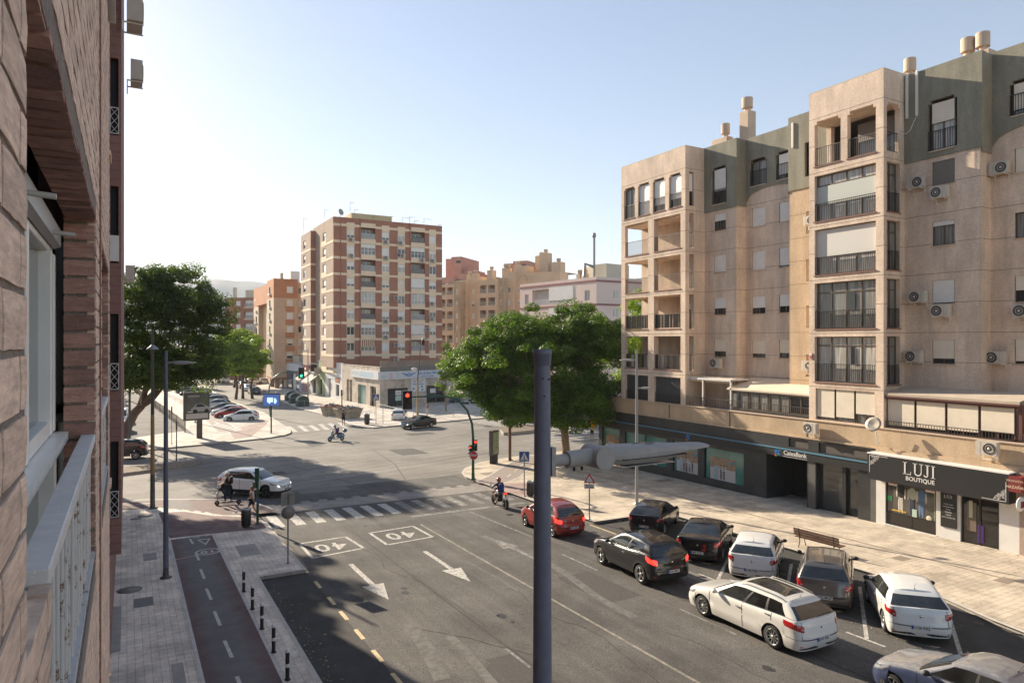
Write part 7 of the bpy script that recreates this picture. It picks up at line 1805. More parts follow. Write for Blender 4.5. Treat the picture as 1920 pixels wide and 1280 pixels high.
def crown_mesh(name, blobs, n_clump, leaves, leaf, m, seed, clump_r=(.55, 1.15), cut=None, keep=None):
    """leaf-size faces gathered in clumps spread over and inside the given lobes (cx,cy,cz,rx,ry,rz)"""
    r = np.random.default_rng(seed); C = []
    vol = np.array([b[3] * b[4] * b[5] for b in blobs]) ** .67; vol /= vol.sum()
    for bi in r.choice(len(blobs), n_clump, p=vol):
        b = blobs[bi]; v = r.normal(size=3); v /= np.linalg.norm(v); rad = r.uniform(.6, 1.15) if r.random() < .85 else r.uniform(.2, .7)
        C.append((b[0] + v[0] * rad * b[3], b[1] + v[1] * rad * b[4], b[2] + v[2] * rad * b[5], r.uniform(*clump_r)))
    C = np.array(C)
    if cut is not None: C = C[[cut(*c[:3]) for c in C]]
    P = []; NN = []
    per = int(leaves / len(C))
    for c in C:
        v = r.normal(size=(per, 3)); v /= np.linalg.norm(v, axis=1)[:, None]; rad = r.uniform(.35, 1.0, size=(per, 1)) ** .5
        sc = np.array([c[3] * 1.15, c[3] * 1.15, c[3] * .62]); p = c[:3] + v * rad * sc
        p[:, 2] -= (np.hypot(v[:, 0], v[:, 1]) * rad[:, 0] * c[3] * .25)
        P.append(p); NN.append(v * .9 + np.array([0, 0, .45]) + r.normal(size=(per, 3)) * .45)
    P = np.concatenate(P); Nn = np.concatenate(NN); Nn /= np.linalg.norm(Nn, axis=1)[:, None]; n = len(P)
    t = np.cross(Nn, r.normal(size=(n, 3))); t /= np.linalg.norm(t, axis=1)[:, None]; b = np.cross(Nn, t)
    s = leaf * r.uniform(.6, 1.3, size=(n, 1)); l = s * 1.3; w_ = s * .62
    V = np.stack([P - t * l * .5, P + b * w_ * .5, P + t * l * .5, P - b * w_ * .5], 1).reshape(-1, 3)
    me = bpy.data.meshes.new(name); me.vertices.add(4 * n); me.vertices.foreach_set('co', V.ravel()); me.loops.add(4 * n); me.loops.foreach_set('vertex_index', np.arange(4 * n)); me.polygons.add(n)
    me.polygons.foreach_set('loop_start', np.arange(0, 4 * n, 4)); me.polygons.foreach_set('loop_total', np.full(n, 4)); me.materials.append(m); me.update(); me.validate()
    return me, C
def tree(label, base, limbs, blobs, n_clump, leaves, leaf, m, bark, seed, group=None, clump_r=(.55, 1.15), cut=None, twigs=0, cat='tree'):
    e = empty('tree', base, 0, label=label, cat=cat, group=group)
    k = MB()
    for pts, r0, r1 in limbs:
        n = len(pts); k.tube(pts, [lerp(r0, r1, i / (n - 1)) for i in range(n)], bark, 9)
    me, C = crown_mesh('crown', blobs, n_clump, leaves, leaf, m, seed, clump_r, cut)
    rr = random.Random(seed); ends = [Vector(l[0][-1]) for l in limbs]
    for c in C[::max(1, len(C) // 40)]:
        q = Vector(c[:3]); s = min(ends, key=lambda e_: (e_ - q).length); mid = s.lerp(q, .5) + Vector((rr.uniform(-.3, .3), rr.uniform(-.3, .3), -.2)); k.tube([s, mid, q], [.07, .045, .015], bark, 5, cap=False)
    for i in range(twigs):
        s = ends[i % len(ends)]; dv = Vector((rr.uniform(-1, 1), rr.uniform(-1.2, -.2), rr.uniform(.2, 1))) * rr.uniform(2, 4.5); k.tube([s, s + dv * .5 + Vector((0, 0, .3)), s + dv], [.05, .03, .01], mat('twig', (.3, .24, .18), .9), 5, cap=False)
    k.build('trunk', e)
    o = bpy.data.objects.new('crown', me); SC.collection.objects.link(o); o.parent = e; o.location = -Vector(base)
    return e
# big ficus in front of the far bay
B = Vector((31.3, 46.4, -1.1))
def L3(*p): return [Vector(q) for q in p]
limb = [(L3(B, B + Vector((-.1, 0, 1.2)), B + Vector((-.15, 0.1, 2.6))), .36, .30), (L3(B + Vector((-.1, 0, 2.2)), B + Vector((-1.3, .5, 3.6)), B + Vector((-2.8, 1, 5.4))), .24, .12),
        (L3(B + Vector((-.15, 0, 2.5)), B + Vector((-.6, .4, 4)), B + Vector((-.9, 1, 6.2))), .24, .12), (L3(B + Vector((-.1, 0, 2.5)), B + Vector((.5, .3, 4.2)), B + Vector((1.0, 1.2, 6.4))), .24, .1)]
def dd(u, v, d): p = D(u, d, v); return (p.x, p.y, p.z)
bl = [(*dd(1015, 700, 56), 6.1, 5.5, 3.2), (*dd(905, 690, 57), 2.6, 3, 2.6), (*dd(935, 640, 57), 2.7, 3, 2.3), (*dd(1000, 620, 57), 2.6, 3, 1.8), (*dd(1075, 600, 57), 1.5, 2, 1.6), (*dd(1085, 640, 57), 3.0, 3, 2.3), (*dd(1060, 625, 57), 3.4, 3, 1.7), (*dd(960, 650, 56), 3.4, 3.4, 2.2), (*dd(1140, 640, 55), 2.0, 2.2, 1.9), (*dd(1140, 700, 54), 1.9, 2.2, 2.2), (*dd(1080, 740, 54), 2.6, 3, 1.9), (*dd(985, 760, 56), 2.2, 2.5, 1.3), (*dd(920, 735, 57), 1.8, 2, 1.3), (*dd(875, 700, 57), 1.2, 1.5, 1.2), (*dd(1010, 755, 55), 3.4, 3.4, 1.7), (*dd(1090, 770, 54), 2.2, 2.4, 1.1), (*dd(940, 760, 57), 2.0, 2.2, 1.1), (*dd(1140, 745, 54), 1.5, 1.8, 1.3)]
tree('large spreading dark green ficus in front of the bank corner with a pale forked trunk', B, limb, bl, 560, 190000, .165, M_LEAF, M_BARK, 7, clump_r=(.55, 1.2), cut=lambda x, y, z: not (x > 32.6 and y < 42.5) and z > 1.1)
b0 = Vector((-5, 63, -1.4)); tree('tall tree standing out of sight beyond the brick building, shading the crossing', b0, [(L3(b0, b0 + Vector((.5, 0, 7)), b0 + Vector((1, 0, 13))), .4, .2)], [(-5.4, 63, 14.6, 3.6, 5.5, 2.6), (-3.2, 61, 12.6, 1.9, 3.5, 2.2), (-7.6, 66, 13.5, 3, 4, 2.8)], 140, 26000, .34, M_LEAFD, M_BARKD, 77)
B = Vector(G(964, 800)) + Vector((0, 0, .2)); p = D(985, 74, 640)
tree('second ficus behind the big one, its trunk standing on the median island', B, [(L3(B, B + Vector((.1, .2, 2)), B + Vector((.3, .5, 4.5))), .42, .3), (L3(B + Vector((.3, .5, 4)), B + Vector((2, .5, 7))), .25, .12)], [(B.x + .5, B.y + 1, 6.2, 5.0, 4, 3.0), (B.x + 4, B.y + 1, 7.2, 3.5, 3, 2.6)], 120, 36000, .19, M_LEAF, M_BARK, 9)
for (u, d, v, r_, lab, sd_) in [(1188, 66, 660, 3.4, 'bright green tree seen through the open loggias of the far bay', 21), (1210, 78, 610, 4.0, 'taller green tree behind the far bay, its top beside the loggia column', 22)]:
    p = D(u, d, v); b0 = Vector((p.x, p.y, -1.6)); tree(lab, b0, [(L3(b0, b0 + Vector((0, 0, p.z - r_ * .5 + 1.6))), .3, .2)], [(p.x, p.y, p.z, r_, r_, r_ * .9), (p.x + 1, p.y, p.z + 1, r_ * .7, r_ * .7, r_ * .8)], 90, 26000, .2, M_LEAF2, M_BARK, sd_, group='green trees behind the far bay')
p = D(836, 98, 676); b0 = Vector((p.x, p.y, -1.6)); tree('small thin tree between the brick tower and the big ficus', b0, [(L3(b0, (p.x, p.y, p.z)), .14, .06)], [(p.x, p.y, p.z, 1.5, 1.5, 2.4), (p.x, p.y, p.z - 3, 1.2, 1.2, 1.4)], 26, 3500, .22, M_LEAF2, M_BARK, 23, clump_r=(.35, .7))
# leaning tree on the left
B = Vector((-1.0, 70.5, -1.5)); q = lambda u, v, d=68: D(u, d, v)
limb = [(L3(q(222, 842), q(236, 806), q(252, 775), q(265, 762)), .52, .40), (L3(q(262, 764), q(272, 735), q(277, 700), q(270, 660)), .34, .16), (L3(q(264, 762), q(290, 735), q(310, 705), q(335, 670)), .3, .14), (L3(q(272, 735), q(300, 700), q(300, 650)), .24, .1), (L3(q(256, 770), q(285, 752), q(305, 728), q(370, 690)), .22, .1)]
bl = [(*dd(u_, v_, d_), a_, 3, c_) for u_, v_, d_, a_, c_ in ((300, 600, 66, 5.2, 3.6), (372, 615, 66, 2.7, 3.6), (262, 560, 64, 3.3, 2.7), (330, 548, 66, 3.1, 2.4), (394, 655, 66, 1.7, 2.4), (340, 685, 66, 3.8, 1.8), (240, 660, 64, 3, 2.7), (390, 565, 66, 1.3, 1.2), (275, 520, 65, 1.7, 1.1), (322, 515, 65, 1.8, 1), (290, 690, 64, 3.2, 1.6), (250, 705, 64, 2.4, 1.3), (385, 700, 67, 1.8, 1.2))]
tree('tall dark tree with leaning forked trunk and bare twigs over the dirt car park', B, limb, bl, 420, 110000, .19, M_LEAFD, M_BARKD, 31, clump_r=(.6, 1.25), twigs=14, cut=lambda x, y, z: z > 2.9)
# round bright trees of the avenue
for (u, v, d, rx, rz, lab, sd_, nn) in [(456, 668, 120, 3.9, 3.3, 'clipped round tree with sunlit yellow-green top left of the orange-topped block', 41, 34000), (450, 645, 150, 4.6, 3.0, 'second round tree rising behind the clipped one', 42, 20000)]:
    p = D(u, d, v); b0 = Vector((p.x, p.y, -1.6)); limbs = [(L3(b0 + Vector((dx, dy, 0)), b0 + Vector((dx * .8, dy, 2.2)), (p.x + dx * 1.5, p.y + dy, p.z - 1)), .28, .12) for dx, dy in ((-1.2, 0), (0, .4), (1.5, -.3))]
    tree(lab, b0, limbs, [(p.x, p.y, p.z, rx, rx, rz), (p.x - 1, p.y, p.z + .8, rx * .75, rx * .7, rz * .8), (p.x, p.y, p.z - .5, rx * .8, rx * .8, rz * .7)], 260, int(nn * 1.5), .3, M_LEAF2, M_BARKD, sd_, group='round trees along the far avenue', clump_r=(.6, 1.0))
rnd_ = random.Random(4)
for i, (u, d, v, r_) in enumerate([(395, 170, 690, 4.2), (372, 215, 690, 5), (340, 150, 705, 4.0), (300, 190, 695, 5.0), (262, 230, 690, 6), (425, 200, 684, 4.5)]):
    p = D(u, d, v); b0 = Vector((p.x, p.y, -1.6)); tree(('dark street tree, %s' % ('right of the leaning tree', 'between parked cars and the horizon', 'behind the upper end of the angled row', 'beyond the fence', 'farthest, by the brick wall edge', 'behind the white van')[i]), b0, [(L3(b0, (p.x, p.y, p.z)), .25, .15)], [(p.x, p.y, max(p.z, 3.6), r_, r_, r_ * .6)], 40, 6000, .4, M_LEAFD, M_BARKD, 50 + i, group='street trees far down the avenue')
p = G(970, 804); 
e = empty('sapling', p, 0, label='thin bare leaning sapling planted on the median island', cat='sapling'); k = MB(); k.tube([p + Vector((0, 0, .2)), p + Vector((.5, .1, 1.6)), p + Vector((.6, .1, 2.6))], [.03, .02, .01], M_BARK, 5); k.build('stem', e)
# ================================================================== street furniture
MGP = mat('post_green', (.02, .09, .05), .4, .2, coat=.3); MPB = mat('post_blue', (.14, .155, .21), .5, .1, var=.12, vs=6); MPG = mat('post_galvanised', (.32, .33, .34), .45, .5, var=.1, vs=5); MPD = mat('post_darkgrey', (.10, .095, .09), .5, .2)
MBB = mat('post_brown', (.16, .085, .05), .6, var=.15, vs=3); MOC = mat('post_ochre', (.34, .25, .13), .7, var=.15, vs=3); MLG = mat('lamp_grey', (.36, .345, .33), .6, var=.08, vs=9, bump=.4, bs=180)
MSB = mat('sign_blue_road', (.03, .10, .30), .5); MSR = mat('sign_red_road', (.48, .02, .03), .45); MSW = mat('sign_white', (.68, .68, .66), .5); MSK = mat('sign_back', (.24, .23, .22), .6, .3, var=.12, vs=8)
def post(e, base, h, r0, r1, m, n=14, name='pole', parts=None):
    k = MB(); b = Vector(base)
    for z0, z1, mm in (parts or [(0, h, m)]):
        k.tube([b + Vector((0, 0, z0)), b + Vector((0, 0, z1))], [lerp(r0, r1, z0 / h), lerp(r0, r1, z1 / h)], mm, n)
    k.lathe([(r0 * 2.1, 0), (r0 * 2.1, .03), (r0 * 1.1, .05), (r0 * 1.05, .16), (r0, .18)], (parts or [(0, 0, m)])[0][2], n, b)
    return k.build(name, e)
def arm_lamp(e, base, z, dx, dy, L_, m=None, th=.10):     # slim road luminaire on a short arm
    b = Vector(base); d = Vector((dx, dy, 0)).normalized(); k = MB(); p = b + Vector((0, 0, z)); k.tube([p, p + d * .35], .035, m or MPG, 8); k.build('arm', e)
    k = MB(); n = Vector((-d.y, d.x, 0)); pts = [(.3, .07, .05), (.45, .13, .07), (.7, .14, .06), (L_, .10, .025)]
    vs = []
    for a, w_, h in pts:
        for s, t in ((-1, -1), (1, -1), (1, .6), (0, 1), (-1, .6)): vs.append(p + d * a + n * w_ * s + Vector((0, 0, h * t)))
    k.add(vs, [(i * 5 + j, i * 5 + (j + 1) % 5, (i + 1) * 5 + (j + 1) % 5, (i + 1) * 5 + j) for i in range(3) for j in range(5)] + [(0, 1, 2, 3, 4), (19, 18, 17, 16, 15)], MLG); k.build('lamp_head', e)
# the big post right in front of us
PX, PY = 3.76, 6.02; zb = gz(PX, PY) + KH
e = empty('street_lamp', (PX, PY, zb), 0, label='big blue-grey lamp post right in front of us with grey lamp arm reaching right', cat='street lamp')
k = MB(); zt = 8.42
k.tube([(PX, PY, zb), (PX, PY, 5.0), (PX, PY, zt - .16)], [.105, .098, .082], MPB, 32); k.lathe([(.082, zt - .17), (.088, zt - .165), (.088, zt - .12), (.094, zt - .115), (.094, zt - .06), (.100, zt - .055), (.100, zt), (.088, zt), (.088, zt - .06), (0, zt - .06)], MPB, 32, (PX, PY, 0))
for a, z in ((-2.05, zt - .30), (-1.25, zt - .31), (-1.9, zt - .48)): k.obox((PX + .088 * cos(a), PY + .088 * sin(a), z), .016, .016, .016, a, M_BLACK)
k.lathe([(.20, 0), (.20, .03), (.115, .05), (.11, .3)], MPB, 24, (PX, PY, zb)); k.build('pole', e)
za = 7.25; k = MB(); k.obox((PX + .105, PY, za), .05, .12, .30, 0, MLG); k.tube([(PX + .1, PY, za), (PX + .42, PY, za)], .062, MLG, 20); k.tube([(PX + .30, PY, za), (PX + .62, PY, za + .01)], .088, MLG, 24)
k.tube([(PX + .40, PY, za - .09), (PX + .40, PY, za - .13)], .014, M_BLACK, 8); k.tube([(PX + .50, PY, za - .09), (PX + .50, PY, za - .13)], .014, M_BLACK, 8)
k.tube([(PX + .70, PY - .16, za - .0), (PX + .70, PY + .16, za)], .125, MLG, 28); k.build('arm', e)
k = MB(); sec = [(.62, .09, .08, -.07), (.78, .15, .095, -.085), (1.0, .185, .10, -.10), (1.35, .185, .088, -.105), (1.6, .18, .078, -.095), (1.84, .175, .055, -.05), (1.86, .17, .054, -.012), (2.12, .15, .045, -.004), (2.26, .12, .035, .004), (2.31, .08, .015, .006)]
vs = []
for x, w_, zt_, zb_ in sec:
    for y, f in ((-1, .15), (-.98, -.3), (-.6, -1), (0, -1.0), (.6, -1), (.98, -.3), (1, .15), (.92, .72), (.55, 1), (0, 1.04), (-.55, 1), (-.92, .72)):
        vs.append((PX + x, PY + y * w_, za + (zt_ * f if f > 0 else -zb_ * f)))
k.add(vs, [(i * 12 + j, i * 12 + (j + 1) % 12, (i + 1) * 12 + (j + 1) % 12, (i + 1) * 12 + j) for i in range(len(sec) - 1) for j in range(12)], MLG, False); k.add(vs[-12:], [tuple(range(12))], MLG); o = k.build('lamp_head', e)
k = MB(); k.box(PX + .92, PX + 1.84, PY - .193, PY + .19, za - .038, za - .030, M_TRIM); k.box(PX + 1.0, PX + 1.7, PY - .14, PY + .14, za - .125, za - .118, mat('lens', (.4, .4, .4), .2)); k.build('seam', o)
k = MB()
for x, y, r in ((1.22, .02, .05), (1.30, .06, .06), (1.42, -.02, .07), (1.05, -.09, .018), (1.10, -.05, .012), (1.55, .05, .02)): k.ball((PX + x, PY + y, za + .094), r, r * .5, .003, mat('droppings', (.20, .15, .11), .9), 8, 4)
k.build('bird_marks', o)
# blue lamp post on the near left pavement
p = G(311, 1090); e = empty('street_lamp', (p.x, p.y, p.z + KH), 0, label='slender blue lamp post on the left pavement beside the cycle path', cat='street lamp'); b = (p.x, p.y, p.z + KH)
post(e, b, 8.6, .10, .065, MPB, parts=[(0, .4, MPD), (.4, 8.6, MPB)]); arm_lamp(e, b, 8.15, 1, -.3, 1.05)
p = G(286, 958); b = (p.x, p.y, p.z + KH); e = empty('street_lamp', b, 0, label='old lamp post with cone hood, grey foot and ochre middle at the cycle crossing', cat='street lamp')
post(e, b, 9.9, .13, .06, MPD, parts=[(0, 1.9, MPD), (1.9, 5.2, MOC), (5.2, 9.9, MPD)])
k = MB(); k.lathe([(.05, .28), (.12, .2), (.30, .05), (.31, 0), (.0, .02)], MPG, 18, (b[0], b[1], 8.05)); k.build('lamp_hood', e)
p = G(1194, 950); b = (p.x, p.y, p.z + KH); e = empty('street_lamp', b, 0, label='tall pale grey lamp post with two small lamps standing before the bank windows', cat='street lamp')
post(e, b, 8.8, .10, .055, MPG); arm_lamp(e, b, 8.2, -1, .3, 1.0); arm_lamp(e, b, 6.6, 1, -.3, .75)
p = G(783, 782); b = Vector((p.x, p.y, p.z)); e = empty('street_lamp', b, 0, label='tall leaning lamp post with curved neck before the showroom sign', cat='street lamp')
q_ = D(793, 96, 640); k = MB(); d_ = p.x * S_ + p.y * C_
k.tube([b, D(783, d_, 712)], [.16, .12], MOC, 10); k.tube([D(783, d_, 712), D(788, d_, 660), D(791, d_, 640), D(796, d_, 636)], [.10, .07, .05, .05], MPD, 8); k.build('pole', e)
k = MB(); c = D(797, d_, 636); k.ball(c, .5, .3, .12, MPG, 10, 6); c = D(777, d_, 693); k.ball(c, .45, .3, .25, M_WHITE, 10, 6); k.tube([c, D(783, d_, 696)], .04, MPG, 6); k.build('lamp_head', e)
for (u, v, h, lab) in [(577.5, 758, 8.8, 'grey lamp post with round no-turn sign beside the green container row'), (471.5, 731, 9.0, 'grey lamp post at the kerb before the round tree')]:
    p = G(u, v); b = (p.x, p.y, p.z + KH); e = empty('street_lamp', b, 0, label=lab, cat='street lamp'); post(e, b, h, .12, .07, MPG); arm_lamp(e, b, h - .35, -1, .2, 1.6); arm_lamp(e, b, h - 2.4, 1, -.2, 1.2)
    if u > 500:
        k = MB(); c = Vector((p.x, p.y - .12, 8.5 - (723 - 641) / F * (p.x * S_ + p.y * C_))); k.lathe([(0, .0), (.33, 0), (.33, .02)], MSR, 20, c, 'Y'); k.lathe([(0, -.012), (.25, -.012), (.25, 0)], MSW, 20, c, 'Y'); k.obox(c + Vector((0, -.03, 0)), .38, .01, .07, 0, M_TRIM, ry=.8); k.build('road_sign', e)
for (u, v, h, r, m, lab) in [(243, 838, 11, .12, MPD, 'dark post on the far corner in front of the parked white car'), (956, 867, 8.8, .13, MBB, 'brown timber post beside the advertising panel at the right corner'), (322, 836, 3.6, .03, MPD, 'thin dark sign stake at the edge of the dirt car park'), (331, 868, 3.2, .05, MPD, 'thin dark stake with a dark top on the left median island'), (366, 795, 9, .10, MPG, 'grey post rising behind the billboard')]:
    p = G(u, v); b = (p.x, p.y, p.z + KH); e = empty('post', b, 0, label=lab, cat='post'); post(e, b, h, r, r * .7, m, 10)
    if h < 4: k = MB(); k.obox((b[0], b[1], b[2] + h - .35), .12, .06, .7, 0, MPD); k.build('marker', e)
# ---- traffic lights
def lamp_head(e, c, n_, lit, w_=.30, h=.95, back=False, m=MGP, board=True):
    """three-lens signal head at c looking along n_"""
    n_ = Vector((n_[0], n_[1], 0)).normalized(); fr = Fr((c[0], c[1]), (n_.y * -1, n_.x), (n_.x, n_.y)); z = c[2]
    k = MB(); k.box(-w_ / 2, w_ / 2, 0, .16, z - h / 2, z + h / 2, m if not board else M_TRIM, fr)
    if board: k.box(-w_ * .95, w_ * .95, .02, .04, z - h * .62, z + h * .62, M_TRIM, fr)
    o = k.build('signal_head', e)
    for i in range(3):
        zc = z + h * (.32 - .32 * i); on = (lit == i); M = Fr.p(fr, 0, -.005, zc)
        mm = (mat('lens_red_on', (1, .02, .01), .3, emit=3.2), mat('lens_amber', (.9, .5, .02), .3, emit=4), mat('lens_green_on', (.02, 1, .3), .3, emit=2.2))[i] if on else mat('lens_off', (.05, .045, .04), .2)
        k = MB(); ax = n_.to_track_quat('Z', 'Y').to_matrix().to_4x4(); k.lathe([(0, .01), (w_ * .36, .004), (w_ * .36, -.01)], mm, 16, M, ax_m=ax); k.build('lens', o)
        k = MB(); nn = 8; vs = []
        for j in range(nn + 1):
            t = pi * j / nn; 
            for dpt in (0, -.16): vs.append(fr.p(w_ * .42 * cos(t), dpt, zc + w_ * .42 * sin(t)))
        k.add(vs, [(2 * j, 2 * j + 1, 2 * j + 3, 2 * j + 2) for j in range(nn)], M_TRIM); k.build('visor', o)
    if board:   # thin pale rim
        k = MB()
        for a0, a1, z0, z1 in ((-w_, w_, h * .62, h * .66), (-w_, w_, -h * .66, -h * .62), (-w_, -w_ * .93, -h * .62, h * .62), (w_ * .93, w_, -h * .62, h * .62)): k.box(a0, a1, .015, .045, z + z0, z + z1, MSW, fr)
        k.build('board_rim', o)
TOCAM = lambda p: (-p[0], -p[1])
p = G(887, 903); b = Vector((p.x, p.y, p.z + KH)); d0 = p.x * S_ + p.y * C_
e = empty('traffic_light', b, 0, label='green arched traffic light at the right corner with red lamps and a stop sign', cat='traffic light')
pts = [b, D(887, d0, 820), D(885, d0, 795), D(876, d0, 770), D(862, d0, 754), D(845, d0, 746), D(822, d0, 743), D(772, d0, 745)]
k = MB(); k.tube(pts, [.10, .085, .08, .075, .07, .065, .06, .05], MGP, 12); k.lathe([(.2, 0), (.2, .03), (.12, .1), (.11, .4)], MGP, 14, b); k.build('pole', e)
c = D(764, d0 - .1, 751); lamp_head(e, c, TOCAM(c), 0, .34, 1.02)
c = D(892, d0 - .2, 836); lamp_head(e, c, TOCAM(c), 0, .22, .75, board=False); c = D(882, d0 - .1, 845); lamp_head(e, c, (-1, -.4), 0, .2, .7, board=False)
k = MB(); c = D(888, d0 - .3, 854.5); n_ = Vector(TOCAM(c)).normalized(); fr = Fr((c.x, c.y), (-n_.y, n_.x), (n_.x, n_.y))
for r, dd_, m in ((.30, 0, MSW), (.285, -.004, MSR)): k.add([fr.p(r * cos(pi / 8 + i * pi / 4), dd_, c.z + r * sin(pi / 8 + i * pi / 4)) for i in range(8)], [tuple(range(8))], m)
k.add([fr.p(.30 * cos(pi / 8 + i * pi / 4), .01, c.z + .3 * sin(pi / 8 + i * pi / 4)) for i in range(8)], [tuple(range(8))[::-1]], MSK); text_mb(k, 'STOP', .20, facing(fr.p(0, -.008, c.z), fr.n), MSW, .002, .006); k.build('stop_sign', e)
p = G(507, 784); b = Vector((p.x, p.y, p.z + KH)); d0 = p.x * S_ + p.y * C_
e = empty('traffic_light', b, 0, label='dark arched traffic light showing green, behind the blue screen on the left', cat='traffic light')
k = MB(); k.tube([b, D(504, d0, 740), D(505, d0, 725), D(512, d0, 710), D(525, d0, 700), D(540, d0, 698), D(562, d0, 697)], [.10, .09, .085, .08, .07, .06, .05], MGP, 10); k.build('pole', e)
c = D(565, d0, 700); lamp_head(e, c, TOCAM(c), 2, .40, 1.15, m=MPD)
p = G(483, 987); b = Vector((p.x, p.y, p.z + KH)); e = empty('traffic_light', b, 0, label='dark green signal post seen from behind on the near left corner, beside the litter bin', cat='traffic light')
post(e, b, 2.5, .065, .055, MGP, 12); lamp_head(e, (b.x, b.y + .1, b.z + 2.45), (.3, 1), None, .2, .68, board=False); k = MB(); k.obox((b.x - .12, b.y + .05, b.z + 1.95), .16, .14, .3, .3, MGP); k.obox((b.x + .02, b.y - .08, b.z + 1.1), .08, .03, .35, .2, MSB); k.build('push_button', e)
for (u, v, lab) in [(641, 787, 'small pedestrian signal on a thin post behind the rubble skip'), (933, 784, 'dark green signal post on the far pavement left of the zebra')]:
    p = G(u, v); b = Vector((p.x, p.y, p.z + KH)); e = empty('traffic_light', b, 0, label=lab, cat='traffic light'); post(e, b, 3.2, .08, .07, MGP if u > 900 else MPD, 10); c = (b.x, b.y - .1, b.z + 3.3); lamp_head(e, c, (1, -.2) if u < 900 else (1, .5), None, .26, .8, board=False)
# ---- signs
def sign_post(u, v, h, label, m=MPG, r=.035):
    p = G(u, v); b = Vector((p.x, p.y, p.z + KH)); e = empty('road_sign', b, 0, label=label, cat='road sign'); post(e, b, h, r, r, m, 10); return e, b
def ped_sign(e, b, z, s, n_):
    fr = Fr((b.x, b.y), (-n_[1], n_[0]), n_); k = MB(); k.box(-s / 2, s / 2, -.06, -.045, z - s / 2, z + s / 2, MSW, fr); k.box(-s * .47, s * .47, -.064, -.06, z - s * .47, z + s * .47, MSB, fr)
    k.add([fr.p(x * s, -.067, z + y * s) for x, y in ((-.40, -.36), (.40, -.36), (0, .40))], [(0, 1, 2)], MSW)
    k.obox(fr.p(0, -.07, z + .12 * s), .05 * s, .004, .09 * s, math.atan2(fr.u.y, fr.u.x), M_TRIM); k.obox(fr.p(0, -.07, z - .02 * s), .06 * s, .004, .2 * s, math.atan2(fr.u.y, fr.u.x), M_TRIM)
    for sg in (-1, 1): k.obox(fr.p(sg * .05 * s, -.07, z - .2 * s), .05 * s, .004, .22 * s, math.atan2(fr.u.y, fr.u.x), M_TRIM, ry=sg * .4)
    for i in range(5): k.obox(fr.p((-.24 + .12 * i) * s, -.0695, z - .32 * s), .06 * s, .004, .04 * s, math.atan2(fr.u.y, fr.u.x), M_TRIM)
    k.build('sign_face', e)
e, b = sign_post(983, 935, 2.35, 'blue square pedestrian crossing sign on a grey post by the motorcycle'); n_ = Vector(TOCAM(b)).normalized(); ped_sign(e, b, b.z + 2.4, .62, (n_.x, n_.y))
e, b = sign_post(705, 797, 3.3, 'dark blue pedestrian crossing sign on the far pavement left of the showroom corner'); n_ = Vector(TOCAM(b)).normalized(); ped_sign(e, b, b.z + 3.2, .75, (n_.x, n_.y))
e, b = sign_post(718, 797, 3.2, 'thin post with grey edge-on plate right of the far crossing sign', MPG); k = MB(); k.obox(b + Vector((0, 0, 3.3)), .6, .02, .25, .5, MPG); k.build('sign_face', e)
e, b = sign_post(1105, 979, 1.95, 'warning triangle above a two-way arrow plate on a thin post'); n_ = Vector(TOCAM(b)).normalized(); fr = Fr((b.x, b.y), (-n_.y, n_.x), (n_.x, n_.y)); k = MB(); z = b.z + 1.72
k.box(-.26, .26, -.06, -.04, z - .12, z + .12, MSW, fr); k.box(-.25, .25, -.062, -.06, z - .11, z - .10, M_TRIM, fr); k.box(-.25, .25, -.062, -.06, z + .10, z + .11, M_TRIM, fr)
for dz_, sg in ((.045, -1), (-.045, 1)): k.box(-.16, .16, -.066, -.06, z + dz_ - .012, z + dz_ + .012, M_TRIM, fr); k.add([fr.p(sg * x, -.067, z + dz_ + y) for x, y in ((.13, -.035), (.21, 0), (.13, .035))], [(0, 1, 2)], M_TRIM)
for s, m, d_ in ((.30, MSR, -.05), (.20, MSW, -.056)): k.add([fr.p(x * s, d_, z + .32 + y * s) for x, y in ((-1, -.55), (1, -.55), (0, 1.15))], [(0, 1, 2)], m)
k.build('sign_face', e)
e, b = sign_post(540, 1063, 2.78, 'grey backs of a square and a round sign on one post at the near corner', MSK, .03)
fr = frY(b.y); k = MB(); z = b.z + 2.62; k.box(b.x - .27, b.x + .27, -.035, -.02, z - .25, z + .27, MSK, fr); k.box(b.x - .03, b.x + .03, -.05, -.036, z - .2, z + .2, MPD, fr); k.lathe([(0, 0), (.27, 0), (.27, .02), (0, .02)], MSK, 28, (b.x, b.y - .045, z - .54), 'Y'); k.build('sign_face', e)
# ---- billboards and screens
p = G(374, 824); b = Vector((p.x, p.y, p.z + KH)); d0 = p.x * S_ + p.y * C_; e = empty('billboard', b, 0, label='dark framed billboard on a thick post showing a grey car advert', cat='billboard')
k = MB(); k.obox(b + Vector((0, 0, 1.5)), .55, .4, 3.2, -.1, MPD); k.build('post', e)
A0, A1 = D(344.5, d0 - 1.2, 760), D(393, d0 + .3, 760); fr = Fr(A0[:2], (A1 - A0)[:2], (-(A0 - A1).y * -1, 0)) if False else Fr(A0[:2], (A1 - A0)[:2], ((A1 - A0).y, -(A1 - A0).x)); Lb = (A1 - A0).xy.length; zc = 8.5 - (761.5 - 641) / F * d0
k = MB(); k.box(0, Lb, 0, .35, zc - 1.45, zc + 1.45, MPD, fr); k.build('frame', e, bevel=.03)
k = MB(); g_ = mat('poster_grey', (.12, .122, .118), .3, var=.3, vs=.8); k.box(.2, Lb - .15, -.02, 0, zc - 1.28, zc + 1.28, g_, fr); k.box(.22, Lb - .17, -.03, -.02, zc - 1.27, zc - .75, mat('poster_pale', (.5, .47, .46), .6), fr); k.box(Lb * .8, Lb - .3, -.026, -.02, zc - .1, zc + .9, mat('poster_green', (.10, .16, .05), .6, var=.4, vs=3), fr)
cs = mat('poster_silver', (.36, .37, .38), .4); y0 = zc - .25
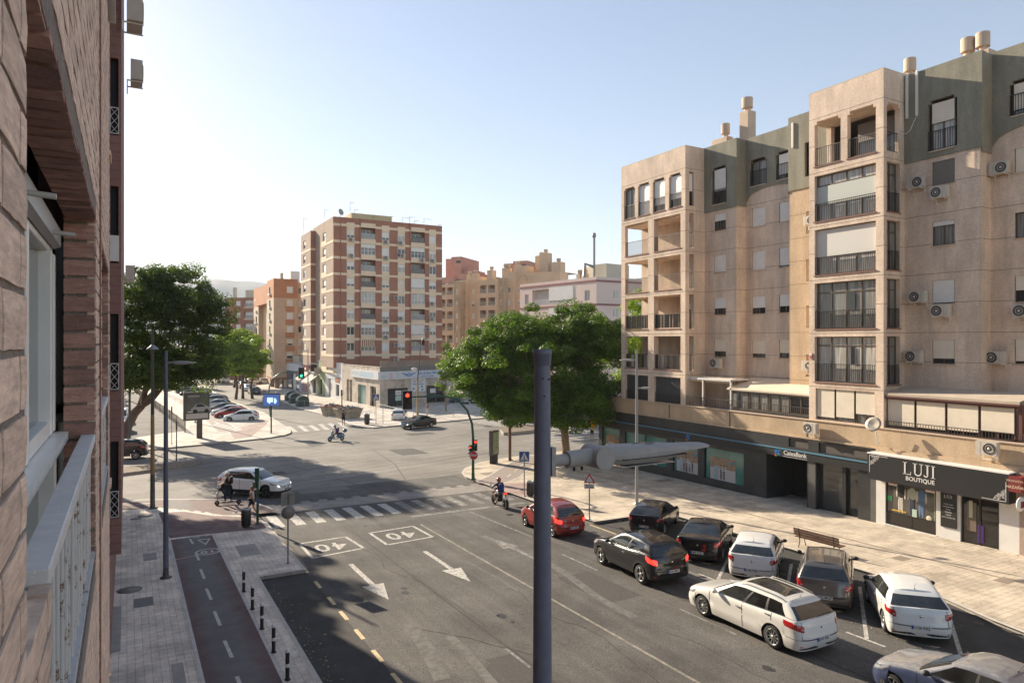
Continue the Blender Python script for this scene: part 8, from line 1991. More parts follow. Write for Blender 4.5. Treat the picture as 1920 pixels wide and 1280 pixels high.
k.add([fr.p(Lb * .27 + x * 1.0, -.034, y0 + z * .9) for x, z in ((0, -.3), (0, .02), (.25, .18), (.45, .5), (.95, .58), (1.35, .4), (1.8, .15), (1.95, 0), (1.95, -.3))], [tuple(range(9))], cs)
k.add([fr.p(Lb * .27 + x, -.038, y0 + z * .9) for x, z in ((.45, .2), (.58, .46), (.93, .52), (1.25, .36), (1.4, .2))], [tuple(range(5))], M_TRIM)
for x in (.4, 1.5): 
    k.add([fr.p(Lb * .27 + x + .22 * cos(t * pi / 6), -.04, y0 - .28 + .22 * sin(t * pi / 6)) for t in range(12)], [tuple(range(12))], M_TRIM)
k.box(.4, 1.5, -.026, -.02, zc + .95, zc + 1.12, cs, fr); text_mb(k, 'KOLA', .25, facing(fr.p(.65, -.034, zc - .52), fr.n), MSW, .002, .01) if False else None
k.box(.35, .95, -.034, -.03, zc - .6, zc - .5, MSW, fr); k.build('poster', e)
p = G(508.5, 815); b = Vector((p.x, p.y, p.z + KH)); d0 = p.x * S_ + p.y * C_; e = empty('screen_sign', b, 0, label='blue screen on a thin black post showing a pale delivery truck symbol', cat='screen')
k = MB(); k.obox(b + Vector((0, 0, 1.45)), .13, .13, 3.0, 0, M_TRIM); k.build('post', e)
A0, A1 = D(493.5, d0, 752), D(524.5, d0, 752); fr = Fr(A0[:2], (A1 - A0)[:2], ((A1 - A0).y, -(A1 - A0).x)); Lb = (A1 - A0).xy.length; zc = 8.5 - (750.5 - 641) / F * d0
k = MB(); k.box(0, Lb, 0, .25, zc - .68, zc + .72, MPD, fr); k.box(.05, Lb - .05, -.03, 0, zc + .62, zc + .72, M_TRIM, fr); k.box(-.12, 0, .05, .2, zc - .3, zc + .3, MPG, fr); k.build('frame', e)
k = MB(); SB = mat('screen_blue', (.06, .12, .34), .3, emit=.28); SP = mat('screen_pale', (.45, .62, .85), .3, emit=.5); k.box(.03, Lb - .03, -.02, 0, zc - .64, zc + .6, SB, fr)
u_ = Lb; k.box(u_ * .24, u_ * .60, -.026, -.02, zc - .24, zc + .26, SP, fr); k.add([fr.p(u_ * x, -.026, zc + z) for x, z in ((.66, -.24), (.66, .2), (.74, .2), (.82, -.02), (.82, -.24))], [tuple(range(5))], SP)
for x in (.38, .72): k.add([fr.p(u_ * x + .12 * cos(t * pi / 5), -.030, zc - .28 + .12 * sin(t * pi / 5)) for t in range(10)], [tuple(range(10))], SP)
k.build('screen', e)
p = G(930, 873); b = Vector((p.x, p.y, p.z + KH)); d0 = p.x * S_ + p.y * C_; e = empty('advertising_panel', b, 0, label='upright street advertising panel with pale green poster and black foot at the right corner', cat='advertising panel')
A0, A1 = D(923.5, d0 - .3, 840), D(935.5, d0 + .4, 840); fr = Fr(A0[:2], (A1 - A0)[:2], ((A1 - A0).y, -(A1 - A0).x)); Lb = (A1 - A0).xy.length; zq = lambda v: 8.5 - (v - 641) / F * d0
k = MB(); k.box(0, Lb, 0, .35, zq(854), zq(808), MPD, fr); k.build('frame', e, bevel=.02); k = MB(); k.box(.02, Lb - .08, .05, .3, b.z, zq(853), M_TRIM, fr); k.build('foot', e)
k = MB(); k.box(.07, Lb - .07, -.02, 0, zq(851.5), zq(811), mat('poster_palegreen', (.33, .38, .20), .5, var=.15, vs=2), fr)
for i in range(5): k.box(Lb * .5, Lb * .75, -.024, -.02, zq(817 + i * 6), zq(814 + i * 6), mat('poster_mark', (.22, .28, .12), .6), fr)
k.build('poster', e)
# ---- bollards, bins, bench
for i, (u, v) in enumerate([(457, 1116.5), (473.3, 1150), (491, 1187.5), (513, 1232), (539, 1284)]):
    p = G(u, v); b = Vector((p.x, p.y, p.z + KH)); e = empty('bollard', b, 0, label='black flexible bollard with two white bands beside the cycle path, %s' % ('farthest of the row', 'second from the far end', 'middle one of the row', 'fourth from the far end', 'nearest, at the bottom edge')[i], cat='bollard', group='bollards along the cycle path')
    k = MB(); k.tube([b, b + Vector((0, 0, .78))], .052, M_TRIM, 14); k.lathe([(.08, 0), (.08, .015), (.052, .03)], M_TRIM, 14, b); k.build('post', e)
    k = MB(); k.lathe([(.0545, .72), (.0545, .785), (.045, .80), (0, .803)], MSW, 14, b); k.lathe([(.0545, .34), (.0545, .43)], MSW, 14, b); k.build('reflective_band', e)
def bin_(u, v, lab, m=MPD, s=1.0):
    p = G(u, v); b = Vector((p.x, p.y, p.z + KH)); e = empty('litter_bin', b, 0, label=lab, cat='litter bin'); k = MB()
    k.lathe([(.17 * s, 0), (.17 * s, .07), (.21 * s, .08), (.23 * s, .85 * s)], m, 20, b)
    for i in range(20): a = i * pi / 10; k.obox((b.x + .225 * s * cos(a), b.y + .225 * s * sin(a), b.z + .46 * s), .012, .012, .72 * s, a, M_TRIM)
    k.build('body', e); k = MB(); k.lathe([(.25 * s, .84 * s), (.25 * s, .90 * s), (.22 * s, .92 * s), (.12 * s, .92 * s), (.12 * s, .86 * s)], MPG, 20, b); k.build('rim', e)
bin_(461.5, 993, 'round dark slatted litter bin on the near left corner beside the signal post'); bin_(994.5, 935, 'dark litter bin on the right pavement behind the crossing sign'); bin_(688, 798, 'dark litter bin on the far pavement before the showroom', s=1.4)
A0, A1 = G(1490, 1029), G(1556, 1046); A0.z += KH; A1.z += KH; e = empty('park_bench', A0, 0, label='dark brown wooden bench with iron legs behind the grey-brown family car', cat='bench')
fr = Fr(A0[:2], (A1 - A0)[:2], ((A1 - A0).y, -(A1 - A0).x)); Lb = 2.1; z0 = A0.z; MW_ = mat('bench_wood', (.13, .065, .04), .6, var=.2, vs=6)
k = MB(); [k.box(0, Lb, -.0 + i * .11, .09 + i * .11, z0 + .42, z0 + .45, MW_, fr) for i in range(4)]; k.build('seat', e)
k = MB(); [k.box(0, Lb, -.06 - i * .02, -.03 - i * .02, z0 + .52 + i * .11, z0 + .61 + i * .11, MW_, fr) for i in range(3)]; k.build('backrest', e)
for a in (.25, Lb - .25): k = MB(); k.tube([fr.p(a, -.1, z0), fr.p(a, .0, z0 + .25), fr.p(a, -.03, z0 + .45), fr.p(a, -.1, z0 + .85)], .02, M_TRIM, 6); k.tube([fr.p(a, .45, z0), fr.p(a, .36, z0 + .25), fr.p(a, .42, z0 + .42), fr.p(a, 0, z0 + .41)], .02, M_TRIM, 6); k.build('leg', e)
# ---- igloo containers, skips, wheelie rack
for i, (u, v, lab) in enumerate([(567, 764, 'dark green dome container, nearest and largest of the row of three'), (553, 758, 'dark green dome container in the middle of the row of three'), (545, 753, 'dark green dome container farthest in the row of three')]):
    p = G(u, v); b = Vector((p.x, p.y, p.z)); e = empty('recycling_container', b, 0, label=lab, cat='container', group='dome containers at the far kerb')
    k = MB(); prof = [(.75, 0), (.85, .1), (.95, .9), (.95, 1.0)]; vs = []
    k.obox(b + Vector((0, 0, .55)), 1.75, 1.35, .95, .1, mat('container_green', (.035, .055, .045), .5)); k.build('body', e, bevel=.1)
    k = MB(); n = 10; vs = []
    for j in range(n + 1):
        t = pi * j / n
        for s in (-.68, .68): vs.append(b + Vector((.9 * cos(t), s, 1.03 + .75 * sin(t))))
    k.add(vs, [(2 * j, 2 * j + 1, 2 * j + 3, 2 * j + 2) for j in range(n)], mat('container_lid', (.30, .33, .30), .5)); k.add([v for v in vs[::2]], [tuple(range(n + 1))], mat('container_green', (.03, .05, .04))); k.add([v for v in vs[1::2]], [tuple(range(n + 1))[::-1]], mat('container_green', (.03, .05, .04))); k.build('lid', e)
    k = MB(); k.box(b.x - .9, b.x + .9, b.y - .72, b.y - .69, b.z + 1.0, b.z + 1.06, MPG); k.box(b.x + .1, b.x + .16, b.y - .72, b.y - .69, b.z + .3, b.z + 1.0, MPG); k.build('bar', e)
MSKP = mat('skip_cream', (.42, .36, .26), .7, dirt=.4, ds=2); MRUB = mat('rubble', (.30, .27, .24), .95, island=.5)
for i, (u, v, lx, ly, rz, lab) in enumerate([(625, 782, 2.6, 1.7, .1, 'smaller cream skip with red rim heaped with rubble, behind the larger one'), (657, 788, 3.4, 1.8, .05, 'larger cream rubble skip at the far kerb beside the walking man')]):
    p = G(u, v) + Vector((0, 1.0, .05)); e = empty('rubble_skip', p, 0, label=lab, cat='skip', group='rubble skips at the far kerb'); M = Matrix.Translation(p) @ Matrix.Rotation(rz, 4, 'Z'); k = MB()
    lo = [M @ Vector((x * lx * .34, y * ly / 2, 0)) for x, y in ((-1, -1), (1, -1), (1, 1), (-1, 1))]; hi = [M @ Vector((x * lx / 2, y * ly / 2, 1.35)) for x, y in ((-1, -1), (1, -1), (1, 1), (-1, 1))]
    k.add(lo + hi, [(0, 1, 5, 4), (1, 2, 6, 5), (2, 3, 7, 6), (3, 0, 4, 7), (0, 3, 2, 1)], MSKP); k.build('body', e)
    k = MB(); [k.tube([hi[j], hi[(j + 1) % 4]], .06, mat('skip_red', (.35, .07, .03), .7) if i == 0 else mat('skip_rust', (.22, .13, .08), .7), 6) for j in range(4)]; k.build('rim', e)
    k = MB(); rr = random.Random(i)
    for j in range(90): x, y = rr.uniform(-.42, .42), rr.uniform(-.4, .4); k.obox(M @ Vector((x * lx, y * ly, 1.15 + .45 * (1 - 2.0 * abs(x)) * (1 - 1.6 * abs(y)) + rr.uniform(0, .12))), rr.uniform(.1, .4), rr.uniform(.1, .35), rr.uniform(.06, .2), rr.uniform(0, 3), MRUB, rr.uniform(-.7, .7), rr.uniform(-.7, .7))
    setp(k.build('rubble', e), kind='stuff')
# ---- fences
def fence(pts, h, n_per, name, label, m, rails, post_r=.04, cat='fence', lattice=False):
    P = [Vector(q) for q in pts]; e = empty(name, P[0], 0, label=label, cat=cat); k = MB()
    for a, b in zip(P, P[1:]):
        for z in rails: k.tube([a + Vector((0, 0, z)), b + Vector((0, 0, z))], .022, m, 5)
        if lattice:
            L_ = (b - a).length; n = int(L_ / .45)
            for i in range(n): 
                q0, q1 = a.lerp(b, i / n), a.lerp(b, (i + 1) / n); k.tube([q0 + Vector((0, 0, .25)), q0 + Vector((0, 0, h))], .02, m, 4, cap=False)
    k.build('rail', e)
    for a, b in zip(P, P[1:]):
        n = max(1, int((b - a).length / n_per))
        for i in range(n): k = MB(); q_ = a.lerp(b, i / n); k.tube([q_, q_ + Vector((0, 0, h))], post_r, m, 6); k.build('fence_post', e)
    k = MB(); q_ = P[-1]; k.tube([q_, q_ + Vector((0, 0, h))], post_r, m, 6); k.build('fence_post', e); return e
fp = [G(347, 813), G(318, 789), G(292, 769), G(271, 752), G(252, 738)]
fence(fp, 1.35, 5.0, 'lattice_fence', 'brown concrete lattice fence between the dirt car park and the cycle path', mat('fence_brown', (.22, .17, .12), .9), (.35, .95, 1.2), .07, lattice=True)
fence([G(252, 738), G(228, 737)], 1.2, 3, 'rail_fence', 'low dark rail across the far end of the dirt car park', MPD, (.6, 1.15))
fence([G(775, 791), G(850, 784), G(905, 779), G(960, 774), G(1000, 770)], 1.05, 6.0, 'pavement_railing', 'thin grey pedestrian railing along the pavement before the showroom', MPG, (.5, 1.03), .035)
fence([G(702, 783), G(735, 790)], 1.0, 5.0, 'pavement_railing', 'short white railing at the pavement corner left of the white hatchback', M_WHITE, (.95,), .03)
fence([G(708, 770), G(745, 779)], 1.0, 6.0, 'pavement_railing', 'short white handrail sloping beside the showroom corner', M_WHITE, (.95,), .03)
k = MB(); p = G(570, 750); k.box(p.x - 4.5, p.x - 4.2, p.y, p.y + 1.6, -1.5, -.1, MPG); setp(k.build('rack'), 'small metal rack panel left of the dome containers', 'rack')
k = MB(); rr = random.Random(9); ML = mat('fallen_leaf', (.30, .22, .10), .9, island=.5)
for i in range(420):
    if i % 3 == 0: x, y = rr.gauss(4.75, .22), rr.uniform(12, 27.3); h = .012
    elif i % 3 == 1: x, y = rr.gauss(20.3, .25), rr.uniform(5, 40); h = .012
    else: x, y = rr.uniform(21, 33), rr.uniform(8, 46); h = KH + .015
    k.obox((x, y, gz(x, y) + h), rr.uniform(.03, .08), rr.uniform(.02, .05), .006, rr.uniform(0, 3), ML, rr.uniform(-.3, .3), rr.uniform(-.3, .3))
setp(k.build('leaf_litter'), kind='stuff')
# ================================================================== people and two-wheelers
M_SKIN = mat('skin', (.42, .24, .16), .6); M_SKIND = mat('skin_tan', (.30, .16, .10), .6); M_HAIR = mat('hair_dark', (.03, .02, .015), .7); M_HAIRR = mat('hair_auburn', (.28, .10, .05), .7)
def cl(name, c): return mat('cloth_' + name, c, .85, var=.12, vs=12)
def skin_mesh(name, parent, V, E, R, m, lvl=1):
    me = bpy.data.meshes.new(name); me.from_pydata(V, E, []); o = bpy.data.objects.new(name, me); SC.collection.objects.link(o); o.parent = parent; me.materials.append(m)
    s = o.modifiers.new('skin', 'SKIN'); s.use_smooth_shade = True; me.skin_vertices.new() if not me.skin_vertices else None
    sv = me.skin_vertices[0].data
    for i, r in enumerate(R): sv[i].radius = (r, r) if not isinstance(r, tuple) else r
    sv[0].use_root = True
    b = o.modifiers.new('sub', 'SUBSURF'); b.levels = lvl; b.render_levels = lvl
    return o
def person(label, loc, heading, J, top, bottom, shoes=None, hair=M_HAIR, skin=M_SKIN, sleeves=.5, legs=1.0, name='person', helmet=None, bag=None, group=None, hairlong=False, cap=None, hgt=1.0):
    """J: joint positions (x forward, y left, z up) overriding a standing pose"""
    j = dict(pel=(0, 0, .94), bel=(.01, 0, 1.10), che=(.01, 0, 1.30), nek=(.0, 0, 1.47), hed=(.02, 0, 1.60), top=(.0, 0, 1.70), shl=(0, .17, 1.42), shr=(0, -.17, 1.42), ell=(-.02, .24, 1.14), elr=(-.02, -.24, 1.14), hal=(.06, .26, .90), har=(.06, -.26, .90), hil=(0, .09, .92), hir=(0, -.09, .92), knl=(.03, .10, .50), knr=(.03, -.10, .50), ftl=(-.01, .10, .07), ftr=(-.01, -.10, .07))
    j.update(J); V3 = {k: Vector(v) for k, v in j.items()}
    th = radians(heading); e = empty(name, loc, th, label=label, cat='person', group=group); e.scale = (hgt,) * 3
    V, R, E, ix = [], [], [], {}
    def nd(k, p, r): ix[k] = len(V); V.append(tuple(p)); R.append(r)
    for k, r in (('pel', .125), ('bel', .115), ('che', .135), ('nek', .052), ('hed', .088), ('top', .062), ('shl', .062), ('shr', .062), ('ell', .040), ('elr', .040), ('hil', .09), ('hir', .09), ('knl', .056), ('knr', .056), ('ftl', .038), ('ftr', .038)): nd(k, V3[k], r)
    for a, b in (('pel', 'bel'), ('bel', 'che'), ('che', 'nek'), ('nek', 'hed'), ('hed', 'top'), ('che', 'shl'), ('che', 'shr'), ('shl', 'ell'), ('shr', 'elr'), ('pel', 'hil'), ('pel', 'hir'), ('hil', 'knl'), ('hir', 'knr'), ('knl', 'ftl'), ('knr', 'ftr')): E.append((ix[a], ix[b]))
    hd = (V3['hed'] - V3['nek']); fw = V3.get('face', Vector((1, 0, 0)))
    nd('nose', V3['hed'] + Vector((.100, 0, -.01)), .014); E.append((ix['hed'], ix['nose'])); 
    for s in (-1, 1): nd('ear%d' % s, V3['hed'] + Vector((-.005, s * .088, 0)), .014); E.append((ix['hed'], ix['ear%d' % s]))
    for s, el, ha, kn, ft in (('l', 'ell', 'hal', 'knl', 'ftl'), ('r', 'elr', 'har', 'knr', 'ftr')):
        d = (V3[ha] - V3[el]).normalized(); nd('w' + s, V3[ha], .026); E.append((ix[el], ix['w' + s])); nd('p' + s, V3[ha] + d * .06, .034); E.append((ix['w' + s], ix['p' + s]))
        sd_ = d.cross(Vector((1, 0, .2))).normalized() if abs(d.x) < .9 else Vector((0, 0, 1)); ax = d.cross(sd_).normalized()
        for f in range(4):
            q = V3[ha] + d * .095 + ax * (.027 - .018 * f); nd('f%s%d' % (s, f), q, .0095); E.append((ix['p' + s], ix['f%s%d' % (s, f)])); nd('g%s%d' % (s, f), q + d * (.045 - .006 * abs(f - 1.5)) + sd_ * .02, .008); E.append((ix['f%s%d' % (s, f)], ix['g%s%d' % (s, f)]))
        q = V3[ha] + d * .05 + ax * .045; nd('t' + s, q, .011); E.append((ix['w' + s], ix['t' + s])); nd('u' + s, q + d * .035, .009); E.append((ix['t' + s], ix['u' + s]))
        nd('toe' + s, V3[ft] + Vector((.15, 0, -.035)), .034); E.append((ix[ft], ix['toe' + s]))
    skin_mesh('body', e, V, E, R, skin)
    g = .014; L_ = lambda a, b, t: tuple(V3[a].lerp(V3[b], t))
    sh_l, sh_r = L_('shl', 'ell', 1.0), L_('shr', 'elr', 1.0)
    Vt = [V3['bel'], V3['pel'] + Vector((0, 0, .02)), V3['che'], V3['nek'] - Vector((0, 0, .05)), V3['shl'], V3['shr'], L_('shl', 'ell', min(1, sleeves * 2)), L_('shr', 'elr', min(1, sleeves * 2))]; Et = [(0, 1), (0, 2), (2, 3), (2, 4), (2, 5), (4, 6), (5, 7)]; Rt = [.135, .145, .152, .07, .076, .076, .055, .055]
    if sleeves > .5:
        t = (sleeves - .5) * 2; Vt += [L_('ell', 'hal', t * .97), L_('elr', 'har', t * .97)]; Et += [(6, 8), (7, 9)]; Rt += [.042, .042]
    skin_mesh('shirt', e, [tuple(v) for v in Vt], Et, Rt, top)
    Vb = [V3['pel'], V3['hil'], V3['hir']]; Eb = [(0, 1), (0, 2)]; Rb = [.142, .105, .105]
    t1 = min(1, legs * 2); Vb += [L_('hil', 'knl', t1), L_('hir', 'knr', t1)]; Eb += [(1, 3), (2, 4)]; Rb += [.082, .082]
    if legs > .5: t = (legs - .5) * 2; Vb += [L_('knl', 'ftl', t * .95), L_('knr', 'ftr', t * .95)]; Eb += [(3, 5), (4, 6)]; Rb += [.062, .062]
    skin_mesh('trousers', e, [tuple(v) for v in Vb], Eb, Rb, bottom)
    for ft in ('ftl', 'ftr'):
        f = V3[ft]; skin_mesh('shoe', e, [tuple(f + Vector((-.03, 0, -.03))), tuple(f + Vector((.08, 0, -.035))), tuple(f + Vector((.16, 0, -.045)))], [(0, 1), (1, 2)], [.046, .044, .036], shoes or cl('shoe', (.5, .48, .45)))
    h = V3['hed']
    if helmet: k = MB(); k.ball((h.x - .005, h.y, h.z + .03), .145, .13, .145, helmet, 16, 10); k.build('helmet', e, False)
    elif cap: k = MB(); k.ball((h.x - .01, h.y, h.z + .05), .115, .105, .085, cap, 12, 8); k.obox((h.x + .11, h.y, h.z + .04), .12, .13, .012, 0, cap); k.build('cap', e, False)
    else:
        k = MB(); k.ball((h.x - .025, h.y, h.z + .035), .105, .102, .10, hair, 12, 8)
        if hairlong: k.ball((h.x - .06, h.y, h.z - .08), .06, .09, .13, hair, 10, 6)
        k.build('hair', e, False)
    if bag: c = V3['che']; k = MB(); k.obox(c + Vector((-.21, 0, -.05)), .15, .30, .40, 0, bag); o = k.build('backpack', e, False, bevel=.04)
    for s in (-1, 1): k = MB(); k.ball((h.x + .083, h.y + s * .032, h.z + .012), .008, .012, .008, M_BLACK, 6, 4); k.build('eye', e, False)
    return e
# walking woman near the left signal
p = G(473, 970); person('woman with auburn hair in white sleeveless top and dark shorts stepping past the signal post', (p.x, p.y, p.z + .02), 150, dict(ftl=(.26, .09, .07), knl=(.22, .1, .50), ftr=(-.30, -.09, .10), knr=(-.03, -.1, .50), hal=(-.18, .24, .92), ell=(-.10, .25, 1.15), har=(.26, -.22, .98), elr=(.08, -.24, 1.14)), cl('white', (.62, .56, .56)), cl('navy', (.03, .03, .06)), hair=M_HAIRR, sleeves=.12, legs=.36, hairlong=True, hgt=.95)
p = G(644, 798.5); person('man in black vest and shorts striding across the far zebra', p + Vector((0, 0, .02)), 75, dict(ftr=(-.50, -.1, .12), knr=(-.14, -.1, .52), ftl=(.22, .1, .07), knl=(.2, .1, .5), hal=(-.20, .3, .98), ell=(-.1, .26, 1.14), har=(.22, -.28, 1.0), elr=(.1, -.24, 1.15), hed=(.08, 0, 1.6), top=(.08, 0, 1.7)), cl('black', (.02, .02, .022)), cl('black', (.02, .02, .02)), skin=M_SKIND, sleeves=.15, legs=.45, shoes=M_TRIM, hgt=1.06)
p = G(1110, 826); person('man in yellow shirt and black shorts walking away over the right-hand zebra', (p.x, p.y, p.z + .02), 70, dict(ftr=(-.14, -.1, .08), ftl=(.16, .1, .07), hal=(.1, .42, 1.0), ell=(.0, .34, 1.18), har=(.1, -.40, .98), elr=(0, -.33, 1.17)), cl('yellow', (.42, .36, .14)), cl('black', (.02, .02, .02)), skin=M_SKIND, legs=.42, sleeves=.3, hgt=1.04)
p = G(801, 781); person('woman in long pale skirt beside the railing before the showroom', (p.x, p.y, p.z + KH), -160, {}, cl('grey', (.12, .11, .11)), cl('skirt', (.55, .50, .44)), legs=.95, sleeves=.5, hairlong=True)
p = G(514.5, 722); person('small distant figure in patterned top walking by the blue shop', (p.x, p.y, p.z + KH), -60, dict(ftl=(.2, .1, .07), ftr=(-.2, -.1, .08)), cl('mauve', (.45, .35, .45)), cl('pale', (.4, .4, .42)), sleeves=.4, legs=.6)
for u, lab, c in ((231, 'distant person in dark clothes at the far end of the dirt car park', (.12, .09, .09)), (243, 'distant person in pink walking at the far end of the dirt car park', (.50, .28, .26))):
    p = G(u, 735); person(lab, (p.x, p.y, p.z + .1), -80, dict(ftl=(.15, .1, .07), ftr=(-.15, -.1, .08)), cl('far%d' % u, c), cl('rose', (.35, .2, .2)), legs=.5)
# electric scooter with its rider
p0 = G(427, 951); th = 168; e = empty('electric_scooter', (p0.x, p0.y, p0.z + KH), radians(th), label='black electric scooter with a white bag hung from its handlebar on the cycle crossing', cat='scooter')
k = MB(); k.box(-.42, .38, -.08, .08, .13, .18, M_TRIM); k.build('deck', e, False)
for x in (-.58, .56): k = MB(); k.lathe([(.07, -.035), (.12, -.035), (.135, 0), (.12, .035), (.07, .035)], M_TYRE, 20, (x, 0, .135), 'Y'); w_ = k.build('wheel', e, False); k = MB(); k.lathe([(0, -.036), (.07, -.036)], M_RIM, 12, (x, 0, .135), 'Y'); k.build('rim', w_, False)
k = MB(); k.tube([(.56, 0, .2), (.46, 0, 1.12)], .022, M_TRIM, 8); k.tube([(.46, -.24, 1.12), (.46, .24, 1.12)], .016, M_TRIM, 8); k.tube([(-.42, 0, .16), (-.58, 0, .16)], .02, M_TRIM, 6); k.build('handlebar', e, False)
k = MB(); k.ball((.52, .13, .62), .09, .13, .17, M_WHITE, 12, 8); k.tube([(.50, .1, .76), (.47, .1, 1.1)], .01, M_WHITE, 5); setp(k.build('carrier_bag', None), 'white carrier bag hanging from the electric scooter handlebar', 'bag'); cb = bpy.data.objects['carrier_bag']; cb.location = e.location; cb.rotation_euler = e.rotation_euler
person('man in dark clothes and white cap standing on the electric scooter with a dark backpack', e.location + Vector((0, 0, .14)), th, dict(hal=(.42, .22, 1.02), ell=(.16, .27, 1.16), har=(.42, -.22, 1.02), elr=(.16, -.27, 1.16), ftl=(.12, .07, .09), ftr=(-.22, -.05, .09), knl=(.14, .09, .5), knr=(-.02, -.09, .5)), cl('black', (.02, .02, .02)), cl('jeans', (.03, .045, .07)), cap=M_WHITE, sleeves=.45, legs=1.0, bag=cl('pack', (.03, .03, .035)))
SIT = dict(pel=(-.12, 0, .84), bel=(-.08, 0, 1.0), che=(.02, 0, 1.20), nek=(.08, 0, 1.37), hed=(.14, 0, 1.49), top=(.14, 0, 1.59), shl=(.04, .17, 1.32), shr=(.04, -.17, 1.32), ell=(.25, .27, 1.14), elr=(.25, -.27, 1.14), hal=(.46, .28, 1.04), har=(.46, -.28, 1.04), hil=(-.06, .10, .84), hir=(-.06, -.10, .84), knl=(.30, .17, .70), knr=(.30, -.17, .70), ftl=(.10, .17, .30), ftr=(.10, -.17, .30))
# motorcycle at the stop line
a, b = G(926, 946), G(949, 956); c = (a + b) / 2; th = 88
e = empty('motorcycle', c, radians(th), label='red and black naked motorcycle with lit tail lamp waiting at the stop line', cat='motorcycle')
for x in (-.70, .72):
    k = MB(); k.lathe([(.20, -.06), (.28, -.07), (.315, -.03), (.32, 0), (.315, .03), (.28, .07), (.20, .06)], M_TYRE, 24, (x, 0, .32), 'Y'); w_ = k.build('wheel', e, False); k = MB(); k.lathe([(.19, -.03), (.21, -.03), (.21, .03), (.19, .03)], M_TRIM, 20, (x, 0, .32), 'Y')
    for i in range(6): k.obox((x + .10 * cos(i * pi / 3), 0, .32 + .10 * sin(i * pi / 3)), .2, .02, .025, 0, M_TRIM, ry=-i * pi / 3)
    k.lathe([(0, -.04), (.12, -.035)], M_CHR, 12, (x, -.01, .32), 'Y'); k.build('rim', w_, False)
k = MB(); k.tube([(.70, .09, .34), (.42, .08, .95)], .028, M_CHR, 8); k.tube([(.70, -.09, .34), (.42, -.08, .95)], .028, M_CHR, 8); k.build('fork', e, False)
k = MB(); k.ball((.18, 0, .82), .27, .15, .14, PRED, 16, 10); k.obox((.3, 0, .72), .3, .26, .12, 0, PRED, ry=.5); k.build('fuel_tank', e, False)
k = MB(); k.obox((.12, 0, .50), .42, .30, .34, 0, M_TRIM); k.obox((.1, 0, .42), .25, .36, .2, 0, M_CHR); k.tube([(.3, -.14, .4), (.1, -.17, .26), (-.35, -.18, .32), (-.6, -.19, .48)], [.03, .03, .045, .055], M_CHR, 10); k.tube([(0, .08, .38), (-.7, .08, .33)], .03, M_TRIM, 6); k.build('engine', e, False, bevel=.03)
k = MB(); k.obox((-.22, 0, .80), .50, .26, .09, 0, M_TRIM, ry=.05); k.obox((-.55, 0, .86), .28, .20, .07, 0, PRED, ry=.25); k.build('seat', e, False, bevel=.03)
k = MB(); k.obox((-.70, 0, .89), .04, .18, .07, 0, M_TAILON); k.build('tail_light', e, False); k = MB(); k.obox((-.84, 0, .66), .01, .22, .16, 0, M_PLATE, ry=.3); k.obox((-.76, 0, .74), .2, .08, .02, 0, M_TRIM, ry=-.9); k.build('number_plate', e, False)
k = MB(); k.tube([(.40, -.36, 1.02), (.46, -.12, .98), (.46, .12, .98), (.40, .36, 1.02)], .014, M_TRIM, 8); k.build('handlebar', e, False)
for s in (-1, 1): k = MB(); k.tube([(.42, s * .28, 1.02), (.46, s * .34, 1.18)], .008, M_TRIM, 5); k.ball((.46, s * .35, 1.2), .02, .06, .04, M_TRIM, 10, 6); k.build('mirror', e, False)
k = MB(); k.ball((.56, 0, .92), .10, .11, .10, M_HEAD, 12, 8); k.build('headlight', e, False)
person('motorcyclist in navy top and shorts with red helmet and blue backpack', c, th, SIT, cl('navy2', (.02, .025, .05)), cl('grey2', (.30, .30, .32)), helmet=mat('helmet_red', (.30, .06, .05), .3, coat=1), sleeves=1.0, legs=.42, bag=cl('pack_blue', (.02, .04, .22)))
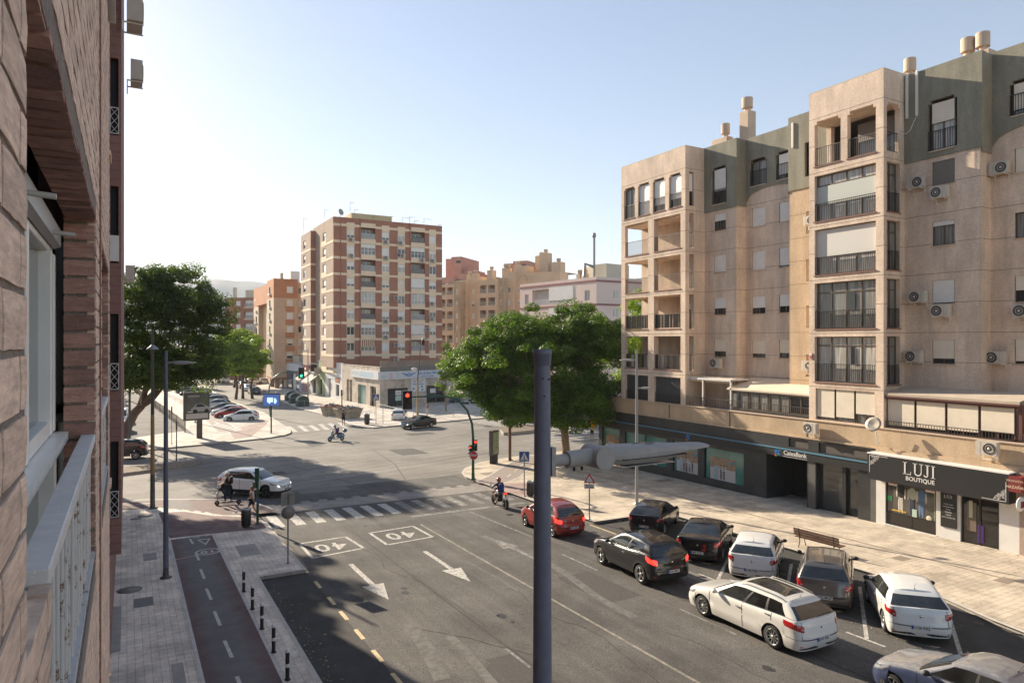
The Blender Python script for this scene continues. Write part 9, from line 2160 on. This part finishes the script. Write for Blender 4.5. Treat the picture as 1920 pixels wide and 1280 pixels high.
# blue scooter crossing
a, b = G(617, 829), G(643.5, 826.5); c = (a + b) / 2; th = -175
MV = mat('paint_scooter', (.10, .20, .30), .3, coat=1); e = empty('motor_scooter', c, radians(th), label='pale blue motor scooter with top case crossing the junction', cat='scooter')
for x in (-.62, .66): k = MB(); k.lathe([(.13, -.05), (.19, -.06), (.23, 0), (.19, .06), (.13, .05)], M_TYRE, 20, (x, 0, .23), 'Y'); w_ = k.build('wheel', e, False); k = MB(); k.lathe([(0, -.045), (.13, -.04)], M_RIM, 14, (x, 0, .23), 'Y'); k.lathe([(0, .045), (.13, .04)], M_RIM, 14, (x, 0, .23), 'Y'); k.build('rim', w_, False)
k = MB(); k.obox((.42, 0, .66), .10, .46, .72, 0, MV, ry=-.22); k.ball((.66, 0, .44), .20, .09, .12, MV, 12, 8); k.build('leg_shield', e, False, bevel=.04); k = MB(); k.obox((.10, 0, .26), .6, .34, .07, 0, MV); k.build('footboard', e, False, bevel=.02)
k = MB(); k.ball((-.45, 0, .52), .45, .24, .26, MV, 18, 10); k.build('rear_body', e, False); k = MB(); k.ball((-.28, 0, .79), .38, .16, .08, M_TRIM, 14, 8); k.build('seat', e, False)
k = MB(); k.tube([(.36, -.32, 1.02), (.36, .32, 1.02)], .02, M_TRIM, 8); k.ball((.38, 0, 1.0), .1, .14, .1, MV, 12, 8); k.tube([(.66, 0, .3), (.38, 0, .98)], .03, M_TRIM, 8); k.build('handlebar', e, False)
k = MB(); k.ball((-.92, 0, 1.02), .24, .24, .19, mat('case_blue', (.03, .07, .13), .3, coat=1), 14, 10); k.tube([(-.7, 0, .7), (-.9, 0, .85)], .03, M_TRIM, 6); k.build('top_case', e, False); k = MB(); k.obox((-.88, 0, .56), .04, .14, .08, 0, M_TAIL); k.build('tail_light', e, False)
s2 = dict(SIT); s2.update(knl=(.28, .13, .66), knr=(.28, -.13, .66), ftl=(.22, .12, .36), ftr=(.22, -.12, .36), hal=(.32, .26, 1.03), har=(.32, -.26, 1.03))
person('scooter rider in violet shirt and shorts with grey helmet and black backpack', c, th, s2, cl('violet', (.14, .10, .30)), cl('brown', (.15, .09, .06)), skin=M_SKIND, helmet=mat('helmet_grey', (.20, .24, .28), .3, coat=1), sleeves=.3, legs=.42, bag=cl('pack', (.03, .03, .035)))
# ------------------------------------------------------------------ air between us and the distant ridge
hm = bpy.data.materials.new('air'); hm.use_nodes = True; T = hm.node_tree; T.nodes.remove(T.nodes['Principled BSDF'])
pv = T.nodes.new('ShaderNodeVolumePrincipled'); pv.inputs['Color'].default_value = (.86, .93, 1.0, 1); pv.inputs['Density'].default_value = 0.00022; T.links.new(pv.outputs[0], T.nodes['Material Output'].inputs['Volume'])
k = MB(); k.box(-2300, 2300, -110, 4300, -260, 320, hm); setp(k.build('haze'), kind='stuff')
